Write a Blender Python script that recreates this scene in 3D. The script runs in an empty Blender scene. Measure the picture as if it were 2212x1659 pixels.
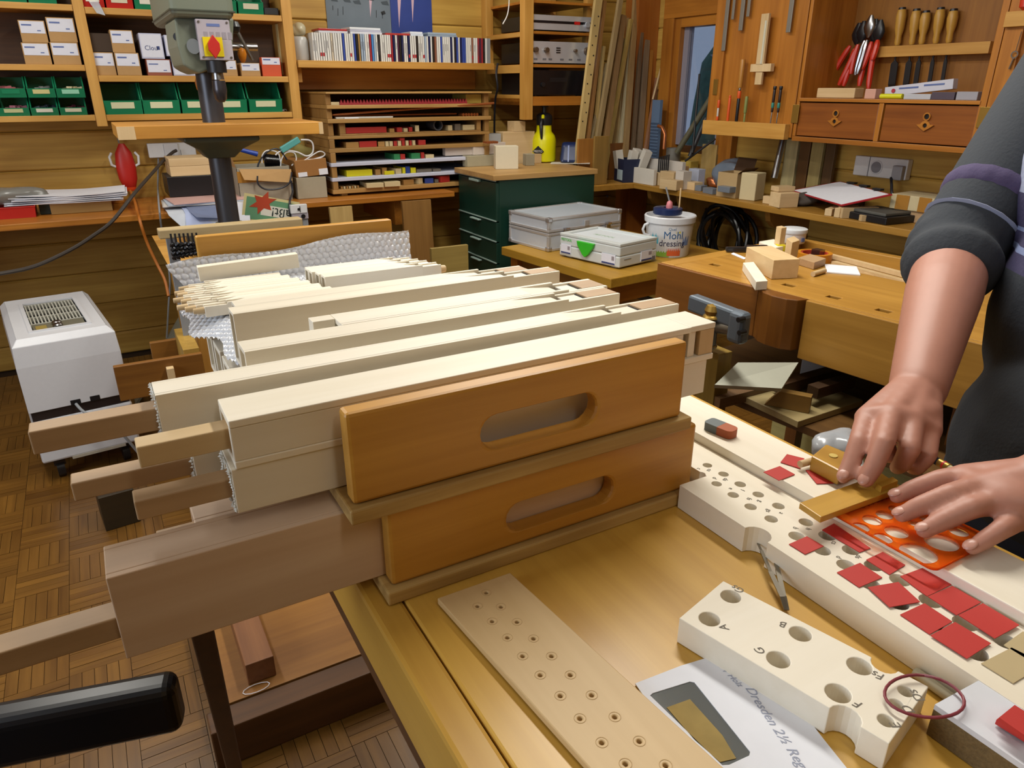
import bpy, bmesh, math, random
from mathutils import Vector, Matrix
from mathutils.geometry import delaunay_2d_cdt
random.seed(7)
R = math.radians
scn = bpy.context.scene
col = scn.collection
# ---------------------------------------------------------------- camera
CZ = 1.30
FPX, IW, IH = 1550.0, 2212, 1659
YAW, PITCH = R(29.7), R(22.5)
cd = bpy.data.cameras.new('camera')
cam = bpy.data.objects.new('camera', cd); col.objects.link(cam)
cam.location = (0, 0, CZ)
cam.rotation_euler = (math.pi/2 - PITCH, 0, -YAW)
cd.sensor_width = 36.0; cd.lens = FPX/IW*36.0
cd.clip_start = 0.02; cd.clip_end = 60
scn.camera = cam
# ---------------------------------------------------------------- world, lights, exposure
w = bpy.data.worlds.new('world'); scn.world = w; w.use_nodes = True
bg = w.node_tree.nodes['Background']
bg.inputs[0].default_value = (0.55, 0.70, 1.0, 1); bg.inputs[1].default_value = 0.35
scn.view_settings.view_transform = 'Standard'; scn.view_settings.look = 'None'
scn.view_settings.gamma = 1.0; scn.view_settings.use_curve_mapping = False
scn.view_settings.exposure = -0.10
def area(name, loc, rot, sx, sy, power, color):
    l = bpy.data.lights.new(name, 'AREA'); l.shape = 'RECTANGLE'; l.size = sx; l.size_y = sy
    l.energy = power; l.color = color
    o = bpy.data.objects.new(name, l); col.objects.link(o); o.location = loc; o.rotation_euler = rot
    return o
LAMPS = [((1.05, 1.45, 2.36), 0.16, 1.5, 42), ((-0.35, 2.55, 2.36), 0.16, 1.5, 22), ((1.55, 3.0, 2.36), .16, 1.3, 18), ((0.25, -0.75, 2.36), .16, 1.2, 5)]  # last lamp is an added fill behind the camera for camera-facing sides
for i, (loc, sx, sy, p) in enumerate(LAMPS):
    area('ceiling_tube_light', loc, (0, 0, 0), sx, sy, p, (1.0, 0.965, 0.88))
area('window_daylight', (-2.0, 1.05, 1.5), (0, R(-90), 0), 1.1, 1.7, 40, (0.76, 0.87, 1.0))

# ---------------------------------------------------------------- pixel <-> place helpers
_fw = Vector((math.sin(YAW)*math.cos(PITCH), math.cos(YAW)*math.cos(PITCH), -math.sin(PITCH)))
_r = Vector((math.cos(YAW), -math.sin(YAW), 0)); _u = _r.cross(_fw)
def ray(x, y): return _r*((x-IW/2)/FPX) - _u*((y-IH/2)/FPX) + _fw
def PZ(x, y, z): d = ray(x, y); return d*((z-CZ)/d.z) + Vector((0, 0, CZ))
def PY(x, y, Y): d = ray(x, y); return d*(Y/d.y) + Vector((0, 0, CZ))
def PX(x, y, X): d = ray(x, y); return d*(X/d.x) + Vector((0, 0, CZ))

# ---------------------------------------------------------------- materials
def hexc(h):
    h = h.lstrip('#'); o = []
    for i in (0, 2, 4):
        c = int(h[i:i+2], 16)/255
        o.append(c/12.92 if c <= .04045 else ((c+.055)/1.055)**2.4)
    return (*o, 1)
MATS = {}
def newmat(name):
    m = bpy.data.materials.new(name); m.use_nodes = True
    nt = m.node_tree; return m, nt, nt.nodes, nt.links, nt.nodes['Principled BSDF']
def plain(name, h, rough=.5, metal=0, spec=.5, bump=0, bscale=60, var=0, trans=0, alpha=1, coat=0):
    if name in MATS: return MATS[name]
    m, nt, N, L, b = newmat(name)
    c = hexc(h)
    b.inputs['Base Color'].default_value = c; b.inputs['Roughness'].default_value = rough
    b.inputs['Metallic'].default_value = metal; b.inputs['Specular IOR Level'].default_value = spec
    b.inputs['Transmission Weight'].default_value = trans; b.inputs['Alpha'].default_value = alpha
    b.inputs['Coat Weight'].default_value = coat
    tc = N.new('ShaderNodeTexCoord')
    nz = N.new('ShaderNodeTexNoise'); nz.inputs['Scale'].default_value = bscale; nz.inputs['Detail'].default_value = 4
    L.new(tc.outputs['Object'], nz.inputs['Vector'])
    if bump:
        bp = N.new('ShaderNodeBump'); bp.inputs['Strength'].default_value = bump; bp.inputs['Distance'].default_value = .002
        L.new(nz.outputs['Fac'], bp.inputs['Height']); L.new(bp.outputs['Normal'], b.inputs['Normal'])
    mx = N.new('ShaderNodeMixRGB'); mx.blend_type = 'MULTIPLY'
    mr = N.new('ShaderNodeMapRange'); v = max(var, .04)
    mr.inputs['To Min'].default_value = 1-v; mr.inputs['To Max'].default_value = 1+v
    L.new(nz.outputs['Fac'], mr.inputs['Value'])
    mx.inputs['Fac'].default_value = 1; mx.inputs['Color1'].default_value = c
    L.new(mr.outputs[0], mx.inputs['Color2']); L.new(mx.outputs[0], b.inputs['Base Color'])
    MATS[name] = m; return m
def wood(name, light, dark, axis='x', scale=1.0, rough=.5, knots=0, var=.12, coat=0, contrast=1.0):
    key = name+axis
    if key in MATS: return MATS[key]
    m, nt, N, L, b = newmat(key)
    tc = N.new('ShaderNodeTexCoord'); oi = N.new('ShaderNodeObjectInfo')
    mul = N.new('ShaderNodeMath'); mul.operation = 'MULTIPLY'; mul.inputs[1].default_value = 37.0
    L.new(oi.outputs['Random'], mul.inputs[0])
    add = N.new('ShaderNodeVectorMath'); add.operation = 'ADD'
    L.new(tc.outputs['Object'], add.inputs[0]); L.new(mul.outputs[0], add.inputs[1])
    mp = N.new('ShaderNodeMapping')
    a, c = 2.0*scale, 45.0*scale
    mp.inputs['Scale'].default_value = {'x': (a, c, c), 'y': (c, a, c), 'z': (c, c, a)}[axis]
    L.new(add.outputs[0], mp.inputs['Vector'])
    n1 = N.new('ShaderNodeTexNoise'); n1.inputs['Scale'].default_value = 1.0; n1.inputs['Detail'].default_value = 5
    n1.inputs['Roughness'].default_value = .6; n1.inputs['Distortion'].default_value = .4
    L.new(mp.outputs[0], n1.inputs['Vector'])
    mp2 = N.new('ShaderNodeMapping')
    a2, c2 = 2.5*scale, 7.0*scale
    mp2.inputs['Scale'].default_value = {'x': (a2, c2, c2), 'y': (c2, a2, c2), 'z': (c2, c2, a2)}[axis]
    L.new(add.outputs[0], mp2.inputs['Vector'])
    n2 = N.new('ShaderNodeTexNoise'); n2.inputs['Scale'].default_value = 1.0; n2.inputs['Detail'].default_value = 2
    L.new(mp2.outputs[0], n2.inputs['Vector'])
    mix = N.new('ShaderNodeMath'); mix.operation = 'ADD'
    L.new(n1.outputs['Fac'], mix.inputs[0]); L.new(n2.outputs['Fac'], mix.inputs[1])
    mr = N.new('ShaderNodeMapRange'); mr.inputs['From Min'].default_value = 1-.3/contrast; mr.inputs['From Max'].default_value = 1+.3/contrast
    L.new(mix.outputs[0], mr.inputs['Value'])
    cr = N.new('ShaderNodeMixRGB'); cr.inputs['Color1'].default_value = hexc(dark); cr.inputs['Color2'].default_value = hexc(light)
    L.new(mr.outputs[0], cr.inputs['Fac'])
    out = cr.outputs[0]
    if knots:
        mp3 = N.new('ShaderNodeMapping')
        a3, c3 = 2.2*knots, 5.0*knots
        mp3.inputs['Scale'].default_value = {'x': (a3, c3, c3), 'y': (c3, a3, c3), 'z': (c3, c3, a3)}[axis]
        L.new(add.outputs[0], mp3.inputs['Vector'])
        vo = N.new('ShaderNodeTexVoronoi'); vo.inputs['Scale'].default_value = 1.0
        L.new(mp3.outputs[0], vo.inputs['Vector'])
        k = N.new('ShaderNodeMapRange'); k.inputs['From Min'].default_value = .03; k.inputs['From Max'].default_value = .11
        k.inputs['To Min'].default_value = .8; k.inputs['To Max'].default_value = 0
        L.new(vo.outputs['Distance'], k.inputs['Value'])
        km = N.new('ShaderNodeMixRGB'); L.new(k.outputs[0], km.inputs['Fac']); L.new(out, km.inputs['Color1'])
        km.inputs['Color2'].default_value = hexc('4a2508'); out = km.outputs[0]
    vr = N.new('ShaderNodeMapRange'); vr.inputs['To Min'].default_value = 1-var; vr.inputs['To Max'].default_value = 1+var*.7
    fr = N.new('ShaderNodeMath'); fr.operation = 'FRACT'
    geo = N.new('ShaderNodeNewGeometry')
    sm = N.new('ShaderNodeMath'); sm.operation = 'ADD'
    L.new(oi.outputs['Random'], sm.inputs[0]); L.new(geo.outputs['Random Per Island'], sm.inputs[1])
    L.new(sm.outputs[0], fr.inputs[0]); L.new(fr.outputs[0], vr.inputs['Value'])
    vm = N.new('ShaderNodeMixRGB'); vm.blend_type = 'MULTIPLY'; vm.inputs['Fac'].default_value = 1
    L.new(out, vm.inputs['Color1']); L.new(vr.outputs[0], vm.inputs['Color2'])
    L.new(vm.outputs[0], b.inputs['Base Color'])
    b.inputs['Roughness'].default_value = rough; b.inputs['Coat Weight'].default_value = coat
    b.inputs['Coat Roughness'].default_value = .25
    bp = N.new('ShaderNodeBump'); bp.inputs['Strength'].default_value = .12; bp.inputs['Distance'].default_value = .001
    L.new(n1.outputs['Fac'], bp.inputs['Height']); L.new(bp.outputs['Normal'], b.inputs['Normal'])
    MATS[key] = m; return m
def pine(ax): return wood('wall_pine', 'cda652', 'a27a34', ax, .8, .42, knots=1.0, var=.14)
def shelfwood(ax): return wood('shelf_pine', 'd3a254', 'b07c32', ax, .9, .45, var=.08)
def benchwood(ax): return wood('bench_beech', 'd4a748', 'ba8c36', ax, .8, .38, var=.06, coat=.15)
def traywood(ax): return wood('tray_pine', 'd09a40', 'ae7828', ax, 1.0, .42, var=.06, contrast=.9)
def plywood(ax): return wood('plywood_edge', 'c8a868', '96733a', ax, 1.6, .6, var=.05, contrast=1.3)
def maple(ax): return wood('pale_maple', 'efe7d6', 'e2d7c0', ax, 1.0, .5, var=.05, contrast=.7)
def pear(ax): return wood('rosy_pearwood', 'bd9c76', 'a3835e', ax, 1.2, .5, var=.08, contrast=.8)
def beech(ax): return wood('pale_beech', 'd8bd92', 'c4a678', ax, 1.2, .5, var=.12, contrast=.8)
def oak(ax): return wood('cabinet_oak', 'b9782a', '8f5415', ax, .9, .4, var=.06, coat=.15)
def darkoak(ax): return wood('drawer_oak', '94551c', '703a0e', ax, .9, .4, var=.05, coat=.15)
def walnut(ax): return wood('dark_brown_wood', '5f3c1c', '3c2410', ax, 1.0, .5, var=.12)
BLACK = lambda: plain('black_plastic', '17171b', .35)
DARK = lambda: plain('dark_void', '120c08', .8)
STEEL = lambda: plain('steel', '9a9a9c', .28, metal=1)
DSTEEL = lambda: plain('dark_steel', '3a3a3d', .4, metal=.8)
WHITEP = lambda: plain('white_plastic', 'd6d6d6', .4)
GREYP = lambda: plain('grey_plastic', '8a8d90', .5)
PAPER = lambda: plain('white_paper', 'e4e6ee', .75)
CARD = lambda: plain('cardboard', 'b08a58', .8, var=.06)
GREENB = lambda: plain('green_bin_plastic', '0f7a52', .4)
REDP = lambda: plain('red_plastic', 'b8231c', .4)
BRASS = lambda: plain('brass', 'a5843f', .4, metal=.8)

# ---------------------------------------------------------------- mesh builder
class MB:
    def __init__(s): s.v = []; s.f = []
    def add(s, vs, fs):
        o = len(s.v); s.v += [Vector(p) for p in vs]; s.f += [[i+o for i in f] for f in fs]; return s
    def box(s, x0, x1, y0, y1, z0, z1):
        if x0 > x1: x0, x1 = x1, x0
        if y0 > y1: y0, y1 = y1, y0
        if z0 > z1: z0, z1 = z1, z0
        return s.add([(x0,y0,z0),(x1,y0,z0),(x1,y1,z0),(x0,y1,z0),(x0,y0,z1),(x1,y0,z1),(x1,y1,z1),(x0,y1,z1)],
                     [(3,2,1,0),(4,5,6,7),(0,1,5,4),(1,2,6,5),(2,3,7,6),(3,0,4,7)])
    def bar(s, p0, p1, w, h, up=(0,0,1)):
        p0, p1 = Vector(p0), Vector(p1); d = (p1-p0).normalized(); up = Vector(up)
        if abs(d.dot(up)) > .98: up = Vector((1,0,0))
        a = d.cross(up).normalized(); b = a.cross(d).normalized()
        vs = []
        for p in (p0, p1):
            for i, j in ((-1,-1),(1,-1),(1,1),(-1,1)): vs.append(p+a*(w/2*i)+b*(h/2*j))
        return s.add(vs, [(0,1,2,3),(7,6,5,4),(0,4,5,1),(1,5,6,2),(2,6,7,3),(3,7,4,0)])
    def cyl(s, p0, p1, r0, r1=None, n=20, caps=True):
        if r1 is None: r1 = r0
        p0, p1 = Vector(p0), Vector(p1); d = (p1-p0).normalized()
        a = d.orthogonal().normalized(); b = d.cross(a)
        vs = []
        for p, r in ((p0, r0), (p1, r1)):
            for i in range(n):
                t = 2*math.pi*i/n; vs.append(p+(a*math.cos(t)+b*math.sin(t))*r)
        fs = [(i, (i+1) % n, n+(i+1) % n, n+i) for i in range(n)]
        if caps: fs += [tuple(range(n-1, -1, -1)), tuple(range(n, 2*n))]
        return s.add(vs, fs)
    def tube(s, pts, r, n=8, closed=False):
        pts = [Vector(p) for p in pts]; m = len(pts); vs = []; prev = None
        for i, p in enumerate(pts):
            if closed: d = pts[(i+1) % m]-pts[i-1]
            else: d = pts[min(i+1, m-1)]-pts[max(i-1, 0)]
            d.normalize()
            if prev is None: a = d.orthogonal().normalized()
            else: a = (prev-d*prev.dot(d)).normalized()
            prev = a; b = d.cross(a); rr = r[i] if isinstance(r, (list, tuple)) else r
            for k in range(n):
                t = 2*math.pi*k/n; vs.append(p+(a*math.cos(t)+b*math.sin(t))*rr)
        fs = []
        for i in range(m if closed else m-1):
            j = (i+1) % m
            for k in range(n): fs.append((i*n+k, i*n+(k+1) % n, j*n+(k+1) % n, j*n+k))
        if not closed: fs += [tuple(range(n-1, -1, -1)), tuple(range((m-1)*n, m*n))]
        return s.add(vs, fs)
    def lathe(s, prof, n=24, c=(0,0,0), sx=1, sy=1):
        c = Vector(c); vs = []; m = len(prof)
        for r, z in prof:
            for k in range(n):
                t = 2*math.pi*k/n; vs.append(c+Vector((r*math.cos(t)*sx, r*math.sin(t)*sy, z)))
        fs = [(i*n+k, i*n+(k+1) % n, (i+1)*n+(k+1) % n, (i+1)*n+k) for i in range(m-1) for k in range(n)]
        if prof[0][0] > 1e-6: fs.append(tuple(range(n-1, -1, -1)))
        if prof[-1][0] > 1e-6: fs.append(tuple(range((m-1)*n, m*n)))
        return s.add(vs, fs)
    def plate(s, outline, holes=(), t0=0, t1=.01, M=None):
        """flat plate of the 2-D outline with through holes, from t0 to t1 along local z, then moved by M"""
        pts = []; edges = []
        loops = [list(outline)]+[list(h) for h in holes]
        for lp in loops:
            o = len(pts); n = len(lp); pts += [Vector((p[0], p[1])) for p in lp]
            edges += [(o+i, o+(i+1) % n) for i in range(n)]
        vv, ee, ff, ov, oe, of = delaunay_2d_cdt(pts, edges, [], 0, 1e-7)
        def inside(q, lp):
            c = False; j = len(lp)-1
            for i in range(len(lp)):
                (xi, yi), (xj, yj) = lp[i][:2], lp[j][:2]
                if (yi > q[1]) != (yj > q[1]) and q[0] < (xj-xi)*(q[1]-yi)/(yj-yi)+xi: c = not c
                j = i
            return c
        keep = []
        for f in ff:
            q = (sum(vv[i][0] for i in f)/3, sum(vv[i][1] for i in f)/3)
            if inside(q, loops[0]) and not any(inside(q, h) for h in loops[1:]): keep.append(f)
        ff = keep
        n = len(vv); vs = [Vector((p[0], p[1], t1)) for p in vv]+[Vector((p[0], p[1], t0)) for p in vv]
        fs = []
        for f in ff:
            a, b2, c2 = [vv[i] for i in f[:3]]
            if (b2-a).cross(c2-a) < 0: f = f[::-1]
            fs.append(tuple(f)); fs.append(tuple(i+n for i in f[::-1]))
        cnt = {}
        for f in ff:
            k = len(f)
            a, b2, c2 = [vv[i] for i in f[:3]]
            g = list(f) if (b2-a).cross(c2-a) > 0 else list(f)[::-1]
            for i in range(k): cnt[(g[i], g[(i+1) % k])] = 1
        for (i, j) in cnt:
            if (j, i) not in cnt: fs.append((j, i, i+n, j+n))
        if M is not None: vs = [M @ p for p in vs]
        return s.add(vs, fs)
    def xf(s, M):
        s.v = [M @ p for p in s.v]; return s
    def build(s, name, mat, parent=None, loc=(0,0,0), rot=(0,0,0), bevel=0, smooth=False, world=False, seg=2):
        me = bpy.data.meshes.new(name)
        off = Vector(loc) if world else Vector((0,0,0))
        if world and parent is not None: off = parent.location.copy()
        me.from_pydata([p-off for p in s.v], [], s.f); me.update()
        if isinstance(mat, (list, tuple)):
            for m_ in mat: me.materials.append(m_)
        else: me.materials.append(mat)
        if smooth:
            me.polygons.foreach_set('use_smooth', [True]*len(me.polygons)); me.set_sharp_from_angle(angle=R(40))
        o = bpy.data.objects.new(name, me); col.objects.link(o)
        if parent is not None:
            o.parent = parent
            if not world: o.location = loc; o.rotation_euler = rot
        else: o.location = loc; o.rotation_euler = rot
        if bevel:
            md = o.modifiers.new('edge', 'BEVEL'); md.width = bevel; md.segments = seg; md.limit_method = 'ANGLE'; md.angle_limit = R(40)
            md.harden_normals = False
        return o
def tag(o, label, cat, group=None, kind=None):
    if label: o['label'] = label
    if cat: o['category'] = cat
    if group: o['group'] = group
    if kind: o['kind'] = kind
    return o
def thing(name, label, cat, loc=(0,0,0), rotz=0, group=None):
    o = bpy.data.objects.new(name, None); col.objects.link(o); o.empty_display_size = .05
    o.location = loc; o.rotation_euler = (0,0,rotz)
    return tag(o, label, cat, group)
def struct(o): o['kind'] = 'structure'; return o
def rbox(name, x0, x1, y0, y1, z0, z1, mat, parent=None, bevel=.0015):
    """box in world coordinates; object origin at its base centre"""
    c = ((x0+x1)/2, (y0+y1)/2, min(z0, z1))
    return MB().box(x0, x1, y0, y1, z0, z1).build(name, mat, parent, c if parent is None else (0,0,0), bevel=bevel, world=True)
def lbox(name, sx, sy, sz, mat, loc, rotz=0, parent=None, bevel=.0015, rot=None):
    """box sized sx sy sz standing on loc, turned about z"""
    return MB().box(-sx/2, sx/2, -sy/2, sy/2, 0, sz).build(name, mat, parent, loc, rot or (0,0,rotz), bevel=bevel)
def circ(cx, cy, r, n=20, ry=None):
    ry = r if ry is None else ry
    return [(cx+r*math.cos(2*math.pi*i/n), cy+ry*math.sin(2*math.pi*i/n)) for i in range(n)]
def text_mb(s, size, M, extr=.0002, shear=0):
    c = bpy.data.curves.new('t', 'FONT'); c.body = s; c.size = size; c.extrude = extr; c.align_x = 'CENTER'; c.align_y = 'CENTER'; c.shear = shear
    c.resolution_u = 3
    o = bpy.data.objects.new('t', c); col.objects.link(o)
    bpy.context.view_layer.update()
    me = bpy.data.meshes.new_from_object(o)
    mb = MB().add([M @ v.co for v in me.vertices], [tuple(p.vertices) for p in me.polygons])
    bpy.data.objects.remove(o); bpy.data.curves.remove(c); bpy.data.meshes.remove(me)
    return mb
ORD = ['first','second','third','fourth','fifth','sixth','seventh','eighth','ninth','tenth','eleventh','twelfth']
def ordn(i):
    n = i+1
    if n <= 12: return ORD[i]
    return '%d%s' % (n, 'th' if 10 <= n % 100 <= 20 else {1:'st',2:'nd',3:'rd'}.get(n % 10, 'th'))
# ================================================================ room shell
BY, RX, LX, FY, CH = 4.10, 3.10, -2.1, -1.6, 2.45
fl = struct(rbox('floor', LX-.1, RX+.1, FY-.1, BY+.1, -.02, -.004, plain('parquet_glue', '2a1a0a', .8)))
def parq(ax): return wood('parquet_oak', '7a5420', '583812', ax, 1.2, .34, var=.13, coat=.2)
T, NF = .131, 5
fw_ = T/NF
cells = []
for i in range(int((RX-LX)/T)):
    for j in range(int((BY+.3)/T)):
        cx0, cy0 = LX+i*T, -.3+j*T
        for k in range(NF):
            hor = (i+j) % 2
            if hor: r4 = (cx0, cx0+T, cy0+k*fw_, cy0+(k+1)*fw_)
            else: r4 = (cx0+k*fw_, cx0+(k+1)*fw_, cy0, cy0+T)
            cells.append((r4, hor))
def seen(r4):
    p = Vector(((r4[0]+r4[1])/2, (r4[2]+r4[3])/2, 0)); d = p-Vector((0,0,CZ)); z = d.dot(_fw)
    if z < .2: return 9e9
    x = IW/2+FPX*d.dot(_r)/z; y = IH/2-FPX*d.dot(_u)/z
    if not (-20 < x < 900 and 880 < y < 1680): return 9e9
    if y < 1330-x*.31-60+200 and x > 330 and y < 1130: return 9e9
    return z
cells.sort(key=lambda c: seen(c[0]))
g = .0006
sh = {}
for hor in (0, 1):
    a, b = (T, fw_) if hor else (fw_, T)
    me = MB().box(-a/2+g, a/2-g, -b/2+g, b/2-g, -.006, 0)
    sh[hor] = me
meshes = {}
rest = {0: MB(), 1: MB()}
for n, (r4, hor) in enumerate(cells):
    c = ((r4[0]+r4[1])/2, (r4[2]+r4[3])/2)
    dz = random.uniform(-.0004, .0004)
    if n < 300:
        if hor not in meshes:
            o = sh[hor].build('parquet_strip', parq('x' if hor else 'y')); meshes[hor] = o.data
        else:
            o = bpy.data.objects.new('parquet_strip', meshes[hor]); col.objects.link(o)
        o.parent = fl; o.location = (c[0]-fl.location.x, c[1]-fl.location.y, dz-fl.location.z)
    else:
        rest[hor].box(r4[0]+g, r4[1]-g, r4[2]+g, r4[3]-g, -.006, dz)
for hor in (0, 1):
    o = rest[hor].build('parquet_field', parq('x' if hor else 'y'), fl, world=True); o['kind'] = 'stuff'
# plank walls: each horizontal board is a child of its wall
ZL = [0, .12, .28, .44, .60, .77, .94, 1.11, 1.28, 1.45, 1.62, 1.79, 1.96, 2.13, 2.30, 2.45]
def plankwall(name, a0, a1, fixed, axis, inward, holes=()):
    """boards along axis x or y at coordinate fixed; inward = sign of the room side"""
    if axis == 'x': root = rbox(name, a0, a1, fixed, fixed-inward*.04, 0, CH, walnut('x'), bevel=0)
    else: root = rbox(name, fixed, fixed-inward*.04, a0, a1, 0, CH, walnut('y'), bevel=0)
    struct(root); return root
def planks(root, a0, a1, fixed, axis, inward, hole=None):
    for i in range(len(ZL)-1):
        z0, z1 = ZL[i]+.001, ZL[i+1]-.001
        spans = [(a0, a1)]
        if hole and z1 > hole[2]+.02 and z0 < hole[3]-.02:
            spans = [(a0, hole[0]), (hole[1], a1)]
        for s0, s1 in spans:
            if s1-s0 < .03: continue
            t = .018; e = .006
            # profile with a chamfered tongue groove at the top and bottom edges
            prof = [(0, z0), (t-e, z0), (t, z0+e), (t, z1-e*1.6), (t-e*1.4, z1), (0, z1)]
            mb = MB(); vs = []
            for s in (s0, s1):
                for d, z in prof:
                    vs.append((s, fixed+inward*d, z) if axis == 'x' else (fixed+inward*d, s, z))
            n = len(prof); fs = [(k, (k+1) % n, n+(k+1) % n, n+k) for k in range(n)]+[tuple(range(n-1,-1,-1)), tuple(range(n, 2*n))]
            mb.add(vs, fs); o = mb.build('plank', pine(axis), root, world=True)
            bm = bmesh.new(); bm.from_mesh(o.data); bmesh.ops.recalc_face_normals(bm, faces=bm.faces); bm.to_mesh(o.data); bm.free()
wb = plankwall('wall_back', LX-.1, RX+.1, BY+.04, 'x', -1); wb.location = wb.location
planks(wb, LX, RX, BY+.018, 'x', -1)
WY0, WY1, WZ0, WZ1 = 3.05, 3.50, .95, 1.66
wr = struct(rbox('wall_right', RX+.02, RX+.06, FY, WY0, 0, CH, walnut('y'), bevel=0))
for nm, y0, y1, z0, z1 in (('wall_core', WY1, BY, 0, CH), ('wall_core', WY0, WY1, 0, WZ0), ('wall_core', WY0, WY1, WZ1, CH)):
    rbox(nm, RX+.02, RX+.06, y0, y1, z0, z1, walnut('y'), wr, 0)
planks(wr, FY, BY, RX+.018, 'y', -1, (WY0, WY1, WZ0, WZ1))
wl = struct(rbox('wall_left', LX-.04, LX, FY, BY, 0, CH, pine('y'), bevel=0))
wf = struct(rbox('wall_front', LX, RX, FY-.04, FY, 0, CH, pine('x'), bevel=0))
ce = struct(rbox('ceiling', LX-.1, RX+.1, FY-.1, BY+.1, CH, CH+.04, wood('ceiling_white', 'd9d3c6', 'cbc4b4', 'y', .8), bevel=0))
# lamp housings on the ceiling above the lights
for i, (loc, sx, sy, p) in enumerate(LAMPS):
    t = thing('fluorescent_lamp', 'white fluorescent ceiling lamp '+['above the aisle between the benches', 'above the humidifier by the back wall', 'over the green cabinet and the stereo rack', 'added unseen behind the camera as frontal fill'][i], 'ceiling lamp', (loc[0], loc[1], loc[2]+.01), group='fluorescent ceiling lamps')
    MB().box(-sx/2-.02, sx/2+.02, -sy/2-.02, sy/2+.02, 0, CH-loc[2]-.011).build('housing', WHITEP(), t, bevel=.005)
# window in the right wall
wi = struct(rbox('window_1', RX+.02, RX+.05, WY0, WY1, WZ0, WZ0+.03, walnut('y')))
rbox('window_frame', RX-.03, RX+.05, WY1-.045, WY1, WZ0, WZ1, oak('z'), wi)
rbox('window_frame', RX-.03, RX+.05, WY0, WY0+.045, WZ0, WZ1, oak('z'), wi)
rbox('window_frame', RX-.03, RX+.05, WY0+.045, WY1-.045, WZ1-.05, WZ1, oak('y'), wi)
rbox('sash', RX, RX+.04, WY1-.085, WY1-.045, WZ0+.03, WZ1-.05, plain('grey_sash', '8c8894', .35), wi)
rbox('sash', RX, RX+.04, WY0+.045, WY0+.085, WZ0+.03, WZ1-.05, plain('grey_sash', '8c8894', .35), wi)
gl = rbox('pane', RX+.018, RX+.022, WY0+.085, WY1-.085, WZ0+.03, WZ1-.05, plain('window_glass', 'ffffff', .02, trans=1), wi, 0)
# casing boards around the window and the corner post
struct(rbox('trim_1', RX-.045, RX, WY1, WY1+.09, .8, WZ1-.0005, oak('z')))
struct(rbox('trim_2', RX-.045, RX, WY0-.09, WY1+.09, WZ1, WZ1+.1, oak('y')))
struct(rbox('trim_3', RX-.045, RX, WY0-.09, WY0, .8, WZ1-.0005, oak('z')))
struct(rbox('trim_4', RX-.16, RX, 3.68, 3.80, .0, CH, wood('corner_post', 'b8702e', '96531c', 'z', .6, .35, knots=.6)))
# unseen left window, inferred from cool light; frame added around its lamp
w2 = struct(rbox('window_2', LX+.001, LX+.03, .18, 1.92, .92, .955, walnut('y')))
rbox('window_frame', LX+.001, LX+.04, .18, 1.92, 2.055, 2.10, oak('y'), w2)
rbox('window_frame', LX+.001, LX+.04, .14, .18, .92, 2.10, oak('z'), w2); rbox('window_frame', LX+.001, LX+.04, 1.92, 1.96, .92, 2.10, oak('z'), w2)
# ================================================================ front workbench
ZB = .92
bench = thing('workbench', 'worn yellow beech workbench under the trays of wooden pipes', 'workbench', (.385, .45, 0))
def bx(name, x0, x1, y0, y1, z0, z1, mat, parent, bevel=.0015): return rbox(name, x0, x1, y0, y1, z0, z1, mat, parent, bevel)
bx('edge_lipping', .128, .155, -.42, 1.3, ZB-.07, ZB-.0012, benchwood('y'), bench, .004)
bx('bench_top', .1555, .646, -.42, 1.3, ZB-.07, ZB, benchwood('y'), bench, .002)
bx('apron', .15, .19, -.35, 1.25, ZB-.16, ZB-.071, walnut('y'), bench)
for y in (-.2, 1.68):
    for x in (.36, .56): bx('leg', x, x+.07, y, y+.07, .08, ZB-.071, walnut('z'), bench)
    bx('foot', .25, .64, y, y+.075, 0, .08, walnut('x'), bench, .004)
# trestle under the far end of the bench: rails seen through the gap below
ft = bench
bx('foot_rail', .0, .62, 1.22, 1.28, 0, .1, walnut('x'), ft, .003)
bx('shelf_board', .03, .6, 1.285, 1.66, .085, .1, wood('orange_board', '9c6a2c', '80521e', 'x', .8), ft)
MB().bar((.03, 1.16, 0), (.012, .70, .86), .026, .03).build('strut', walnut('z'), ft, world=True, bevel=.002)
o = MB().box(.092, .152, 1.315, 1.62, .1005, .155).build('timber_block', wood('rosy_block', '94633c', '74482a', 'y'), None, (.12, 1.45, .1005), bevel=.002, world=True)
tag(o, 'reddish square timber block lying on the low shelf under the bench', 'wood block')
o = MB().tube([(.105+.028*math.cos(t/12*6.28), 1.296+.012*math.sin(t/12*6.28), .103) for t in range(13)], .0008, 5, True).build('string_loop', PAPER(), None, (.105, 1.296, .1))
o.location = (0, 0, 0); tag(o, 'small loop of white string below the timber block', 'string')
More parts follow.
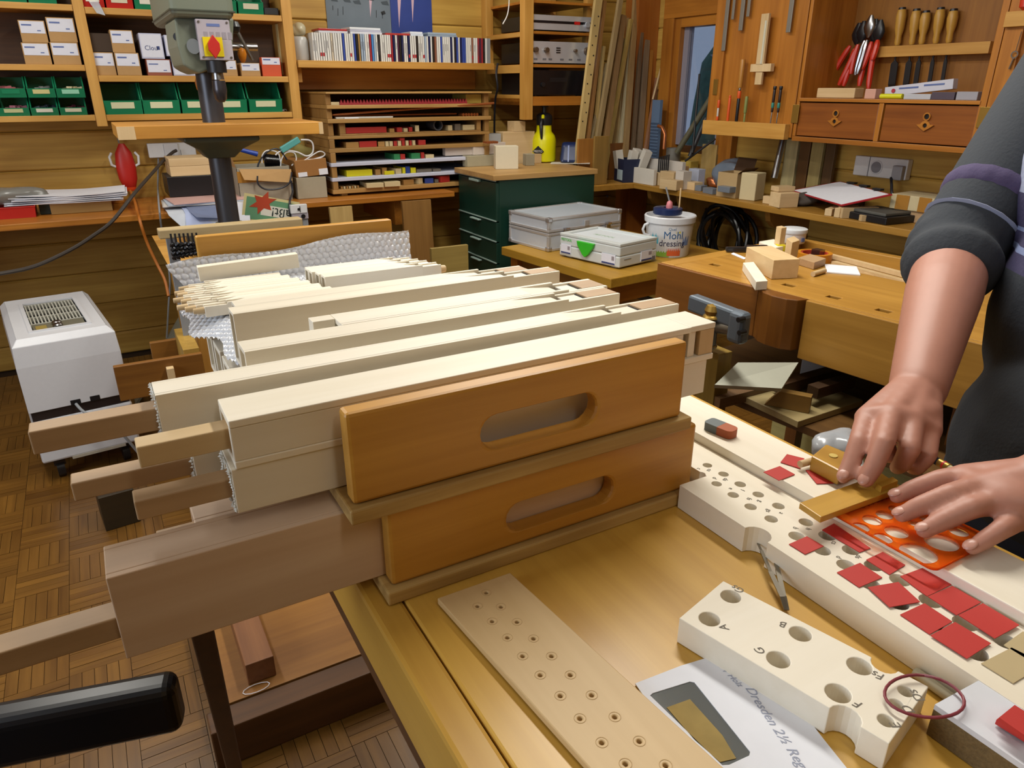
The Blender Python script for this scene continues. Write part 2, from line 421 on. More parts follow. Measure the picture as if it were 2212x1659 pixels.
# ---------------------------------------------------------------- carrying trays
def slot_outline(cx, cz, hw, hh, n=9):
    p = []
    for i in range(n): t = -math.pi/2+math.pi*i/(n-1); p.append((cx+hw-hh+hh*math.cos(t), cz+hh*math.sin(t)))
    for i in range(n): t = math.pi/2+math.pi*i/(n-1); p.append((cx-hw+hh+hh*math.cos(t), cz+hh*math.sin(t)))
    return p
MXZ = Matrix(((1,0,0,0),(0,0,1,0),(0,1,0,0),(0,0,0,1)))   # local (x,y,t) -> world (x,t,y)
def fixn(o):
    bm = bmesh.new(); bm.from_mesh(o.data); bmesh.ops.recalc_face_normals(bm, faces=bm.faces); bm.to_mesh(o.data); bm.free(); return o
def tray(label, x0, x1, z0, zt, bt, slot, bx0, bx1, back):
    t = thing('carrying_tray', label, 'tray', ((x0+x1)/2, .8, z0), group='stacked carrying trays')
    bx('base_board', x0, x1, .445, 1.21, z0, z0+bt, plywood('x'), t, .0015)
    cx, cz, hw, hh = slot
    for y0, nm in ((.4515, 'end_board'), (1.188, 'end_board')):
        if nm and y0 > 1 and not back: continue
        ol = [(bx0, z0+bt+.0003), (bx1, z0+bt+.0003), (bx1, zt), (bx0, zt)]
        o = MB().plate(ol, [slot_outline(cx, cz, hw, hh)] if y0 < 1 else [], y0, y0+.0165, MXZ).build(nm, traywood('x'), t, world=True, bevel=.003)
        fixn(o)
    return t
tray('lower orange pine carrying tray with oval grip hole, resting on the bench', .142, .470, ZB, 1.0018, .0125, (.309, .960, .056, .0145), .148, .462, True)
tray('upper orange pine carrying tray with oval grip hole, stacked on the other tray', .119, .448, 1.0022, 1.089, .0125, (.286, 1.046, .056, .0155), .1235, .4395, True)

# ---------------------------------------------------------------- wooden organ pipes
def pipe(name, label, x0, x1, y0, y1, z0, z1, mouth='top', handle=None, group='wooden organ pipes in the trays', wallt=None, notch=None, mat=None, inset=True, flip=False, hmat=None, foot=0, glue=False):
    """square wooden pipe along x. mouth end at x1 (x0 if flip); handle=(x_end, y0,y1,z0,z1)"""
    M = mat or maple('x')
    if flip: x0, x1 = -x1, -x0
    t = thing(name, label, 'organ pipe', ((x0+x1)/2*(-1 if flip else 1), (y0+y1)/2, z0), group=group)
    wt = wallt or max(.0032, (y1-y0)*.13)
    L = x1-x0; H = z1-z0; Wd = y1-y0
    xm = x1-min(.075, L*.17)          # lower lip
    lab = min(.055, L*.15)            # length of the sloping labium
    parts = []
    def FL(mb):
        if flip:
            mb.v = [Vector((-p.x, p.y, p.z)) for p in mb.v]; mb.f = [f[::-1] for f in mb.f]
        return mb
    def put(nm, mb, m, bev=.0008): return FL(mb).build(nm, m, t, world=True, bevel=bev)
    if mouth == 'top':
        mb = MB()
        # four-sided body, open at the x0 end
        mb.box(x0, xm, y0, y0+wt, z0, z1).box(x0, xm, y1-wt, y1, z0, z1).box(x0, x1, y0+wt, y1-wt, z0, z0+wt)
        # top board with sloping labium
        xa = xm-lab; tp = wt*.8
        vs = [(x0, y0+wt, z1-wt), (x0, y1-wt, z1-wt), (x0, y0+wt, z1), (x0, y1-wt, z1),
              (xa, y0+wt, z1), (xa, y1-wt, z1), (xm-.006, y0+wt, z1-tp), (xm-.006, y1-wt, z1-tp), (xm-.006, y0+wt, z1-wt), (xm-.006, y1-wt, z1-wt)]
        mb.add(vs, [(0,1,3,2), (2,3,5,4), (4,5,7,6), (6,7,9,8), (8,9,1,0)])
        mb.box(x0+.03, x0+.034, y0+wt, y1-wt, z0+wt, z1-wt)      # stopper deep inside
        put('body', mb, M)
        bl = MB().box(xm-.0005, x1, y0, y0+wt, z0, z1-.0025).box(xm-.0005, x1, y1-wt, y1, z0, z1-.0025).box(xm+.002, x1, y0+wt, y1-wt, z0+wt, z1-.0045)
        put('foot_block', bl, M)
        if inset:
            xs = xm+(x1-xm)*.36
            put('cap', MB().box(xs+.0022, x1-.001, y0+wt+.0003, y1-wt-.0003, z1-.0044, z1-.0024), pear('x'), .0003)
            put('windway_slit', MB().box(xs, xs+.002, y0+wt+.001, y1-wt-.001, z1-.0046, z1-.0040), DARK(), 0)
    elif mouth == 'front':
        xm = x1-.032
        mb = MB().box(x0, xm+.03, y0, y0+wt, z0, z1)
        mb = MB()
        mb.box(x0, xm, y0, y1, z1-wt, z1).box(xm, x1, y0+.001, y1, z1-wt, z1).box(x0, x1, y1-wt, y1, z0, z1-wt).box(x0, x1, y0, y1-wt, z0, z0+wt)
        mb.box(x0, xm-.009, y0+.0005, y0+wt, z0+wt, z1-wt).box(x0+.03, x0+.034, y0+wt, y1-wt, z0+wt, z1-wt)
        mb.box(xm+.0005, x1-.023, y0+.003, y0+.012, z0+wt, z1-wt)
        put('body', mb, M)
        put('cap', MB().box(x1-.0185, x1-.0005, y0+.0015, y0+.012, z0+wt+.0002, z1-wt-.0002), beech('z'), .0004)
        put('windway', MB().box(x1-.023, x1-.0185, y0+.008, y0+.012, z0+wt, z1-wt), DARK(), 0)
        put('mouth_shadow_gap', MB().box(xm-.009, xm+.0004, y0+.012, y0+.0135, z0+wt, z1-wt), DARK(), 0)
    else:
        mb = MB().box(x0, x1, y0, y0+wt, z0, z1).box(x0, x1, y1-wt, y1, z0, z1).box(x0, x1, y0+wt, y1-wt, z0, z0+wt)
        if notch: mb.box(x0+notch, x1, y0+wt, y1-wt, z1-wt, z1)
        else: mb.box(x0, x1, y0+wt, y1-wt, z1-wt, z1)
        mb.box(x0+.03, x0+.034, y0+wt, y1-wt, z0+wt, z1-wt)
        put('body', mb, M)
    if handle:
        hx, hy0, hy1, hz0, hz1 = handle
        put('stopper_handle', MB().box(hx, x0+.03, hy0, hy1, hz0, hz1), hmat or pear('x'), .001)
        put('stopper', MB().box(x0+.0015, x0+.028, y0+wt+.0002, y1-wt-.0002, z0+wt+.0002, z1-wt-.0002), beech('x'), .0005)
    if foot:
        cy, cz = (y0+y1)/2, (z0+z1)/2
        put('foot_tip', MB().cyl((x1, cy, cz), (x1+foot, cy, cz), Wd*.32, Wd*.26, 14), beech('x'), .0005)
    if glue:
        rnd = random.Random(hash(label) & 255)
        mb = MB(); n = 16
        for e in range(4):
            for i in range(n):
                f = (i+.5)/n
                if e == 0: c = Vector((x0, y0+.002, z0+H*f))
                elif e == 1: c = Vector((x0, y0+Wd*f, z1-.002))
                elif e == 2: c = Vector((x0, y0+Wd*f, z0+.002))
                else: c = Vector((x0, y1-.002, z0+H*f))
                q = Vector((rnd.uniform(.0006, .0022), rnd.uniform(.001, .002), rnd.uniform(.001, .002)))
                c.x -= q.x*.6
                mb.add([(c.x+dx*q.x, c.y+dy*q.y, c.z+dz*q.z) for dx, dy, dz in ((-1,0,0),(1,0,0),(0,-1,0),(0,1,0),(0,0,-1),(0,0,1))],
                       [(0,2,4),(2,1,4),(1,3,4),(3,0,4),(2,0,5),(1,2,5),(3,1,5),(0,3,5)])
        put('leather_trim', mb, plain('white_leather', 'd9d9d2', .8), 0)
    return t
ZU = 1.0152
pipe('organ_pipe', 'large pale pipe nearest the upper tray board, dark mouth facing the camera', .051, .5035, .481, .5255, 1.0510, 1.0885, 'front', (-.007, .4965, .5145, 1.0605, 1.0765), hmat=beech('x'))
pipe('organ_pipe', 'pale pipe directly beneath the front pipe of the upper tray, trimmed with white leather', .0475, .4975, .4825, .5265, ZU, 1.0508, None, (-.0155, .495, .5135, 1.0225, 1.0375), glue=True)
pipe('organ_pipe', 'second pale pipe of the upper tray with brown stopper bar reaching far left', .0115, .505, .5365, .566, 1.0565, 1.0955, 'top', (-.069, .543, .561, 1.0655, 1.083), glue=True)
pipe('organ_pipe', 'pale pipe hidden under the second pipe, brown bar sticking out left', .028, .46, .5375, .566, ZU, 1.056, None, (-.053, .543, .561, 1.0235, 1.038), glue=True)
pipe('organ_pipe', 'third pale pipe of the upper tray, plain left end under a rosy bar', .0835, .468, .588, .6185, 1.056, 1.0995, 'top')
pipe('organ_pipe', 'fourth pale pipe with a rectangular notch cut near its left end', .175, .475, .6195, .657, 1.056, 1.0995, 'top')
n4 = MB().box(.154, .1748, .641, .657, 1.060, 1.0995).build('notch_arm', maple('x'), bpy.data.objects['organ_pipe.005'], world=True, bevel=.0006)
pipe('organ_pipe', 'pale pipe lying under the third pipe with rosy stopper bar at left', .086, .44, .588, .6215, ZU, 1.0555, None, (.0215, .594, .612, 1.045, 1.0545))
pipe('organ_pipe', 'fifth tall pale pipe with a hollow open left end above the bubble wrap', .0945, .4665, .7025, .7285, 1.045, 1.0998, 'top', foot=.012)
pipe('organ_pipe', 'thin pale pipe just behind the tall fifth pipe', .105, .4545, .752, .779, 1.053, 1.0925, 'top', foot=.012)
pipe('organ_pipe', 'slim pale pipe in the row with a step near its left end', .122, .40, .801, .818, 1.045, 1.0815, 'top', foot=.01)
pipe('organ_pipe', 'support pipe lying low beneath the fifth pipe', .10, .44, .702, .744, ZU, 1.0448, None)
pipe('organ_pipe', 'low pale pipe beneath the slim pipes of the upper tray', .11, .42, .755, .815, ZU, 1.0448, None)
# the bundle of treble pipes lying on bubble wrap at the back of the tray
yy = .978
for i in range(11):
    wv = .0148 - .0002*i
    x0 = .0985 - .0022*(i % 3) + (.006 if i > 7 else 0); xe = .262 - .004*i + (.0 if i % 2 else .006)
    zt = 1.0385 - .0004*i
    xx = x0 - .006*((i*7) % 3)
    pipe('treble_pipe', 'small treble pipe lying on bubble wrap, %s from the front of its bundle' % ordn(i), xx, xe, yy, yy+wv-.0006, 1.0215, zt, 'top', group='bundle of small treble pipes', flip=True, inset=False, foot=.0135)
    yy += wv
    MB().box(xx+.016, xx+.019, yy-wv*.75, yy-wv*.4, zt-.0046, zt-.0041).build('wind_hole', DARK(), bpy.data.objects[[ob.name for ob in bpy.data.objects if ob.name.startswith('treble_pipe')][-1]], world=True)
for i, (y0, y1, xa, xb) in enumerate(((1.015, 1.036, .268, .452), (1.038, 1.060, .266, .446), (1.062, 1.082, .262, .440), (1.084, 1.104, .262, .434))):
    pipe('small_pipe', 'short pale pipe in the group of four at the right back, %s from the front' % ordn(i), xa, xb, y0, y1, 1.0215, 1.0465-.001*i, 'top', group='group of four short pipes', inset=False, foot=.011)
o = MB().bar((.115, 1.150, 1.0415), (.262, 1.143, 1.0475), .016, .022).build('wood_lath', maple('x'), None, (.19, 1.147, 1.031), bevel=.0008, world=True)
tag(o, 'pale flat lath leaning along the back of the treble pipe bundle', 'wood lath')
# lower tray
ZLo = ZB+.0129
pipe('organ_pipe', 'biggest rosy pipe of the lower tray, jutting far left beyond the bench', -.0405, .40, .4685, .5105, ZLo, 1.0008, None, (-.22, .478, .499, .9445, .962), mat=wood('rosy_maple', 'd9bfa4', 'c09f80', 'x', 1.0, .5, var=.03, contrast=.8))
pipe('organ_pipe', 'rosy pipe behind the biggest pipe of the lower tray, short bar at left', .0205, .42, .530, .572, ZLo, .989, None, (-.007, .539, .556, .962, .976), mat=wood('rosy_maple', 'd9bfa4', 'c09f80', 'x'))
pipe('organ_pipe', 'pale pipe deep in the lower tray with a thin bar at left', .05, .42, .58, .62, ZLo, .998, None, (-.004, .585, .60, .976, .9925))
for i, y in enumerate((.63, .70, .77, .84, .91, .98)):
    pipe('organ_pipe', 'pale pipe lying in the shade of the lower tray, %s behind its front board' % ordn(i+3), .10, .44, y, y+.055, ZLo, .995, None)
# ---------------------------------------------------------------- bubble wrap
def bubble(name, fn, nu, nv, label):
    vs = []; fs = []
    for j in range(nv+1):
        for i in range(nu+1): vs.append(fn(i/nu, j/nv))
    for j in range(nv):
        for i in range(nu):
            a = j*(nu+1)+i; fs.append((a, a+1, a+nu+2, a+nu+1))
    m = plain('bubble_plastic', 'e2e6ee', .16, trans=.2, spec=.8)
    o = MB().add(vs, fs).build(name, m, None, smooth=True); o.data.materials.clear(); o.data.materials.append(m)
    return o
def bub(x, y, s=.0105):
    j = round(y/(s*.866)); xo = (j % 2)*s/2
    i = round((x-xo)/s); dx, dy = x-xo-i*s, y-j*s*.866
    d = math.hypot(dx, dy)/(s*.46)
    return math.sqrt(max(0, 1-d*d))*.0035
random.seed(3)
def wrapfn(u, v):
    # u across x, v from the front edge to the back, then up the flap
    wob = .010*math.sin(v*9)+.006*math.sin(v*23+1)
    xl = .098+wob-.018*min(1, v*1.2); x = xl+(.462-xl)*u
    if v < .86:
        y = .775+(1.166-.775)*(v/.86); z = 1.0162
        if x < .121: z -= (.121-x)*.35
        return (x, y, z+bub(x, y)*(1 if v < .84 else .4))
    k = (v-.86)/.14
    h = .038+.02*u+.004*math.sin(u*11)
    return (x-.004*k+.006*k*u, 1.166+.010*k-bub(x, k*h+.3)*.7, 1.0165+h*k)
o = bubble('bubble_wrap', wrapfn, 210, 250, '')
tag(o, 'crumpled clear bubble wrap lining the tray beneath the treble pipes', 'bubble wrap')
# ================================================================ back wall, left: wall shelf with bins and boxes
def ry(px0, py0, px1, py1, Y):
    xm, ym = (px0+px1)/2, (py0+py1)/2
    return PY(px0, ym, Y).x, PY(px1, ym, Y).x, PY(xm, py1, Y).z, PY(xm, py0, Y).z
SY = 3.86
shelf = thing('wall_shelf', 'pine wall shelf full of green bins and screw boxes behind the drill press', 'shelf', (.2, 4.0, 1.15))
ux = [(-.62, -.58), (PY(208, 260, SY).x, PY(231, 260, SY).x), (PY(633, 250, SY).x, PY(653, 250, SY).x)]
zb0 = PY(220, 273, SY).z
for a, b in ux: bx('upright', a, b, SY, BY, zb0, 1.86, shelfwood('z'), shelf)
szs = [PY(100, 250, SY).z, PY(100, 139, SY).z, PY(100, 7, SY).z]     # shelf tops, left bay
szm = [PY(290, 247, SY).z, PY(290, 163, SY).z, PY(290, 19, SY).z]    # shelf tops, middle bay
for z in szs: bx('shelf_board', ux[0][1]+.001, ux[1][0]-.001, SY+.004, BY-.012, z-.024, z, shelfwood('x'), shelf)
for z in szm: bx('shelf_board', ux[1][1]+.001, ux[2][0]-.001, SY+.004, BY-.012, z-.026, z, shelfwood('x'), shelf)
bx('back_panel', ux[0][1], ux[2][0], BY-.011, BY-.002, zb0+.02, 1.86, walnut('x'), shelf, 0)
pl = bx('punched_strip', ux[2][0]-.004, ux[2][0]-.001, SY+.1, SY+.14, szm[1]+.01, szm[2]-.03, plain('cream_metal', 'd8c890', .5), shelf, 0)
def bin_(x0, x1, z0, z1, Y, d, label, mat=None, card='d9d6b0', group='green storage bins', content=None):
    M = mat or GREENB(); W = x1-x0; H = z1-z0
    t = thing('storage_bin', label, 'storage bin', ((x0+x1)/2, Y, z0), group=group)
    th = .003; lip = H*.45
    mb = MB()
    mb.box(-W/2+.004, W/2-.004, .01, d, 0, th)
    mb.box(-W/2, W/2, d-th, d, th, H)
    side = [(.006, 0), (-.004, lip), (.02, lip+.003), (d*.32, H), (d-th, H), (d-th, 0)]
    for s in (-1, 1):
        xa, xb = (s*W/2, s*(W/2-th))
        vs = [(xa, y, z) for y, z in side]+[(xb, y, z) for y, z in side]; n = len(side)
        mb.add(vs, [tuple(range(n)), tuple(range(2*n-1, n-1, -1))]+[(i, i+n, (i+1) % n+n, (i+1) % n) for i in range(n)])
    body = fixn(mb.build('body', M, t))
    fr = MB().add([(-W/2, .006, 0), (W/2, .006, 0), (W/2, -.006, lip), (-W/2, -.006, lip), (-W/2, .012, 0), (W/2, .012, 0), (W/2, 0, lip), (-W/2, 0, lip)],
                  [(0,1,2,3),(7,6,5,4),(3,2,6,7),(0,3,7,4),(1,5,6,2),(0,4,5,1)])
    fr.build('front_lip', M, t)
    cw = W*.3
    lb = MB().add([(-cw, -.0008, lip*.42), (cw, -.0008, lip*.42), (cw, -.0062, lip*.88), (-cw, -.0062, lip*.88)], [(0,1,2,3)])
    lb.v += [p+Vector((0, .002, 0)) for p in lb.v[:4]]; lb.f += [[7,6,5,4],[0,4,5,1],[1,5,6,2],[2,6,7,3],[3,7,4,0]]
    lb.build('card', plain('bin_card_'+card, card, .7), t)
    # rims along the sloping side edges
    for s in (-1, 1):
        MB().tube([(s*(W/2-.002), -.004, lip), (s*(W/2-.002), .02, lip+.003), (s*(W/2-.002), d*.32, H), (s*(W/2-.002), d, H)], .003, 6).build('rim', M, t)
    if content:
        rr = random.Random(len(label)); mb = MB()
        for k in range(14):
            p = Vector((rr.uniform(-W*.4, W*.4), rr.uniform(.02, d*.6), lip*.75+rr.uniform(-.004, .012)))
            mb.bar(p-Vector((rr.uniform(-.02,.02), rr.uniform(-.02,.02), rr.uniform(-.005,.005))), p+Vector((.012, .006, .003)), .014, .01)
        o = mb.build('contents', plain('bin_content_'+content, content, .5), t); o['kind'] = 'stuff'
    return t
posn = ['leftmost', 'middle', 'rightmost']
row = ((0, 53), (56, 117), (119, 181))
for i, (a, b) in enumerate(row):
    x0, x1, z0, z1 = ry(a-(12 if i == 0 else 0), 166, b, 211, SY+.005)
    bin_(x0, x1, z0, z1, SY+.012, .16, '%s green bin of the upper stacked row on the lower left shelf' % posn[i], content=['b0656a', '8c8f8c', 'd8c9a0'][i], card=['12855a', 'd8cf90', '9fe0c0'][i])
row = ((0, 61), (64, 124), (127, 186))
for i, (a, b) in enumerate(row):
    x0, x1, z0, z1 = ry(a-(8 if i == 0 else 0), 211.5, b, 248, SY+.005)
    z0 = szs[0]+.0005
    bin_(x0, x1, z0, z1, SY+.012, .16, '%s green bin of the bottom stacked row on the lower left shelf' % posn[i], content=['a06070', '343a48', '8a4050'][i], card=['c9cf9a', 'e6e8d8', 'dcdcc0'][i])
row = ((219, 305), (305, 387), (389, 455), (455, 533), (536, 609))
for i, (a, b) in enumerate(row):
    x0, x1, z0, z1 = ry(a, 178, b, 247, SY+.005); z0 = szm[0]+.0005
    if i == 3: x0 = bx_prev+.006
    bx_prev = x1
    bin_(x0+.002, x1-.002, z0, z1-.004, SY+.008, .2, '%s green bin from the left in the row of five large bins' % ordn(i), card='dcdcb4')
for i, (a, b, c, lab, m) in enumerate(((-30, 60, 10, 'green', None), (62, 124, 8, 'green', None), (178, 228, 17, 'red', 'r'), (231, 290, 18, 'red', 'r'), (293, 351, 22, 'green', None), (352, 420, 24, 'green', None), (470, 514, 28, 'green', None), (517, 572, 30, 'green', None))):
    x0 = PY(a, c, SY).x; x1 = PY(b, c, SY).x; z0 = (szs if i < 2 else szm)[2]+.0005
    bin_(x0+.001, x1-.001, z0, z0+.11, SY+.012, .17, '%s %s bin from the left on the top shelf, cut by the photo edge' % (ordn(i), lab), mat=REDP() if m else None, card='d8d2b8' if i % 2 else 'e4e0d0')
o = rbox('tin', PY(574, 40, SY).x, PY(606, 40, SY).x, SY+.02, SY+.1, szm[2]+.0005, szm[2]+.032, BLACK(), bevel=.004)
tag(o, 'small black tin at the right end of the top shelf', 'tin')
o = MB().add([(0,0,.03),(.035,-.012,.032),(.05,-.02,-.02),(.02,-.016,-.012),(.005,.03,.05),(.03,.028,.05),(.045,-.012,-.018),(.018,-.008,-.01)], [(0,1,2,3),(4,7,6,5),(0,4,5,1),(1,5,6,2),(2,6,7,3),(3,7,4,0)]).build('plastic_bag', plain('clear_bag', 'd8dde4', .2, trans=.5), None, (PY(195, 15, SY).x, SY+.004, szm[2]-.012))
tag(o, 'limp clear plastic bag hanging out of a red bin on the top shelf', 'plastic bag')
# cardboard screw boxes with white labels
def cbox(px0, py0, px1, py1, label, kind='screw', Y=SY+.02, d=.14, shelfz=None):
    x0, x1, z0, z1 = ry(px0, py0, px1, py1, Y)
    if shelfz is not None: z0 = shelfz+.0004
    W = x1-x0; H = z1-z0
    t = thing('parts_box', label, 'box', ((x0+x1)/2, Y+d/2, z0), group='boxes of screws on the wall shelf')
    bodym = {'screw': CARD(), 'white': plain('lavender_white_card', 'b9bcd4', .6), 'dark': plain('dark_card', '3c2c1e', .8), 'orange': plain('orange_card', 'c8502a', .6), 'red': plain('brown_red_card', '8a4a34', .6)}[kind]
    MB().box(-W/2, W/2, -d/2, d/2, 0, H).build('carton', bodym, t, bevel=.0015)
    if kind != 'dark':
        f = {'screw': (.42, .96), 'white': (.06, .96), 'orange': (.62, .98), 'red': (.2, .95)}[kind]
        l = MB().box(-W*.46, W*.46, -d/2-.0012, -d/2-.0002, H*f[0], H*f[1]).build('label', plain('label_white', 'd4d6e2', .6), t)
        if kind == 'white':
            mt = Matrix.Translation((-.004, -d/2-.0014, H*.42)) @ Matrix.Rotation(math.pi/2, 4, 'X')
            text_mb('Clou', H*.26, mt).build('lettering', plain('navy_print', '2c3a6e', .6), t)
            MB().box(W*.2, W*.34, -d/2-.0016, -d/2-.0012, H*.36, H*.5).build('print_square', plain('navy_print', '2c3a6e', .6), t)
        else:
            hh = f[0]+(f[1]-f[0])*.62
            MB().box(-W*.4, -W*.02, -d/2-.0016, -d/2-.0012, H*hh, H*(hh+.07)).build('print_bar', plain('blue_print', '5a6ca0', .6), t)
            MB().box(W*.16, W*.3, -d/2-.0016, -d/2-.0012, H*(f[0]+.1), H*(f[0]+.15)).build('print_mark', plain('blue_print', '5a6ca0', .6), t)
    return t
cbox(50, 92.5, 108, 139, 'cardboard screw box at the bottom left of the left shelf', shelfz=szs[1])
cbox(43, 44, 100, 92, 'cardboard screw box at the top left of the left shelf stack')
cbox(112, 91.5, 172, 140, 'cardboard screw box at the bottom right of the left shelf', shelfz=szs[1])
cbox(103, 38, 163, 91, 'tallest cardboard screw box, top right of the left shelf stack')
M1 = szm[1]
cbox(203, 113, 248, 161, 'cardboard screw box standing first on the middle shelf', shelfz=M1)
cbox(196, 72, 242, 112, 'dark box on top of the first screw box of the middle shelf', 'dark')
cbox(251, 114, 303, 164, 'cardboard screw box standing second on the middle shelf, pulled forward', Y=SY+.006, shelfz=M1)
cbox(240, 65, 289, 113.5, 'upper cardboard screw box on the second stack of the middle shelf', Y=SY+.012)
cbox(317, 128, 370, 162, 'low reddish box with white label left of the drill press head', 'red', shelfz=M1)
cbox(303, 72, 352, 127, 'white varnish box on top of the low reddish box', 'white')
cbox(373, 122, 420, 163, 'white varnish box standing beside the drill press head', 'white', shelfz=M1, Y=SY+.01)
cbox(357, 76, 400, 121.5, 'upper white varnish box half hidden by the drill press head', 'white')
cbox(466, 130, 512, 164, 'cardboard screw box right behind the drill chuck', shelfz=M1)
cbox(521, 136, 562, 165, 'small cardboard box with big white label right of the chuck', 'screw', shelfz=M1)
cbox(566, 124, 607, 165.5, 'orange box with white label at the right end of the middle shelf', 'orange', shelfz=M1)
cbox(521, 102, 560, 135.5, 'dark reddish box lying behind the drill press lever', 'dark', Y=SY+.06)
# small cable loop by the last bin
o = MB().tube([(PY(615, 236, SY).x+.02*math.cos(a*.5), SY+.05+.012*math.sin(a*.5), szm[0]+.006+.004*math.sin(a)) for a in range(11)], .003, 6).build('cable_bit', GREYP(), None, smooth=True)
tag(o, 'short grey cable loop lying right of the green bins', 'cable')
# ================================================================ drill press
DY = 2.80
cxp = PY(486, 420, DY).x
dp = thing('drill_press', 'grey-green column drill press with yellow and red switch', 'drill press', (cxp, DY, 0))
zbase = PY(490, 492, DY).z
GG = plain('hammertone_green', '6d7364', .42, bump=.15, bscale=300)
GG2 = plain('hammertone_dark', '3f4438', .45, bump=.15, bscale=300)
D = lambda px, py, dy=0: PY(px, py, DY+dy)
MB().cyl((0, 0, zbase-.02), (0, 0, 1.62), .037, n=28).build('column', plain('column_steel', '45464c', .35, metal=.5), dp, smooth=True)
MB().lathe([(.075, zbase-.03), (.06, zbase-.006), (.046, zbase), (.046, zbase+.02), (.04, zbase+.022)], 28).build('column_flange', GG, dp, smooth=True)
MB().box(-.14, .14, -.22, .14, zbase-.07, zbase-.03).build('base_plate', GG2, dp, bevel=.006)
# board clamped on the drill table
zt = D(480, 268, -.15).z
x0, x1 = D(252, 280, -.15).x-cxp, D(698, 280, -.15).x-cxp
tb = MB().box(x0, x1, -.15, .19, zt-.04, zt).build('table_board', wood('drill_table_board', 'c8913e', 'a8702a', 'x', .9), dp, bevel=.002)
MB().box(x0-.0005, x0+.05, -.1505, -.1495, zt-.04, zt-.001).build('board_end', beech('z'), tb)
MB().box(x1-.014, x1+.0005, -.1505, -.1495, zt-.04, zt-.001).build('board_end', beech('z'), tb)
vs = []
for z, w_, d0, d1 in ((zt-.041, .12, -.13, .10), (zt-.055, .12, -.13, .10), (zt-.085, .07, -.08, .06), (zt-.115, .045, -.045, .05)):
    vs += [(-w_, d0, z), (w_, d0, z), (w_, d1, z), (-w_, d1, z)]
MB().add(vs, [(0,1,2,3)]+[(i*4+k, i*4+4+k, i*4+4+(k+1) % 4, i*4+(k+1) % 4) for i in range(3) for k in range(4)]+[(15,14,13,12)]).build('table_bracket', GG2, dp, bevel=.004)
# head
hz0 = D(440, 165).z
hb = MB(); prof = [(D(px, py, -.15).x-cxp, D(px, py, -.15).z) for px, py in ((432, 160), (482, 138), (502, 128), (505, 60), (505, 38), (376, 38), (384, 100), (396, 142), (412, 152))]
n = len(prof); vs = [(x, -.15, z) for x, z in prof]+[(x, .12, z) for x, z in prof]
hb.add(vs, [tuple(range(n)), tuple(range(2*n-1, n-1, -1))]+[(i, i+n, (i+1) % n+n, (i+1) % n) for i in range(n)])
fixn(hb.build('head', GG, dp, bevel=.008, seg=3))
cz0 = D(430, 38, -.2).z; 
hx0, hx1 = D(368, 25, -.2).x-cxp, D(507, 25, -.2).x-cxp
MB().box(hx0, hx1, -.2, .35, cz0, cz0+.16).build('belt_cover', GG, dp, bevel=.02, seg=3)
MB().box(hx0-.002, hx1+.002, -.202, .352, cz0+.018, cz0+.022).build('cover_seam', GG2, dp)
# switch plate
px0, px1 = D(428, 85, -.19).x-cxp, D(500, 85, -.19).x-cxp
pz0, pz1 = D(465, 130, -.19).z, D(465, 42, -.19).z
sp = MB().box(px0, px1, -.19, -.165, pz0, pz1).build('switch_plate', plain('lilac_plate', 'a8a0a8', .4), dp, bevel=.002)
for sx in (px0+.008, px1-.008):
    for sz in (pz0+.008, pz1-.008): MB().cyl((sx, -.192, sz), (sx, -.188, sz), .0035, n=10).build('screw', STEEL(), sp)
ys = MB().box(D(440, 100, -.195).x-cxp, D(482, 100, -.195).x-cxp, -.195, -.1905, D(461, 122, -.195).z, D(461, 80, -.195).z).build('switch_square', plain('yellow_switch', 'd9c400', .4), sp)
kx, kz = D(462, 101, -.2).x-cxp, D(462, 101, -.2).z
mk = Matrix.Translation((kx, -.195, kz)) @ Matrix.Rotation(math.pi/2, 4, 'X')
dm = [(0, .034), (.017, .010), (.017, -.010), (0, -.034), (-.017, -.010), (-.017, .010)]
fixn(MB().plate(dm, [], 0, .014, mk).build('switch_knob', REDP(), sp, bevel=.002))
MB().box(px0+.03, px1-.03, -.1908, -.1902, pz1-.02, pz1-.012).build('name_strip', plain('blue_print', '5a6ca0', .6), sp)
for k in range(5): MB().box(px0+.018+k*.018, px0+.03+k*.018, -.1908, -.1902, pz1-.055, pz1-.035).build('chart_print', plain('grey_print', '8d868e', .6), sp)
# quill and chuck
qx = D(467, 140, -.16).x-cxp
q = [D(467, y, -.16).z for y in (132, 157, 160, 172, 174, 195, 214, 221)]
MB().lathe([(.030, q[1]), (.030, q[0])], 24, (qx, -.16, 0)).build('quill', DSTEEL(), dp, smooth=True)
MB().lathe([(.019, q[3]), (.017, q[1])], 20, (qx, -.16, 0)).build('spindle', STEEL(), dp, smooth=True)
MB().lathe([(.009, q[7]), (.018, q[6]), (.022, q[5]), (.022, q[5]+.004), (.020, q[4])], 24, (qx, -.16, 0)).build('chuck', plain('chuck_steel', '4a484e', .3, metal=.7), dp, smooth=True)
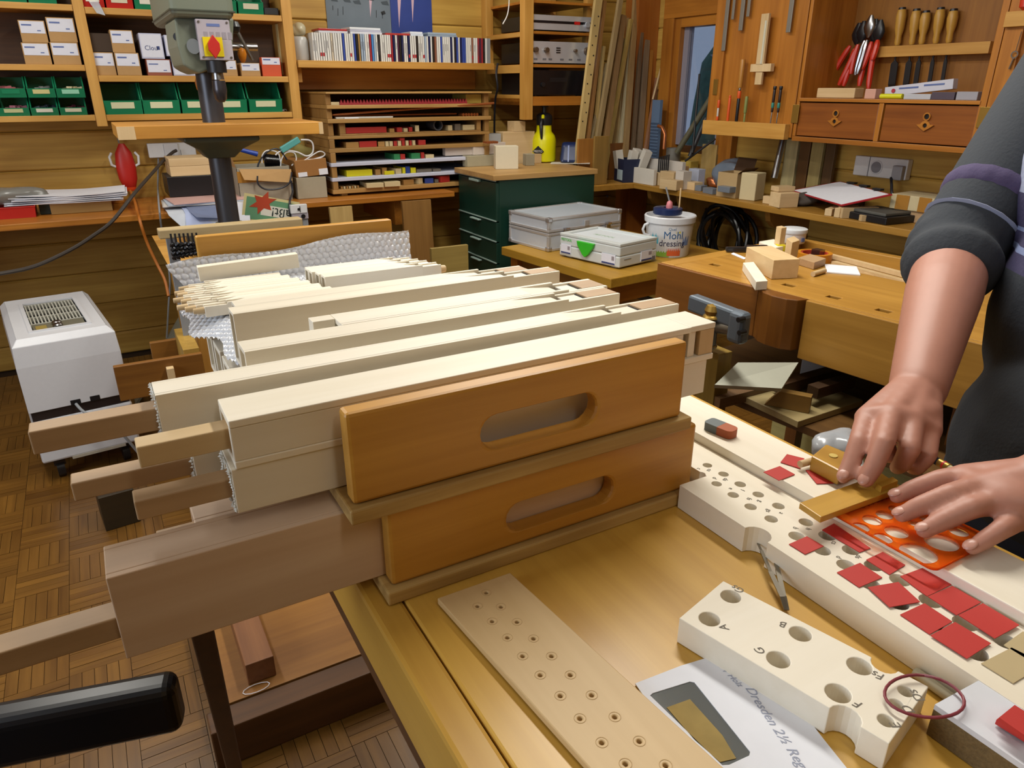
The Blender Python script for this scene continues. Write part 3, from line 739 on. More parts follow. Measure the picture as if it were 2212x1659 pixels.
# feed lever and pinion
hub = Vector((D(505, 101, -.06).x-cxp, -.06, D(505, 101, -.06).z))
MB().cyl(hub+Vector((-.05, 0, 0)), hub+Vector((.075, 0, 0)), .012, n=14).build('feed_shaft', STEEL(), dp, smooth=True)
lv = MB().cyl(D(510, 62, -.09)-Vector((cxp, DY, 0)), D(546, 131, -.09)-Vector((cxp, DY, 0)), .006, n=10).build('feed_lever', STEEL(), dp, smooth=True)
kp = D(507, 58, -.09)-Vector((cxp, DY, 0))
MB().lathe([(.001, .019), (.013, .015), (.019, 0), (.014, -.014), (.006, -.02)], 16, kp).build('lever_knob', BLACK(), lv, smooth=True)
MB().lathe([(.001, .02), (.012, .014), (.015, 0), (.012, -.012), (.008, -.022), (.003, -.026)], 14, D(523, 117, -.09)-Vector((cxp, DY, 0))).build('amber_knob', plain('amber', 'b06a1a', .25), dp, smooth=True)
lk = D(390, 90, -.1)-Vector((cxp, DY, 0))
MB().cyl(lk+Vector((.03, .02, -.005)), lk+Vector((0, 0, 0)), .024, n=16).cyl(lk+Vector((0, 0, .01)), lk+Vector((-.012, -.03, .012)), .012, n=12).build('depth_stop', BLACK(), dp, smooth=True)
MB().cyl(D(418, 100, -.17)-Vector((cxp, DY, 0)), D(430, 100, -.14)-Vector((cxp, DY, 0)), .022, n=18).build('locking_boss', plain('boss_steel', '6a6c6a', .55, metal=.3), dp, smooth=True)
MB().tube([D(427, 165, .05)-Vector((cxp, DY, 0)), D(424, 178, .05)-Vector((cxp, DY, 0)), D(428, 192, .05)-Vector((cxp, DY, 0)), D(436, 200, .05)-Vector((cxp, DY, 0))], .005, 8).build('motor_cord', plain('orange_cord', 'b5691c', .5), dp, smooth=True)
# stand below the drill press (hidden by the trays) 
st = thing('drill_stand', 'wooden cabinet carrying the drill press behind the pipe trays', 'cabinet', (cxp, DY, 0))
bx('carcass', cxp-.2, cxp+.3, DY-.3, DY+.35, 0, zbase-.071, shelfwood('z'), st, .003)
bx('top_board', cxp-.24, cxp+.34, DY-.34, DY+.38, zbase-.0705, zbase-.0702, shelfwood('x'), st, 0)
# rail with auger bits
RY = 2.30
xa, xb, za, zc = PY(342, 500, RY).x, PY(655, 487, RY).x, PY(342, 498, RY).z, PY(342, 518, RY).z
rail = thing('drill_bit_rack', 'long beige wooden rail holding a row of auger bits behind the trays', 'rack', ((xa+xb)/2, RY, zc))
bx('rail', xa, xb, RY, RY+.05, zc, za, wood('beige_rail', 'b5a078', '9c875f', 'x'), rail, .003)
for i, x in enumerate((xa+.02, xb-.05)): bx('rail_post', x, x+.03, RY+.06, RY+.075, 0, zc+.02, GREYP(), rail)
for i in range(7):
    x = PY(370+9.2*i, 520, RY).x; ztop = PY(370, 503, RY).z-.002*i*.3; zbt = PY(380, 560-1.2*i, RY).z
    b = MB()
    pts = []; 
    for k in range(33):
        f = k/32; a = f*8*math.pi
        pts.append((x+.0035*math.cos(a), RY-.014+.0035*math.sin(a), zbt+(ztop-.028-zbt)*f))
    b.tube(pts, [.001+.004*min(1, k/3) for k in range(33)], 5).cyl((x, RY-.014, ztop-.03), (x, RY-.014, ztop), .0028, n=8)
    o = b.build('auger_bit', DSTEEL(), None, smooth=True); tag(o, '%s black auger bit from the left hanging on the beige rail' % ordn(i), 'drill bit', 'auger bits on the rail')
# ================================================================ back worktop and what lies on it
ZW = .79
wt = thing('wall_worktop', 'long orange pine worktop along the back plank wall', 'worktop', (0, 3.8, ZW-.03))
bx('top_board', LX+.01, 1.66, 3.52, BY-.001, ZW-.026, ZW, oak('x'), wt, .003)
bx('top_board_extension', 1.6605, 2.05, 3.66, BY-.001, ZW-.026, ZW, oak('x'), wt, .002)
for x in (-1.6, -.75, .62, 1.35): bx('bracket', x, x+.04, 3.6, BY-.001, ZW-.16, ZW-.0265, oak('y'), wt)
def st(px0, py0, px1, py1, zs=ZW):
    Y = min(PZ((px0+px1)/2, py1, zs).y, 4.0)
    x0, x1, z0, z1 = ry(px0, py0, px1, py1, Y); return x0, x1, Y, zs, z1
def item(name, px0, py0, px1, py1, d, mat, label, cat, zs=ZW, bevel=.002, group=None, Y=None):
    x0, x1, Yc, z0, z1 = st(px0, py0, px1, py1, zs)
    if Y is not None:
        Yc = Y; x0, x1, _, z1 = ry(px0, py0, px1, py1, Y)
    o = rbox(name, x0, x1, Yc, min(Yc+d, BY-.003), z0+.0005, max(z1, z0+.004), mat, bevel=bevel)
    return tag(o, label, cat, group)
# red tray with a bag
x0, x1, Yc, z0, z1 = st(-25, 452, 79, 473)
rt = thing('parts_tray', 'shallow red plastic tray holding a clear bag at the left end of the worktop', 'tray', ((x0+x1)/2, Yc+.08, ZW+.0005))
W = x1-x0
fixn(MB().box(-W/2+.004, W/2-.004, -.076, .076, 0, .003).add([(-W/2+.004,-.076,.003),(W/2-.004,-.076,.003),(W/2-.004,.076,.003),(-W/2+.004,.076,.003),(-W/2,-.08,.045),(W/2,-.08,.045),(W/2,.08,.045),(-W/2,.08,.045)], [(0,1,5,4),(1,2,6,5),(2,3,7,6),(3,0,4,7)]).build('shell', REDP(), rt))
MB().tube([(-W/2,-.08,.045),(W/2,-.08,.045),(W/2,.08,.045),(-W/2,.08,.045)], .003, 6, True).build('rim', REDP(), rt)
def lump(name, c, s, mat, label, cat, seed=1, n=14, parent=None, rough=.35):
    rr = random.Random(seed); bm = bmesh.new(); bmesh.ops.create_icosphere(bm, subdivisions=3, radius=1)
    ph = [(Vector((rr.gauss(0,1), rr.gauss(0,1), rr.gauss(0,1))).normalized(), rr.uniform(3, 7), rr.uniform(0, 6)) for _ in range(n)]
    for v in bm.verts:
        k = 1+rough*sum(math.sin(f*v.co.dot(d)+p) for d, f, p in ph)/n*1.6
        v.co = Vector((v.co.x*s[0], v.co.y*s[1], max(v.co.z*s[2], -s[2]*.85)))*k
    zmin = min(v.co.z for v in bm.verts)
    for v in bm.verts: v.co.z -= zmin
    me = bpy.data.meshes.new(name); bm.to_mesh(me); bm.free(); me.materials.append(mat)
    me.polygons.foreach_set('use_smooth', [True]*len(me.polygons))
    o = bpy.data.objects.new(name, me); col.objects.link(o); o.location = c
    if parent: o.parent = parent
    if label: tag(o, label, cat)
    return o
lump('plastic_bag', (x0+W*.5, Yc+.09, ZW+.047), (.13, .07, .035), plain('cloudy_bag', '9a9a94', .25, trans=.4), 'cloudy plastic bag lying on the red tray by the back wall', 'plastic bag', 5)
item('dark_block', 85, 441, 127, 463, .1, plain('dark_teal', '20302c', .5), 'small dark metal block beside the red tray', 'block')
item('wooden_slab', 108, 437, 243, 460, .2, wood('kraft_board', 'b08e58', '94733f', 'x'), 'flat wooden slab carrying the white papers on the worktop', 'wood slab')
zs2 = bpy.data.objects['wooden_slab'].bound_box[6][2]+bpy.data.objects['wooden_slab'].location.z
pst = thing('paper_stack', 'loose stack of white papers on the wooden slab by the wall', 'papers', (PY(150, 430, 3.85).x, 3.78, zs2+.0005))
for k in range(9):
    a = random.uniform(-.12, .12); l = random.uniform(.40, .46)
    n_ = 8; vs = []
    for j in range(n_+1):
        f = j/n_; zz = .0035*k+.012*(f**2 if k % 2 else (1-f)**3)*(.4+.08*k)
        for yv in (-.09, .15): vs.append(((f-.5)*l, yv, zz))
    vs += [v_ and (v_[0], v_[1], v_[2]+.0025) for v_ in vs]
    m_ = 2*(n_+1); fs = []
    for j in range(n_):
        q = 2*j; fs += [(q, q+1, q+3, q+2), (m_+q, m_+q+2, m_+q+3, m_+q+1), (q, q+2, m_+q+2, m_+q), (q+1, m_+q+1, m_+q+3, q+3)]
    fs += [(0, m_, m_+1, 1), (2*n_, 2*n_+1, m_+2*n_+1, m_+2*n_)]
    MB().add(vs, fs).build('sheet', PAPER(), pst, (random.uniform(-.02,.02), 0, 0), (0, 0, a*.5))
item('card_box', 237, 408, 266, 428, .08, plain('orange_card2', 'c07a22', .7), 'small orange cardboard box right of the white papers', 'box', Y=3.93)
# red hand lamp on the wall
hl = thing('hand_lamp', 'red plastic hand lamp hanging upside down on the plank wall', 'lamp', (PY(272, 360, 4.03).x, 4.03, PY(272, 410, 4.03).z))
H = PY(262, 310, 4.03).z-hl.location.z
MB().lathe([(.010, 0), (.028, .012), (.040, .05), (.044, H*.5), (.036, H*.8), (.020, H*.93), (.012, H)], 18, sy=.6).build('handle_shell', REDP(), hl, smooth=True)
MB().lathe([(.022, -.006), (.028, .0), (.028, .02), (.022, .024)], 18, sy=.6).build('collar', plain('orange_plastic', 'd2441a', .4), hl, smooth=True)
for s in (-1, 1):
    MB().tube([(s*.036, .0, H*.5), (s*.058, .0, H*.55), (s*.062, 0, H*.72), (s*.05, .01, H*.8)], .006, 8).build('clip', WHITEP(), hl, smooth=True)
MB().bar((-.008, .03, H), (-.012, .03, H+.05), .012, .006).build('hook', GREYP(), hl)
def cable(name, pts, r, mat, label, cat='cable', n=8, sub=6):
    P = [Vector(p) for p in pts]; out = []
    for i in range(len(P)-1):
        p0, p1, p2, p3 = P[max(i-1, 0)], P[i], P[i+1], P[min(i+2, len(P)-1)]
        for k in range(sub):
            t = k/sub
            out.append(.5*((2*p1)+(-p0+p2)*t+(2*p0-5*p1+4*p2-p3)*t*t+(-p0+3*p1-3*p2+p3)*t*t*t))
    out.append(P[-1])
    o = MB().tube(out, r, n).build(name, mat, None, smooth=True)
    return tag(o, label, cat) if label else o
cable('lamp_cord', [PY(281, 412, 4.0), PY(291, 435, 3.75), PY(300, 470, 3.44), PY(318, 525, 3.42), PY(340, 572, 3.4), PY(356, 605, 3.35), PY(364, 640, 3.3)], .006, plain('orange_cord', 'b5691c', .5), 'orange rubber cord hanging from the red hand lamp')
x0, x1, z0, z1 = ry(319, 308, 422, 339, 4.06)
so = thing('socket_strip', 'white three-way socket strip on the back plank wall', 'socket', ((x0+x1)/2, 4.07, z0))
W = x1-x0; H = z1-z0
MB().box(-W/2, W/2, -.03, .008, 0, H).build('housing', WHITEP(), so, bevel=.004)
MB().box(-W*.17, W*.13, -.04, -.0302, .004, H-.002).build('cover_flap', plain('white_plastic2', 'c9c9cb', .4), so, bevel=.003)
MB().box(W*.165, W*.175, -.031, -.0301, 0, H*.5).build('seam', plain('grey_seam', '6a6a70', .6), so)
cable('mains_cable', [PY(381, 325, 4.0), PY(372, 330, 3.98), PY(352, 348, 3.9), PY(328, 375, 3.75), PY(290, 418, 3.48), PY(243, 477, 3.35), PY(200, 510, 3.3), PY(150, 541, 3.25), PY(75, 575, 3.2), PY(0, 591, 3.15), PY(-60, 598, 3.1)], .0075, plain('grey_brown_cable', '3a332e', .5), 'thick dark cable running from the wall socket to the left edge')
cable('thin_cable', [PY(342, 342, 4.05), PY(341, 400, 4.04), PY(343, 440, 3.5), PY(350, 500, 3.49), PY(361, 555, 3.48), PY(367, 610, 3.47), PY(364, 660, 3.46), PY(360, 730, 3.45)], .004, GREYP(), 'thin grey cable dropping straight down from the wall socket')
item('wooden_case', 366, 396, 464, 440, .22, BLACK(), 'black case under the pale wooden box behind the drill column', 'case', Y=3.76)
bk = bpy.data.objects['wooden_case']; zb_ = bk.location.z+bk.bound_box[1][2]
x0, x1, z0, z1 = ry(369, 358, 464, 396, 3.765)
wc = thing('wooden_box', 'pale dovetailed wooden box on top of the black case', 'box', ((x0+x1)/2, 3.86, zb_+.0005))
W = (x1-x0); Hh = z1-z0
MB().box(-W/2, W/2, -.095, .1, 0, Hh*.56).build('body', beech('x'), wc, bevel=.002)
MB().box(-W/2, W/2, -.095, .1, Hh*.565, Hh).build('lid', beech('x'), wc, bevel=.002)
# magazines drooping over the worktop edge
def sheet(name, pts, mat, label, cat, th=.002, parent=None):
    """bent sheet through rows of (left, right) points"""
    vs = []; fs = []; n_ = len(pts)
    for a, b in pts: vs += [Vector(a), Vector(b)]
    nrm = (vs[1]-vs[0]).cross(vs[2]-vs[0]).normalized()
    m_ = len(vs); vs += [v-nrm*th for v in vs]
    for j in range(n_-1):
        q = 2*j; fs += [(q, q+1, q+3, q+2), (m_+q, m_+q+2, m_+q+3, m_+q+1), (q, q+2, m_+q+2, m_+q), (q+1, m_+q+1, m_+q+3, q+3)]
    fs += [(0, m_, m_+1, 1), (2*n_-2, 2*n_-1, m_+2*n_-1, m_+2*n_-2)]
    o = MB().add(vs, fs).build(name, mat, parent); fixn(o)
    if label: tag(o, label, cat)
    return o
mags = (('grey magazine with pale cover drooping over the worktop edge', 'c0c6d0', 356, 392, 474, 490, 3.46), ('blue and white magazine drooping beside the drill column', 'a8b4d6', 392, 402, 478, 488, 3.455), ('newspaper sheet with dark photo hanging from the pile', '6f7a98', 402, 425, 476, 470, 3.45))
for i, (lab, h, a, b, c, pyb, Y) in enumerate(mags):
    zt_ = ZW+.003+.004*i
    p0, p1 = PY(a, 440, 3.55), PY(c, 436, 3.55)
    q0, q1 = PY(b, pyb, Y), PY(c, pyb-10+6*i, Y)
    sheet('magazine', [((p0.x, 3.72, zt_), (p1.x, 3.72, zt_)), ((p0.x, 3.52, zt_), (p1.x, 3.52, zt_)), ((p0.x+.003, 3.495, zt_-.012), (p1.x, 3.495, zt_-.012)), (q0, q1)], plain('mag_'+h, h, .45, var=.25, bscale=14), lab, 'magazine')
for i, (h, lab) in enumerate((('d9d5d0', 'pale magazine under the black case, lowest of its pile'), ('b8c4d4', 'bluish magazine under the black case, second of its pile'), ('d0a8a0', 'pinkish magazine directly under the black case'))):
    x0 = PY(350+8*i, 425, 3.6).x
    o = MB().box(-.19, .19, -.12, .1, 0, .0045).build('magazine', plain('mag_'+h, h, .45), None, (x0+.19, 3.68, ZW+.016+.0055*i), (0, 0, R(4*i-4))); tag(o, lab, 'magazine')
for o_ in ('wooden_case', 'wooden_box'): bpy.data.objects[o_].location.z += .033
# white sheet and flyer hanging below the edge
sheet('paper_sheet', [(PY(502, 437, 3.51), PY(537, 437, 3.51)), (PY(508, 482, 3.49), PY(541, 480, 3.49))], PAPER(), 'blank white sheet hanging from the worktop right of the drill column', 'paper')
fly = thing('flyer', 'green flyer with red leaf and upside-down lettering hanging over the worktop edge', 'flyer', PY(585, 455, 3.50))
fx = Matrix.Translation((0, 0, 0)) @ Matrix.Rotation(math.pi/2, 4, 'X') @ Matrix.Rotation(R(166), 4, 'Z')
MB().plate([(-.125, -.06), (.125, -.06), (.125, .06), (-.125, .06)], [], 0, .0015, fx).build('paper', plain('flyer_cream', 'c9be88', .6), fly)
MB().plate([(-.113, -.048), (.113, -.048), (.113, .052), (-.113, .052)], [], .0016, .002, fx).build('green_field', plain('flyer_green', '5f8f6a', .6), fly)
MB().plate([(-.118, -.022), (.045, -.022), (.045, .026), (-.118, .026)], [], .0021, .0025, fx).build('text_panel', plain('flyer_panel', 'd2cfc0', .6), fly)
star = [(.04+(.06 if k % 2 else .03)*math.cos(k*math.pi/6+.3), -.030-(.055 if k % 2 else .028)*math.sin(k*math.pi/6)) for k in range(12)]
MB().plate(star, [], .0026, .003, fx).build('leaf_print', plain('leaf_red', 'a83c1e', .6), fly)
text_mb('aßt!', .058, fx @ Matrix.Translation((-.045, .002, .0032))).build('lettering', plain('ink_dark', '1e2a26', .6), fly)
fly.location.y = 3.497
# white switch box on a bracket
sw = thing('limit_switch', 'white switch plate with a black symbol on a grey bracket below the worktop', 'switch', PY(647, 465, 3.45))
for nm, a, b, c, d, dy, m in (('plate', 628, 442, 664, 461, 0, WHITEP()), ('bracket', 632, 461, 667, 474, .004, plain('lilac_plate', 'a8a0a8', .4)), ('stem', 656, 474, 668, 492, .012, GREYP())):
    x0, x1, z0, z1 = ry(a, b, c, d, 3.45)
    MB().box(x0-sw.location.x, x1-sw.location.x, dy, dy+.02, z0-sw.location.z, z1-sw.location.z).build(nm, m, sw, bevel=.002)
for nm, px, py, r in (('symbol_dot', 645, 452, .006), ('black_knob', 655, 467, .010)):
    p = PY(px, py, 3.45)-sw.location; MB().cyl((p.x, -.004, p.z), (p.x, .0, p.z), r, n=10).build(nm, BLACK(), sw)
p = PY(648, 452, 3.45)-sw.location; MB().box(p.x-.0015, p.x+.0015, -.002, 0, p.z-.014, p.z+.014).build('symbol_bar', BLACK(), sw)
# carton with cables
x0, x1, z0, z1 = ry(516, 352, 632, 428, 3.62)
ca = thing('cable_carton', 'torn open cardboard box overflowing with cables right of the drill column', 'box', ((x0+x1)/2, 3.75, ZW+.0005))
W = x1-x0; H = PY(575, 362, 3.62).z-ZW; d = .2
mb = MB().box(-W/2, W/2, -d/2, d/2, 0, .003)
for a, b, c, e in ((-W/2, W/2, -d/2, -d/2+.004), (-W/2, W/2, d/2-.004, d/2), (-W/2, -W/2+.004, -d/2, d/2), (W/2-.004, W/2, -d/2, d/2)): mb.box(a, b, c, e, .003, H)
mb.build('carton', plain('grey_carton', '98907e', .8, var=.1), ca, bevel=.001)
MB().box(-W*.5, W*.5, -d/2-.002, -d/2-.0003, H*.58, H*.9).build('tape_band', plain('packing_tape', 'a5742e', .35), ca)
MB().add([(-W*.45, -d/2-.004, H*.98), (W*.52, -d/2-.006, H*.9), (W*.5, -d/2-.03, H*.52), (-W*.4, -d/2-.028, H*.68)], [(0,1,2,3),(3,2,1,0)]).build('flap', CARD(), ca)
MB().add([(-W/2, -d/2, H), (-W/2, d/2, H), (-W/2-.02, d/2, H+.07), (-W/2-.015, -d/2, H+.055)], [(0,1,2,3),(3,2,1,0)]).build('flap', CARD(), ca)
C0 = Vector((ca.location.x, ca.location.y, ZW))
def cp(px, py, Y=3.68): return PY(px, py, Y)
cable('cable', [cp(556, 410), cp(557, 380), cp(558, 355), cp(575, 330), cp(600, 322), cp(620, 345)], .004, plain('dark_cable', '22242c', .4), 'dark cable hanging in a loop over the front of the torn carton')
cable('cable', [PY(556, 380, 3.6), PY(558, 398, 3.6), PY(575, 409, 3.6), PY(605, 407, 3.6), PY(625, 395, 3.6), PY(630, 372, 3.6)], .004, plain('dark_cable', '22242c', .4), 'dark cable sagging in a bow across the torn carton')
cable('cable', [PY(629, 390, 3.6), PY(632, 415, 3.59), PY(626, 435, 3.49), PY(628, 470, 3.485), PY(640, 484, 3.48)], .005, plain('dark_cable', '22242c', .4), 'dark cable dropping from the carton past the flyer')
cable('white_lead', [cp(595, 335), cp(610, 325), cp(640, 328), cp(662, 337), cp(675, 330), cp(676, 312), cp(668, 303), cp(650, 302)], .004, WHITEP(), 'white lead arching from the teal wand above the cartons')
cable('white_lead', [cp(606, 362), cp(608, 345), cp(618, 330), cp(635, 330), cp(640, 345), cp(630, 358)], .003, WHITEP(), 'white lead curled inside the torn carton')
cable('white_lead', [cp(566, 352), cp(567, 335), cp(578, 325), cp(600, 330), cp(606, 350)], .003, WHITEP(), 'thin white lead looping over the black coil')
cable('white_lead', [PY(652, 350, 3.66), PY(668, 340, 3.66), PY(690, 327, 3.66), PY(702, 333, 3.66), PY(690, 342, 3.66), PY(664, 345, 3.66)], .003, WHITEP(), 'white lead lying in a loop on the right-hand carton')
# spiral cord
hx = []
for k in range(120):
    f = k/119; a = f*2*math.pi*11; c = cp(570+34*f, 346+3*f, 3.70)
    hx.append(c+Vector((.004*math.cos(a), .02*math.cos(a), .028*math.sin(a))))
o = MB().tube(hx, .004, 6).build('spiral_cord', plain('gloss_black', '0c0c10', .2), None, smooth=True); tag(o, 'glossy black spiral cord heaped in the torn carton', 'cable')
o = MB().cyl(cp(513, 322), cp(556, 333), .009, .012, 14).build('screwdriver', plain('blue_plastic', '1c3f9a', .35), None, smooth=True); tag(o, 'blue plastic screwdriver sticking out left of the torn carton', 'screwdriver')
o = MB().bar(cp(607, 325), cp(646, 301), .018, .03).build('heating_wand', plain('teal_plastic', '5aa6a2', .4), None, bevel=.004); tag(o, 'pale teal flat wand with white lead above the cartons', 'wand')
lump('leather_pouch', (cp(655, 330, 3.8).x, 3.82, ZW+.155), (.05, .04, .045), plain('olive_cloth', '8d8248', .8), 'olive cloth pouch behind the white leads', 'pouch', 9)
# two cartons at the right
x0, x1, z0, z1 = ry(642, 383, 706, 427, 3.64)
o = rbox('carton', x0, x1, 3.64, 3.9, ZW+.0005, z1, plain('grey_carton2', 'a39a84', .8, var=.05), bevel=.002); tag(o, 'plain grey-beige carton beneath the taped brown box', 'box')
x0, x1, z0, z1b = ry(640, 345, 709, 382, 3.64)
tb_ = thing('taped_box', 'brown cardboard box with white tape corners on the grey carton', 'box', ((x0+x1)/2, 3.77, z1+.0005)); tb_.rotation_euler = (0, R(-3), 0)
W = x1-x0; Hh = z1b-z1
MB().box(-W/2, W/2, -.12, .12, .004, Hh).build('carton', plain('brown_carton', '9a6a34', .7), tb_, bevel=.002)
MB().box(-W*.44, -W*.16, -.1225, -.1202, .006, Hh*.32).build('label', PAPER(), tb_)
MB().box(W*.22, W*.5, -.1225, -.1202, .006, Hh*.42).build('label', PAPER(), tb_)
sheet('paper_sheet', [(PY(650, 351, 3.66), PY(648, 351, 3.80)), (PY(700, 338, 3.66), PY(700, 336, 3.80))], PAPER(), 'white paper slip on top of the taped brown box', 'paper')

# ================================================================ humidifier
zt_h, zb_h = .53, .085
A, B = PZ(93, 1004, zb_h), PZ(300, 946, zb_h)
ang = R(6.8); Wh = .312; Dh = .62
hu = thing('humidifier', 'white humidifier on castors with a top vent grille by the plank wall', 'humidifier', (A.x, A.y, 0), ang)
zmid0, zmid1 = PY(65, 915, A.y).z, PY(58, 896, A.y).z
HW = plain('cream_white_shell', 'cdced2', .38)
vs = []
e = .02
for z, s0, y0 in ((zmid1, 0, 0), (zt_h-.09, 0, .0), (zt_h-.02, .004, .006), (zt_h, .022, .03)):
    vs += [(s0, y0, z), (Wh-s0, y0, z), (Wh-s0, Dh-s0, z), (s0, Dh-s0, z)]
# vent opening in the top
def hl_(px, py, z=zt_h):
    p = PZ(px, py, z)-Vector((A.x, A.y, 0)); c, s = math.cos(-ang), math.sin(-ang)
    return (p.x*c-p.y*s, p.x*s+p.y*c)
g0 = hl_(64, 648); g1 = hl_(166, 671); g2 = hl_(178, 700)
gx0, gx1, gy0, gy1, gy2 = .075, .24, .10, .20, .50
MB().add(vs, [(i*4+k, i*4+(k+1) % 4, i*4+4+(k+1) % 4, i*4+4+k) for i in range(3) for k in range(4)]+[(3,2,1,0)]).plate([(.022, .03), (Wh-.022, .03), (Wh-.022, Dh-.022), (.022, Dh-.022)], [[(gx0, gy0), (gx1, gy0), (gx1, gy2), (gx0, gy2)]], zt_h-.004, zt_h).build('upper_shell', HW, hu, bevel=.004)
MB().box(gx0, gx1, gy0, gy2, zt_h-.05, zt_h-.03).build('vent_well', plain('dark_inside', '26241f', .7), hu)
fr = MB().plate([(gx0-.012, gy0-.012), (gx1+.012, gy0-.012), (gx1+.012, gy2+.012), (gx0-.012, gy2+.012)], [[(gx0, gy0), (gx1, gy0), (gx1, gy2), (gx0, gy2)]], zt_h, zt_h+.004).build('vent_frame', HW, hu)
for k in range(15):
    x = gx0+.006+(gx1-gx0-.012)*k/14
    MB().box(x-.0022, x+.0022, gy1+.01, gy2-.004, zt_h-.02, zt_h-.003).build('slat', plain('slat_grey', 'b5b4a8', .5), hu)
for k in range(4):
    y = gy1+.01+(gy2-gy1-.014)*k/3
    MB().box(gx0, gx1, y-.003, y+.003, zt_h-.019, zt_h-.004).build('cross_slat', plain('slat_grey', 'b5b4a8', .5), hu)
cpn = MB().box(gx0+.004, gx1-.004, gy0+.004, gy1, zt_h-.02, zt_h-.004).build('control_panel', plain('panel_olive', '6b6858', .4), hu)
for k, (x, y) in enumerate((((gx0+gx1)/2-.005, gy0+.03), ((gx0+gx1)/2-.005, gy0+.066))):
    MB().lathe([(.016, 0), (.016, .008), (.012, .012)], 20, (x, y, zt_h-.004)).build('knob', STEEL(), cpn, smooth=True)
MB().box(gx0+.012, gx0+.045, gy0+.02, gy0+.07, zt_h-.004, zt_h-.002).build('indicator', plain('amber_window', '9a8648', .3), cpn)
MB().box(.006, Wh-.006, .006, Dh-.006, zmid0, zmid1).build('dark_band', plain('dark_brown_plastic', '241a18', .5), hu)
for x in (.125, .185): MB().box(x, x+.032, -.001, .003, zmid1-.002, zmid1+.018).build('handle_notch', BLACK(), hu, bevel=.003)
MB().box(0, Wh, 0, Dh, zb_h, zmid0-.0003).build('water_tank', HW, hu, bevel=.008)
MB().box(.09, Wh-.05, -.001, .01, zb_h-.006, zb_h+.004).build('tank_lip', plain('tank_beige', 'a8a090', .5), hu)
for x in (.05, Wh-.05):
    for y in (.06, Dh-.06):
        c_ = MB().cyl((x-.012, y, .033), (x+.012, y, .033), .033, n=18).build('castor', BLACK(), hu, smooth=True)
        MB().box(x-.018, x+.018, y-.02, y+.02, .05, zb_h-.001).build('castor_fork', plain('dark_brown_plastic', '241a18', .5), c_)
q = hu.matrix_basis
cable('power_cord', [q @ Vector((.14, -.006, zmid1+.004)), q @ Vector((.16, -.05, zmid1-.02)), q @ Vector((.22, -.09, zmid1-.05)), q @ Vector((.30, -.10, .05)), q @ Vector((.32, -.11, .006))], .005, GREYP(), 'light grey power cord coming out of the humidifier notch')
# ================================================================ boards by the humidifier
rk = thing('scrap_rack', 'brown wooden scrap rack with two cantilevered boards beside the humidifier', 'rack', (.21, 2.3, 0))
x0, x1 = PY(243, 786, 2.2).x, PY(437, 768, 2.2).x
def board(px0, py0, px1, py1, Y, h, nm, m):
    p, q_ = PY(px0, py0, Y), PY(px1, py1, Y)
    return MB().box(p.x, q_.x, Y, Y+.02, (p.z+q_.z)/2-h, (p.z+q_.z)/2).build(nm, m, rk, world=True, bevel=.002)
board(243, 789, 437, 768, 2.2, .105, 'front_board', wood('brown_board', '8a5c20', '6e4412', 'x'))
board(323, 741, 420, 728, 2.46, .11, 'rear_board', wood('brown_board', '8a5c20', '6e4412', 'x'))
bx('post', .145, .19, 2.221, 2.45, 0, .58, wood('yellow_post', 'a8863c', '8a6a28', 'z'), rk)
bx('peg', .09, .11, 2.175, 2.199, .50, .545, beech('z'), rk)
bx('brace', .10, .14, 2.2205, 2.459, .40, .44, wood('brown_board', '8a5c20', '6e4412', 'y'), rk)
bx('brace', .10, .13, 2.26, 2.29, 0, .3995, wood('brown_board', '8a5c20', '6e4412', 'z'), rk)
o = MB().bar((PY(345, 800, 3.4).x-.12, 3.4, .004), PY(395, 690, 3.4), .01, .14, up=(0, 1, 0)).build('perspex_offcut', plain('grey_perspex', '7c7f74', .3), None); o.rotation_euler = (0,0,0)
tag(o, 'grey sheet offcut leaning against the plank wall behind the rack', 'sheet offcut')
# boards leaning under the worktop
for i, (a, b, c, d_, Y, lab) in enumerate(((716, 441, 764, 600, 3.49, 'pale short board standing under the worktop left of the tall board'), (870, 428, 931, 600, 3.44, 'tall brown board leaning against the worktop edge near the green cabinet'))):
    x0, x1, z0, z1 = ry(a, b, c, d_, Y)
    o = MB().box(x0, x1, -.01, .01, 0, z1-.012).build('leaning_board', [wood('pale_board', 'c3a468', 'a88a50', 'z'), wood('tan_board', '9a7038', '805a28', 'z')][i], None, (0, Y-.055, .004), (R(-3.4), 0, 0), bevel=.001)
    tag(o, lab, 'board')
x0, x1, z0, z1 = ry(933, 533, 1012, 590, 2.75)
o = rbox('crate_board', x0, x1, 2.75, 2.77, 0.0005, z1, wood('olive_board', 'a08a4a', '86703a', 'x'), bevel=.001); tag(o, 'yellowish board standing upright before the green cabinet', 'board')
# ================================================================ tray rack on the worktop
KY = 3.64
KX0, KX1 = PY(709, 300, KY).x, PY(1058, 300, KY).x
kz = lambda py, px=730: PY(px, py, KY).z
rack = thing('tray_rack', 'open pine rack of shallow trays with coloured sticks under the CD shelf', 'rack', ((KX0+KX1)/2, KY+.2, ZW))
KD = BY-.03-KY
def kb(name, z0, z1, a=KX0, b=KX1, y0=KY, y1=BY-.03, m=None, bev=.002): return bx(name, a, b, y0, y1, z0, z1, m or wood('rack_pine', 'b28b52', '967038', 'x'), rack, bev)
L7 = (ZW+.012, kz(410)); kb('tray_board', *L7)
for x in (KX0+.05, KX1-.1): kb('runner', ZW, ZW+.0115, x, x+.03, KY+.02)
WB = plain('white_board', 'c4c8da', .5)
L6 = (kz(392), kz(384)); kb('tray_board', *L6, m=WB, y0=KY-.004)
L5 = (kz(360), kz(352)); kb('tray_board', *L5, m=WB, y0=KY-.008)
L4 = (kz(330), kz(321)); kb('tray_board', *L4)
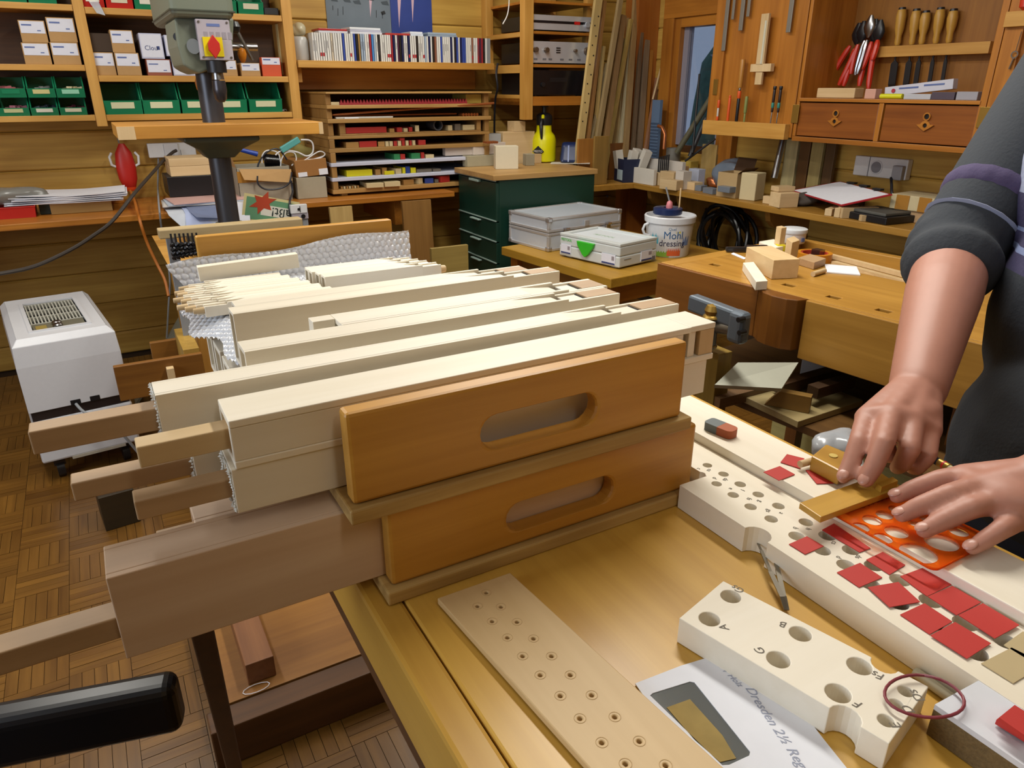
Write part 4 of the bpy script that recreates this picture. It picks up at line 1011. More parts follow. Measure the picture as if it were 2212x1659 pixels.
L3 = (kz(301), kz(294)); kb('tray_board', *L3)
L2 = (kz(266), kz(257)); kb('tray_board', *L2, y0=KY-.02)
L1 = (kz(235), kz(227)); kb('tray_board', *L1, y0=KY-.025)
LT = (kz(203), kz(199)); kb('top_board', *LT, y0=KY-.03)
pm = wood('rack_post', 'a8814a', '8c6634', 'z')
lv = [L7, L6, L5, L4, L3, L2, L1, LT]
for i in range(7):
    z0, z1 = lv[i][1]+.0002, lv[i+1][0]-.0002
    w_ = .05 if i in (4,) else .028
    kb('side_post', z0, z1, KX0+.004, KX0+.03, m=pm, y1=KY+.03); kb('side_post', z0, z1, KX1-.03, KX1-.004, m=pm, y1=KY+.03)
    kb('side_panel', z0, z1, KX0+.006, KX0+.016, KY+.031, m=pm); kb('side_panel', z0, z1, KX1-.016, KX1-.006, KY+.031, m=pm)
kb('back_panel', ZW+.1, LT[1], y0=BY-.029, y1=BY-.022, bev=0)
# inner tray of the third compartment
iz = L3[1]+.0003
it = thing('inner_tray', 'narrow brown tray with red bar inside the third rack compartment', 'tray', ((KX0+KX1)/2, KY+.15, iz))
ix0, ix1 = PY(735, 290, KY).x, PY(1040, 290, KY).x
bx('floor', ix0, ix1, KY+.004, KY+.3, iz, iz+.008, pm, it); bx('side', ix0, ix0+.03, KY+.004, KY+.3, iz+.0082, L2[0]-.002, pm, it); bx('side', ix1-.025, ix1, KY+.004, KY+.3, iz+.0082, L2[0]-.002, pm, it)
cols = {'r': ('red_paint', 'a82a24'), 'g': ('green_paint', '2c7a4a'), 'y': ('yellow_paint', 'd2c81a'), 'b': ('blue_paint', '2a3f8a'), 'w': ('raw_wood', 'cbb98e'), 't': ('tan_wood', 'a57c44'), 'k': ('grey_paint', '6a6258'), 'c': ('copper', 'b0673a')}
cname = {'r': 'red', 'g': 'green', 'y': 'yellow', 'b': 'blue', 'w': 'pale', 't': 'tan', 'k': 'grey', 'c': 'copper'}
cnt_ = {}
def stick(px0, px1, h, lvl, c, where, d=.14, y=KY+.012, rot=0, zoff=0):
    z = lvl+.0004+zoff; x0, x1 = PY(px0, 300, KY).x, PY(px1, 300, KY).x
    nm, hx_ = cols[c]; k = (c, where); cnt_[k] = cnt_.get(k, 0)+1
    o = MB().box(-(x1-x0)/2, (x1-x0)/2, 0, d, 0, h).build('stick', plain(nm, hx_, .5), None, ((x0+x1)/2, y, z), (0, 0, R(rot)), bevel=.001)
    tag(o, '%s %s-ended stick from the left in %s' % (ordn(cnt_[k]-1), cname[c], where), 'stick', 'coloured sticks in the rack'); return o
W3 = 'the third rack compartment from the top'
i8 = iz+.0085
stick(750, 838, .028, i8, 'r', W3); stick(845, 855, .018, i8, 't', W3); stick(861, 872, .022, i8, 'r', W3); stick(876, 884, .018, i8, 'w', W3, rot=8); stick(887, 894, .022, i8, 'r', W3); stick(900, 908, .030, i8, 'w', W3, rot=-12)
stick(971, 980, .026, i8, 'w', W3); stick(986, 998, .032, i8, 'k', W3); stick(1003, 1028, .026, i8, 'w', W3)
o = MB().plate(circ(0, 0, .027), [circ(0, 0, .021)], 0, .1, Matrix.Translation((PY(950, 273, KY).x, KY+.02, i8+.028)) @ Matrix(((1,0,0,0),(0,0,1,0),(0,1,0,0),(0,0,0,1)))).build('pipe_ring', plain('grey_pipe', '4c4e55', .3), None, smooth=True); fixn(o); tag(o, 'dark grey plastic tube lying end-on in the third rack compartment', 'tube')
W4 = 'the fourth rack compartment from the top'
z4 = L4[1]
stick(748, 776, .026, z4, 't', W4); stick(777, 815, .028, z4, 'r', W4)
for k, (a, b, c) in enumerate(((818, 832, 't'), (834, 841, 'w'), (843, 850, 'w'), (852, 859, 'r'), (861, 868, 'w'), (870, 876, 'r'), (878, 884, 'w'), (886, 891, 'r'), (893, 899, 'w'), (906, 921, 'r'))): stick(a, b, .024, z4, c, W4, rot=(k % 3-1)*5)
stick(866, 876, .014, z4, 'r', W4, zoff=.0248)
W5 = 'the fifth rack compartment from the top'
z5 = L5[1]
stick(851, 864, .028, z5, 'g', W5); stick(865, 875, .026, z5, 'r', W5); stick(889, 908, .028, z5, 'g', W5); stick(910, 917, .03, z5, 'r', W5); stick(920, 938, .018, z5, 'w', W5)
W6 = 'the sixth rack compartment from the top'
z6 = L6[1]
stick(744, 801, .03, z6, 'y', W6); stick(808, 819, .028, z6, 't', W6); stick(823, 833, .034, z6, 't', W6); stick(826, 847, .018, z6, 'y', W6, y=KY-.002, d=.012); stick(852, 866, .026, z6, 'w', W6, rot=14); stick(868, 874, .03, z6, 'y', W6); stick(875, 884, .034, z6, 'b', W6); stick(886, 897, .026, z6, 'y', W6); stick(899, 932, .016, z6, 'k', W6); stick(935, 952, .014, z6, 'k', W6)
W7 = 'the bottom rack compartment'
z7 = L7[1]
for k in range(7): stick(729+6*k, 733+6*k, .012, z7, 'w' if k % 2 else 't', W7)
stick(782, 819, .022, z7, 'w', W7, rot=-4, y=KY-.02); stick(822, 856, .024, z7, 'w', W7, rot=-4, y=KY-.02); stick(868, 892, .026, z7, 't', W7, rot=6); stick(902, 912, .03, z7, 'w', W7, rot=20); stick(916, 934, .026, z7, 'b', W7, rot=-10); stick(950, 972, .034, z7, 'r', W7, rot=12); stick(938, 946, .018, z7, 'k', W7)
# first compartment: red zigzag strip
z1_ = L1[1]+.0004
sx0, sx1 = PY(734, 222, KY).x, PY(1010, 222, KY).x
pts = [(sx0, 0), (sx1, 0)]; nT = 42
for k in range(nT): pts += [(sx1-(sx1-sx0)*(k+.5)/nT, .024), (sx1-(sx1-sx0)*(k+1)/nT, .006)]
o = MB().plate(pts, [], KY+.0, KY+.012, Matrix.Translation((0, 0, z1_)) @ MXZ).build('toothed_strip', plain('red_paint2', 'a03038', .5), None); fixn(o); tag(o, 'long red sawtooth strip on the top tray of the rack', 'strip')
o = rbox('label_strip', PY(715, 222, KY).x, PY(733, 222, KY).x, KY, KY+.02, z1_, z1_+.014, plain('raw_wood', 'cbb98e'), bevel=.001); tag(o, 'small pale block left of the red sawtooth strip', 'wood block')
o = rbox('wood_block', PY(1012, 222, KY).x, PY(1046, 222, KY).x, KY+.03, KY+.2, z1_, LT[0]-.004, plain('yellow_wood', 'c4a84e', .5), bevel=.002); tag(o, 'yellowish wooden block at the right end of the top rack tray', 'wood block')
# second compartment: copper rods and paper
z2_ = L2[1]
cu = plain('copper_rod', 'b86f42', .3, metal=.7)
o = MB().cyl((PY(722, 250, KY).x, KY+.03, z2_+.018), (PY(1060, 230, KY).x, KY-.036, z2_+.064), .0055, n=10).build('copper_rod', cu, None, smooth=True); tag(o, 'slanting copper rod across the second rack compartment', 'rod')
o = MB().cyl((PY(728, 250, KY).x, KY+.05, z2_+.012), (PY(995, 252, KY).x, KY+.05, z2_+.012), .0045, n=10).build('copper_rod', cu, None, smooth=True); tag(o, 'level copper rod lying in the second rack compartment', 'rod')
o = rbox('white_lath', PY(727, 255, KY).x, PY(850, 255, KY).x, KY+.004, KY+.03, z2_+.0004, z2_+.008, plain('white_lath', 'd6d6d0', .5)); tag(o, 'thin white lath in the second rack compartment', 'lath')
o = rbox('paper_fold', PY(742, 255, KY).x, PY(773, 255, KY).x, KY-.018, KY+.003, z2_+.0004, z2_+.006, PAPER()); tag(o, 'small folded white paper on the edge of the second rack tray', 'paper')
for k in range(6):
    o = MB().cyl((PY(1003+6*k, 252, KY).x, KY+.01, z2_+.008), (PY(1003+6*k, 252, KY).x, KY+.06, z2_+.008), .0075, n=10).build('copper_stub', cu, None, smooth=True); tag(o, '%s copper tube stub from the left in the second rack compartment' % ordn(k), 'tube', 'copper stubs in the rack')
# ================================================================ CD shelf
CY = 3.862
cz = PY(700, 131, CY).z
cs = thing('cd_shelf', 'pine wall shelf board carrying the long row of CDs', 'shelf', (1.5, CY, cz-.035))
cxa, cxb = PY(645, 140, CY-.02).x, PY(1068, 140, CY-.02).x
bx('shelf_board', cxa, cxb, CY-.02, BY-.001, cz-.033, cz, shelfwood('x'), cs)
bx('bracket', cxa+.002, cxa+.03, CY+.05, BY-.001, cz-.10, cz-.0335, shelfwood('y'), cs)
bx('back_batten', cxa+.04, cxb, BY-.02, BY-.001, kz(199)+.01, cz-.0335, oak('x'), cs)
cd0, cd1 = PY(676, 110, CY).x, PY(1060, 110, CY).x
pal = ('WWWWWWWWwWWWWBWWWWBKtLLWWRCLWKWWWWWRNWPKNWWNWWWKWWWLWNWKTWWBWWWWNWKBWNBBWWWTWWRPRKWGG')
cc = {'W': ('cd_white', 'd8d8d4', 'white'), 'w': ('cd_cream', 'c8bca6', 'cream'), 'B': ('cd_blue', '3a4fa0', 'blue'), 'K': ('cd_black', '2a2624', 'black'), 't': ('cd_tan', '9a7a4a', 'tan'), 'L': ('cd_light', '9fb0c4', 'pale blue'), 'R': ('cd_red', '9a3038', 'red'), 'C': ('cd_cyan', '4c86c4', 'light blue'), 'N': ('cd_navy', '1e2550', 'navy'), 'P': ('cd_purple', '4a2a40', 'plum'), 'T': ('cd_brown', '8a5a48', 'brown'), 'G': ('cd_grey', '8e9296', 'grey')}
nc = len(pal); pitch = (cd1-cd0)/nc; rc = random.Random(4)
cdm = MB().box(-pitch/2+.0017, pitch/2-.0017, 0, .138, 0, .125)
shared = {}
for i, c in enumerate(pal):
    nm, hx_, word = cc[c]
    if c not in shared:
        o = cdm.build('cd_case', plain(nm, hx_, .3)); shared[c] = o.data
    else: o = bpy.data.objects.new('cd_case', shared[c]); col.objects.link(o)
    o.location = (cd0+pitch*(i+.5), CY+rc.uniform(-.002, .003), cz+.0004)
    tag(o, '%s CD spine, %s from the left in the upright row' % (word, ordn(i)), 'CD case', 'CDs standing on the wall shelf')
    if i in (3, 4, 16, 33, 34, 43, 45, 46, 50, 75):
        m_ = MB().box(-pitch/2+.0018, pitch/2-.0018, -.0006, 0, .02, .036).build('red_sticker', plain('cd_sticker', 'b03038', .4), o)
    elif rc.random() < .35:
        MB().box(-.001, .001, -.0005, 0, .03+rc.random()*.03, .09).build('spine_print', plain('spine_print', '4a4650', .5), o)
ct = cz+.126
def flatcd(px0, px1, n, cs_, label, dx=0, dz=0, tilt=0):
    x0, x1 = PY(px0, 70, CY).x, PY(px1, 70, CY).x
    for k in range(n):
        o = MB().box(-(x1-x0)/2, (x1-x0)/2, 0, .12, 0, .0095).build('flat_cd', plain('flat_'+cs_[k], cs_[k], .25), None, ((x0+x1)/2+dx*k, CY+.008+.006*k, ct+dz+.0105*k), (0, R(tilt), R(k*3-2)), bevel=.001)
        tag(o, label if n == 1 else '%s, %s from the bottom' % (label, ordn(k)), 'CD case', 'CDs lying on top of the row')
flatcd(690, 752, 2, ['c4c4cc', 'a03030'], 'jewel case lying above the left end of the CD row')
flatcd(758, 826, 3, ['d0d0d8', 'b0b0c0', 'd8dce0'], 'CD case lying in the middle flat stack on the row')
flatcd(834, 886, 1, ['a83a34'], 'red and white boxed CD lying flat on the row')
flatcd(888, 915, 2, ['c8d0dc', 'd8dce4'], 'white boxed CD lying flat right of the red one')
flatcd(926, 988, 2, ['8a98a8', '98a8b8'], 'blue-grey CD case lying above the right half of the row')
lump('tissue_bag', (PY(657, 100, CY).x, CY+.07, cz+.11), (.036, .034, .03), plain('frosted_bag', 'd0c8a8', .3, trans=.3), 'crumpled translucent bag on top of the white canister', 'plastic bag', 3)
o = MB().lathe([(.036, 0), (.040, .006), (.040, .09), (.034, .104), (.03, .108)], 20, (0, 0, 0)).build('canister', plain('milky_plastic', 'c4c4c0', .3, trans=.2), None, (PY(657, 110, CY).x, CY+.07, cz+.0005), smooth=True); tag(o, 'milky white plastic canister left of the CD row', 'canister')
# posters
def poster(px0, px1, py1, h, label, prints):
    Y = BY-.0035; x0, x1 = PY(px0, 40, Y).x, PY(px1, 40, Y).x; z0 = PY((px0+px1)/2, py1, Y).z
    p = thing('poster', label, 'poster', ((x0+x1)/2, Y, z0))
    MB().box(x0-p.location.x, x1-p.location.x, -.0015, 0, 0, 1.86-z0).build('paper', h, p)
    for nm, pts, m in prints:
        MB().plate([(PY(a, b, Y).x, PY(a, b, Y).z) for a, b in pts], [], Y-.0022, Y-.0017, MXZ).build(nm, m, p, world=True)
ink = plain('poster_ink', '1c2024', .6); pk = plain('icicle_pink', 'c8a8b4', .5)
def tri(x, y0, y1, w, m=None): return ('icicle', [(x-w, y0), (x+w, y0), (x, y1)], m or pk)
poster(706, 844, 78, plain('poster_grey', '66727c', .55, var=.2, bscale=9), 'grey-blue winter landscape poster behind the CDs', [tri(800, -12, 37, 4)]+[('mark', [(a, b), (a+1.2, b), (a+1.5, b+c), (a+.3, b+c)], ink) for a, b, c in ((718, 12, 10), (729, 18, 16), (740, 14, 18), (812, 22, 16), (825, 28, 12))]+[('tree_print', [(a, b), (a+14, b-2), (a+18, b+8), (a+4, b+6)], plain('poster_dark', '3e4850', .6)) for a, b in ((712, -4), (740, -2), (762, 2), (790, -6), (822, 4))]+[('bush_print', [(822, 26), (830, 23), (833, 30), (825, 33)], ink)])
poster(844.5, 933, 82, plain('poster_blue', '2b3f86', .5, var=.35, bscale=5), 'deep blue poster with pink icicle shapes behind the CDs', [tri(862, -14, 60, 4.5), tri(891, -14, 49, 3.5)])
# ================================================================ stereo rack
TX = 2.135; TY = 3.60
sr = thing('stereo_rack', 'open pine rack holding stereo equipment right of the CD shelf', 'rack', (TX+.25, 3.85, 1.1))
tx1 = PY(1152, 130, TY).x; txr = PY(1287, 60, TY).x+.02
zlo = PY(1140, 259, TY).z
bx('upright', TX-.006, tx1, TY, TY+.05, zlo, 1.86, shelfwood('z'), sr); bx('upright', TX, TX+.045, BY-.06, BY-.001, cz+.001, 1.86, shelfwood('z'), sr)
bx('upright', txr-.04, txr, TY+.06, TY+.1, PY(1260, 215, TY).z, 1.86, shelfwood('z'), sr); bx('upright', txr-.04, txr, BY-.06, BY-.001, 1.0, 1.86, shelfwood('z'), sr)
shz = [PY(1200, 228, TY).z, PY(1200, 208, TY).z, PY(1200, 147, TY).z, PY(1200, 76, TY).z]
for k, (za, zb2) in enumerate(((PY(1110, 213, TY+.1).z, PY(1110, 205, TY+.1).z), (PY(1100, 158, TY+.1).z, PY(1100, 140, TY+.1).z), (PY(1100, 80, TY+.1).z, PY(1100, 70, TY+.1).z))):
    bx('side_rail', TX, TX+.03, TY+.051, BY-.061, za, zb2, shelfwood('y'), sr)
sz3 = [PY(1200, 208, TY).z, PY(1200, 139, TY).z, PY(1200, 68, TY).z]
bx('shelf_board', tx1+.001, txr-.041, TY+.004, BY-.002, shz[0], sz3[0], oak('x'), sr)
bx('shelf_board', TX+.031, txr-.041, TY+.01, BY-.002, sz3[1]-.016, sz3[1], oak('x'), sr); bx('shelf_board', TX+.031, txr-.041, TY+.01, BY-.002, sz3[2]-.014, sz3[2], oak('x'), sr)
bx('shelf_board', TX+.031, txr-.041, TY+.01, BY-.002, PY(1200, 8, TY).z, PY(1200, 2, TY).z, oak('x'), sr)
ex0, ex1 = tx1+.001, txr-.045
def hifi(name, label, z0, z1, body, front):
    t = thing(name, label, 'stereo', ((ex0+ex1)/2, TY+.2, z0+.0005))
    W = ex1-ex0; H = z1-z0
    MB().box(-W/2+.003, W/2-.003, -.18, .16, .006, H-.002).build('case', body, t, bevel=.002)
    MB().box(-W/2, W/2, -.19, -.1805, .006, H).build('front_panel', front, t, bevel=.001)
    for sx in (-W*.38, W*.38): MB().cyl((sx, -.15, 0), (sx, -.15, .006), .014, n=12).build('foot', BLACK(), t)
    return t, W, H
ALU = plain('brushed_aluminium', 'cfd4de', .28, metal=.55)
bk_ = plain('case_black', '1a191a', .4)
t, W, H = hifi('tuner', 'slim silver stereo tuner on the upper stereo shelf', sz3[2], PY(1200, 33, TY).z, bk_, ALU)
MB().box(-W*.5, W*.5, -.1915, -.1902, H*.5, H*.66).build('dial_window', plain('dial_black', '141218', .2), t); MB().box(W*.2, W*.3, -.1925, -.1916, H*.48, H*.68).build('red_display', plain('red_display', 'c01818', .3), t)
MB().cyl((W*.42, -.205, H*.5), (W*.42, -.1902, H*.5), .014, n=18).build('tuning_knob', ALU, t, smooth=True)
t, W, H = hifi('amplifier', 'silver stereo amplifier with round knobs on the middle stereo shelf', sz3[1], PY(1200, 90, TY).z, bk_, ALU)
for fx_, r_ in ((-.46, .013), (-.28, .013), (.22, .008), (.44, .021)): MB().cyl((W*fx_, -.21, H*.62), (W*fx_, -.1902, H*.62), r_, n=20).build('knob', plain('knob_bronze', '6b5a4a', .3, metal=.6), t, smooth=True)
for k in range(3): MB().box(-W*.1, -W*.03, -.1925, -.1902, H*(.5+.1*k), H*(.55+.1*k)).build('switch', BLACK(), t)
for fx_ in (-.45, -.3, -.2, .0, .15, .3): MB().box(W*(fx_-.03), W*(fx_+.03), -.1915, -.1902, H*.18, H*.26).build('button', plain('button_grey', '6a6a70', .4), t)
t, W, H = hifi('cd_player', 'black CD player on the lowest stereo shelf', sz3[0], PY(1200, 152, TY).z, bk_, plain('front_black', '101014', .25))
MB().box(-W*.2, W*.1, -.1915, -.1902, H*.55, H*.72).build('disc_drawer', BLACK(), t); MB().cyl((-W*.32, -.2, H*.45), (-W*.32, -.1902, H*.45), .012, n=16).build('knob', BLACK(), t)
o = rbox('black_speaker', TX+.04, TX+.16, TY+.2, TY+.38, sz3[2]+.0005, sz3[2]+.11, bk_); o.location.x -= .0
bpy.data.objects.remove(o)
cable('white_wire', [PY(1100, -10, 3.75), PY(1099, 15, 3.72), PY(1095, 35, 3.68), PY(1086, 52, 3.66)], .003, WHITEP(), 'white wire dangling in the side of the stereo rack')
cable('wire_bundle', [PY(1075, 138, 3.85), PY(1072, 160, 3.8), PY(1075, 190, 3.8), PY(1070, 215, 3.85), PY(1068, 260, 3.9), PY(1068, 300, 3.95)], .006, plain('dark_cable', '22242c', .4), 'tangled black wires hanging behind the stereo rack')
# ================================================================ green drawer pedestal
PX0, PX1, PY0, PY1 = 1.735, 2.33, 3.20, 3.625; PH = .90
pd = thing('drawer_pedestal', 'dark green metal drawer cabinet with pale edge strips under the yellow sprayer', 'cabinet', ((PX0+PX1)/2, (PY0+PY1)/2, 0))
GC = plain('dark_green_metal', '0f3328', .4)
bx('carcass', PX0+.018, PX1, PY0, PY1, 0, PH-.026, GC, pd, .003)
bx('top_board', PX0-.02, PX1+.01, PY0-.012, PY1+.008, PH-.0255, PH, wood('pedestal_top', 'b8925a', '9c7642', 'x'), pd, .002)
zf = [PH-.03]+[PX(1000, y, PX0).z for y in (398, 470, 520)]+[.32, .02]
zf = [PH-.03, PX(1070, 394, PX0).z, PX(1070, 480, PX0).z, PX(1070, 524, PX0).z, PX(1070, 570, PX0).z, .06]
for k in range(5):
    d_ = bx('drawer', PX0, PX0+.0175, PY0+.001, PY1-.001, zf[k+1]+.003, zf[k]-.003, GC, pd, .002)
    MB().box(PX0-.006-pd.location.x, PX0+.001-pd.location.x, PY0-pd.location.y, PY1-pd.location.y, zf[k+1]+.003, zf[k+1]+.008).build('edge_strip', plain('pale_strip', '8fa39a', .4), pd)
    MB().box(PX0-.02-pd.location.x, PX0-.0003-pd.location.x, (PY0+PY1)/2-.05-pd.location.y, (PY0+PY1)/2+.05-pd.location.y, zf[k]-.013, zf[k]-.006).build('pull', plain('pale_strip', '8fa39a', .4), pd, bevel=.002)
p = PX(1060, 384, PX0); MB().cyl((PX0-.004-pd.location.x, PY0+.05-pd.location.y, p.z), (PX0+.001-pd.location.x, PY0+.05-pd.location.y, p.z), .008, n=14).build('lock', STEEL(), pd)
# things on the pedestal
def blk(name, pz, sx, sy, sz, rotd, mat, label, cat='wood block', z=PH, bev=.0015, group=None):
    p = PZ(*pz, z); o = lbox(name, sx, sy, sz, mat, (p.x, p.y, z+.0005), R(rotd), bevel=bev); return tag(o, label, cat, group)
p = PZ(1176, 350, PH)
spr = thing('pump_sprayer', 'bright yellow pump sprayer bottle with black head on the green cabinet', 'sprayer', (p.x, p.y+.01, PH+.0005), R(-33))
YL = plain('sprayer_yellow', 'd8d400', .35)
k_ = 1.02
MB().lathe([(.05*k_, 0), (.066*k_, .006), (.068*k_, .02), (.068*k_, .12), (.06*k_, .145), (.043*k_, .165), (.04*k_, .21)], 28).build('bottle', YL, spr, smooth=True)
MB().lathe([(.043*k_, .20), (.046*k_, .225), (.044*k_, .25), (.03*k_, .262), (.012*k_, .266), (.012*k_, .295), (.022*k_, .298), (.022*k_, .304), (.001, .305)], 24).build('pump_head', BLACK(), spr, smooth=True)
MB().box(-.016, .016, -.012, .012, .3055, .3125).build('plunger_cap', YL, spr, bevel=.002)
hd = MB().tube([(-.012, -.042, .225), (-.016, -.066, .205), (-.014, -.072, .165), (-.012, -.068, .13)], [.012, .011, .009, .006], 10).build('trigger', BLACK(), spr, smooth=True)
MB().lathe([(.001, -.012), (.009, -.008), (.009, .008), (.001, .012)], 12, (-.006, -.045, .245)).build('yellow_button', YL, spr, smooth=True)
mt = Matrix.Rotation(R(-22), 4, 'Z') @ Matrix.Translation((-.004, -.0705, .062)) @ Matrix.Rotation(math.pi/2, 4, 'X')
MB().plate([(-.034, 0), (0, -.030), (.034, 0), (0, .030)], [], -.004, .002, mt).build('diamond_badge', plain('badge_black', '161616', .5), spr)
text_mb('MESTO', .017, mt @ Matrix.Translation((0, 0, .0024))).build('lettering', plain('badge_white', 'd8d8d8', .5), spr)
p = PZ(1238, 352, PH)
bh = thing('blue_holder', 'dark blue ribbed plastic holder beside the yellow sprayer', 'holder', (p.x, p.y+.01, PH+.004), R(-30)); bh.scale = (1.3, 1.2, 1.3)
MB().add([(-.055,-.04,0),(.055,-.04,0),(.055,.04,0),(-.055,.04,0),(-.045,-.012,.075),(.045,-.012,.075),(.045,.03,.085),(-.045,.03,.085)], [(3,2,1,0),(4,5,6,7),(0,1,5,4),(1,2,6,5),(2,3,7,6),(3,0,4,7)]).build('body', plain('navy_plastic', '1c2a52', .25), bh, bevel=.012, seg=3)
for s in (-.02, .02): MB().bar((s, -.041, .004), (s*.9, -.013, .07), .006, .006).build('rib', plain('navy_light', '6a7aa8', .2), bh)
o = MB().plate([(-.12, -.05), (.10, -.065), (.12, .03), (-.10, .05)], [], 0, .002).build('paper_sheet', plain('cream_paper', 'c9c2b4', .7), None, (p.x-.02, p.y, PH+.0008), (0, 0, R(-25))); tag(o, 'cream paper lying under the blue holder', 'paper')
pal_ = maple('z')
blk('wood_block', (1093, 364), .12, .07, .115, -20, plain('pale_block', 'd2c9b0', .6), 'pale tall block at the front corner of the green cabinet top')
blk('wood_block', (1040, 358), .20, .06, .055, 0, plain('grey_block', 'a39c82', .7), 'greyish block lying behind the front corner of the cabinet top')
blk('wood_block', (1142, 357), .05, .05, .06, -8, plain('grey_block2', '97917c', .7), 'small greyish cube right of the tall pale block')
blk('wood_block', (1158, 352), .05, .04, .05, -10, beech('x'), 'small tan block in front of the yellow sprayer')
blk('wood_block', (1123, 351), .04, .04, .125, -5, plain('pale_block2', 'd5c9a4', .6), 'upright pale block behind the front corner block', z=PH)
z2p = PH+.0565
for i, (px, py, sx, sy, sz, rd, lab) in enumerate(((1000, 336, .24, .045, .055, -4, 'pale lath end sticking out left over the cabinet top'), (1060, 330, .26, .045, .06, 6, 'pale notched wooden bar across the blocks on the cabinet'))):
    p = PZ(1040, 356, PH); o = lbox('wood_bar', sx, sy, sz, plain('lilac_maple', 'd2c6bc', .6), (p.x-.10+.16*i, p.y+.005-.01*i, z2p+.0005), R(rd)); tag(o, lab, 'wood bar')
p = PZ(1062, 360, PH)
for k in range(5):
    o = MB().cyl((p.x-.02+.014*k, p.y+.0, z2p+.0612+.0065), (p.x-.02+.014*k, p.y+.05, z2p+.0612+.0065), .0062, n=10).build('copper_stub', cu, None, smooth=True); tag(o, '%s copper tube stub from the left on the pale bar of the cabinet' % ordn(k), 'tube', 'copper stubs on the cabinet')
for i, (a, b, c, d_, Y, lab, m) in enumerate(((1117, 263, 1140, 292, 3.62, 'upper wooden block of the stack behind the sprayer', 0), (1092, 285, 1160, 318, 3.63, 'lower wooden block of the stack behind the sprayer', 1), (1056, 290, 1087, 318, 3.60, 'pale grey plastic block left behind the sprayer', 2))):
    x0, x1, z0, z1 = ry(a, b, c, d_, 3.64)
    if i == 0: z0 = ry(1092, 285, 1160, 318, 3.64)[3]+.0005
    else: z0 = ZW+.0005
    o = rbox('wood_block', x0, x1, 3.665, 3.75, z0, z1, [beech('x'), beech('x'), plain('pale_grey', 'a5a8a8', .5)][m]); tag(o, lab, 'block')
# ================================================================ side table with cases
ZT = .58
A, B, C = PZ(1083, 533, ZT), PZ(1320, 603, ZT), PZ(1428, 572, ZT)
an = math.atan2(A.x-B.x, A.y-B.y)            # tilt of the long edge against y
sd = thing('side_table', 'low table with thick ochre top carrying the aluminium case', 'table', (B.x, B.y, 0), -(-an) if False else an*-1)
Lt = (A-B).length
OC = wood('ochre_board', 'b5892c', '97701e', 'y', .8)
MB().box(0, .80, 0, Lt, ZT-.04, ZT).build('top', OC, sd, bevel=.003)
MB().box(.05, .75, .06, .085, ZT-.13, ZT-.0405).build('apron', oak('x'), sd); MB().box(.06, .085, .09, Lt-.05, ZT-.13, ZT-.0405).build('apron', wood('brown_board', '8a5c20', '6e4412', 'y'), sd)
for x, y in ((.03, .03), (.70, .03), (.03, Lt-.09), (.70, Lt-.09)): MB().box(x, x+.055, y+.0, y+.055, 0, ZT-.0405).build('leg', oak('z'), sd, bevel=.003)
MB().cyl((.022, .06, ZT-.09), (.03, .06, ZT-.09), .012, n=12).build('bolt', STEEL(), sd)
# aluminium case
P0, P1 = PZ(1184, 545, ZT), PZ(1099, 522, ZT)
an2 = math.atan2(P1.x-P0.x, P1.y-P0.y); dC = (P1-P0).length; wC = .47
hC = PY(1181, 473, P0.y).z-ZT
ac = thing('aluminium_case', 'silver aluminium flight case with two latches beside the green cabinet', 'case', (P0.x, P0.y, ZT+.0005), -an2)
PN = plain('case_panel', 'c2c9d2', .3, metal=.2); AE = plain('alu_edge', 'c8c8ca', .28, metal=.55)
zs = hC*.56
MB().box(.004, wC-.004, .004, dC-.004, .003, zs-.004).build('lower_panels', PN, ac)
MB().box(.004, wC-.004, .004, dC-.004, zs+.004, hC-.004).build('lid_panels', PN, ac)
e = .014
def edges(z0, z1, nm):
    for y in (0, dC): 
        for z in (z0, z1): MB().box(0, wC, y-(e if y else 0), y+(0 if y else e), z-(e if z == z1 else 0), z+(0 if z == z1 else e)).build(nm, AE, ac, bevel=.003)
    for x in (0, wC):
        for z in (z0, z1): MB().box(x-(e if x else 0), x+(0 if x else e), e, dC-e, z-(e if z == z1 else 0), z+(0 if z == z1 else e)).build(nm, AE, ac, bevel=.003)
        for y in (0, dC): MB().box(x-(e if x else 0), x+(0 if x else e), y-(e if y else 0), y+(0 if y else e), z0+e, z1-e).build(nm, AE, ac, bevel=.003)
edges(0, zs-.001, 'edge_profile'); edges(zs+.001, hC, 'edge_profile')
for x in (0, wC):
    for y in (0, dC):
        for z in (0, hC): MB().box(x-.003 if x == 0 else x-.024, x+.024 if x == 0 else x+.003, y-.003 if y == 0 else y-.024, y+.024 if y == 0 else y+.003, z if z == 0 else z-.022, z+.022 if z == 0 else z+.002).build('corner_cap', plain('corner_steel', 'c0c0c4', .25, metal=.8), ac, bevel=.006, seg=3)
for x in (.10, .37):
    l_ = MB().box(x-.014, x+.014, -.016, -.0002, zs-.03, zs+.018).build('latch', plain('chrome', 'c8c8cc', .15, metal=1), ac, bevel=.004)
    MB().cyl((x-.012, -.02, zs+.012), (x+.012, -.02, zs+.012), .006, n=10).build('latch_bar', plain('chrome', 'c8c8cc', .15, metal=1), l_, smooth=True)
MB().box(.22, .25, -.006, -.0002, zs+.01, zs+.04).build('lock_plate', AE, ac, bevel=.003)
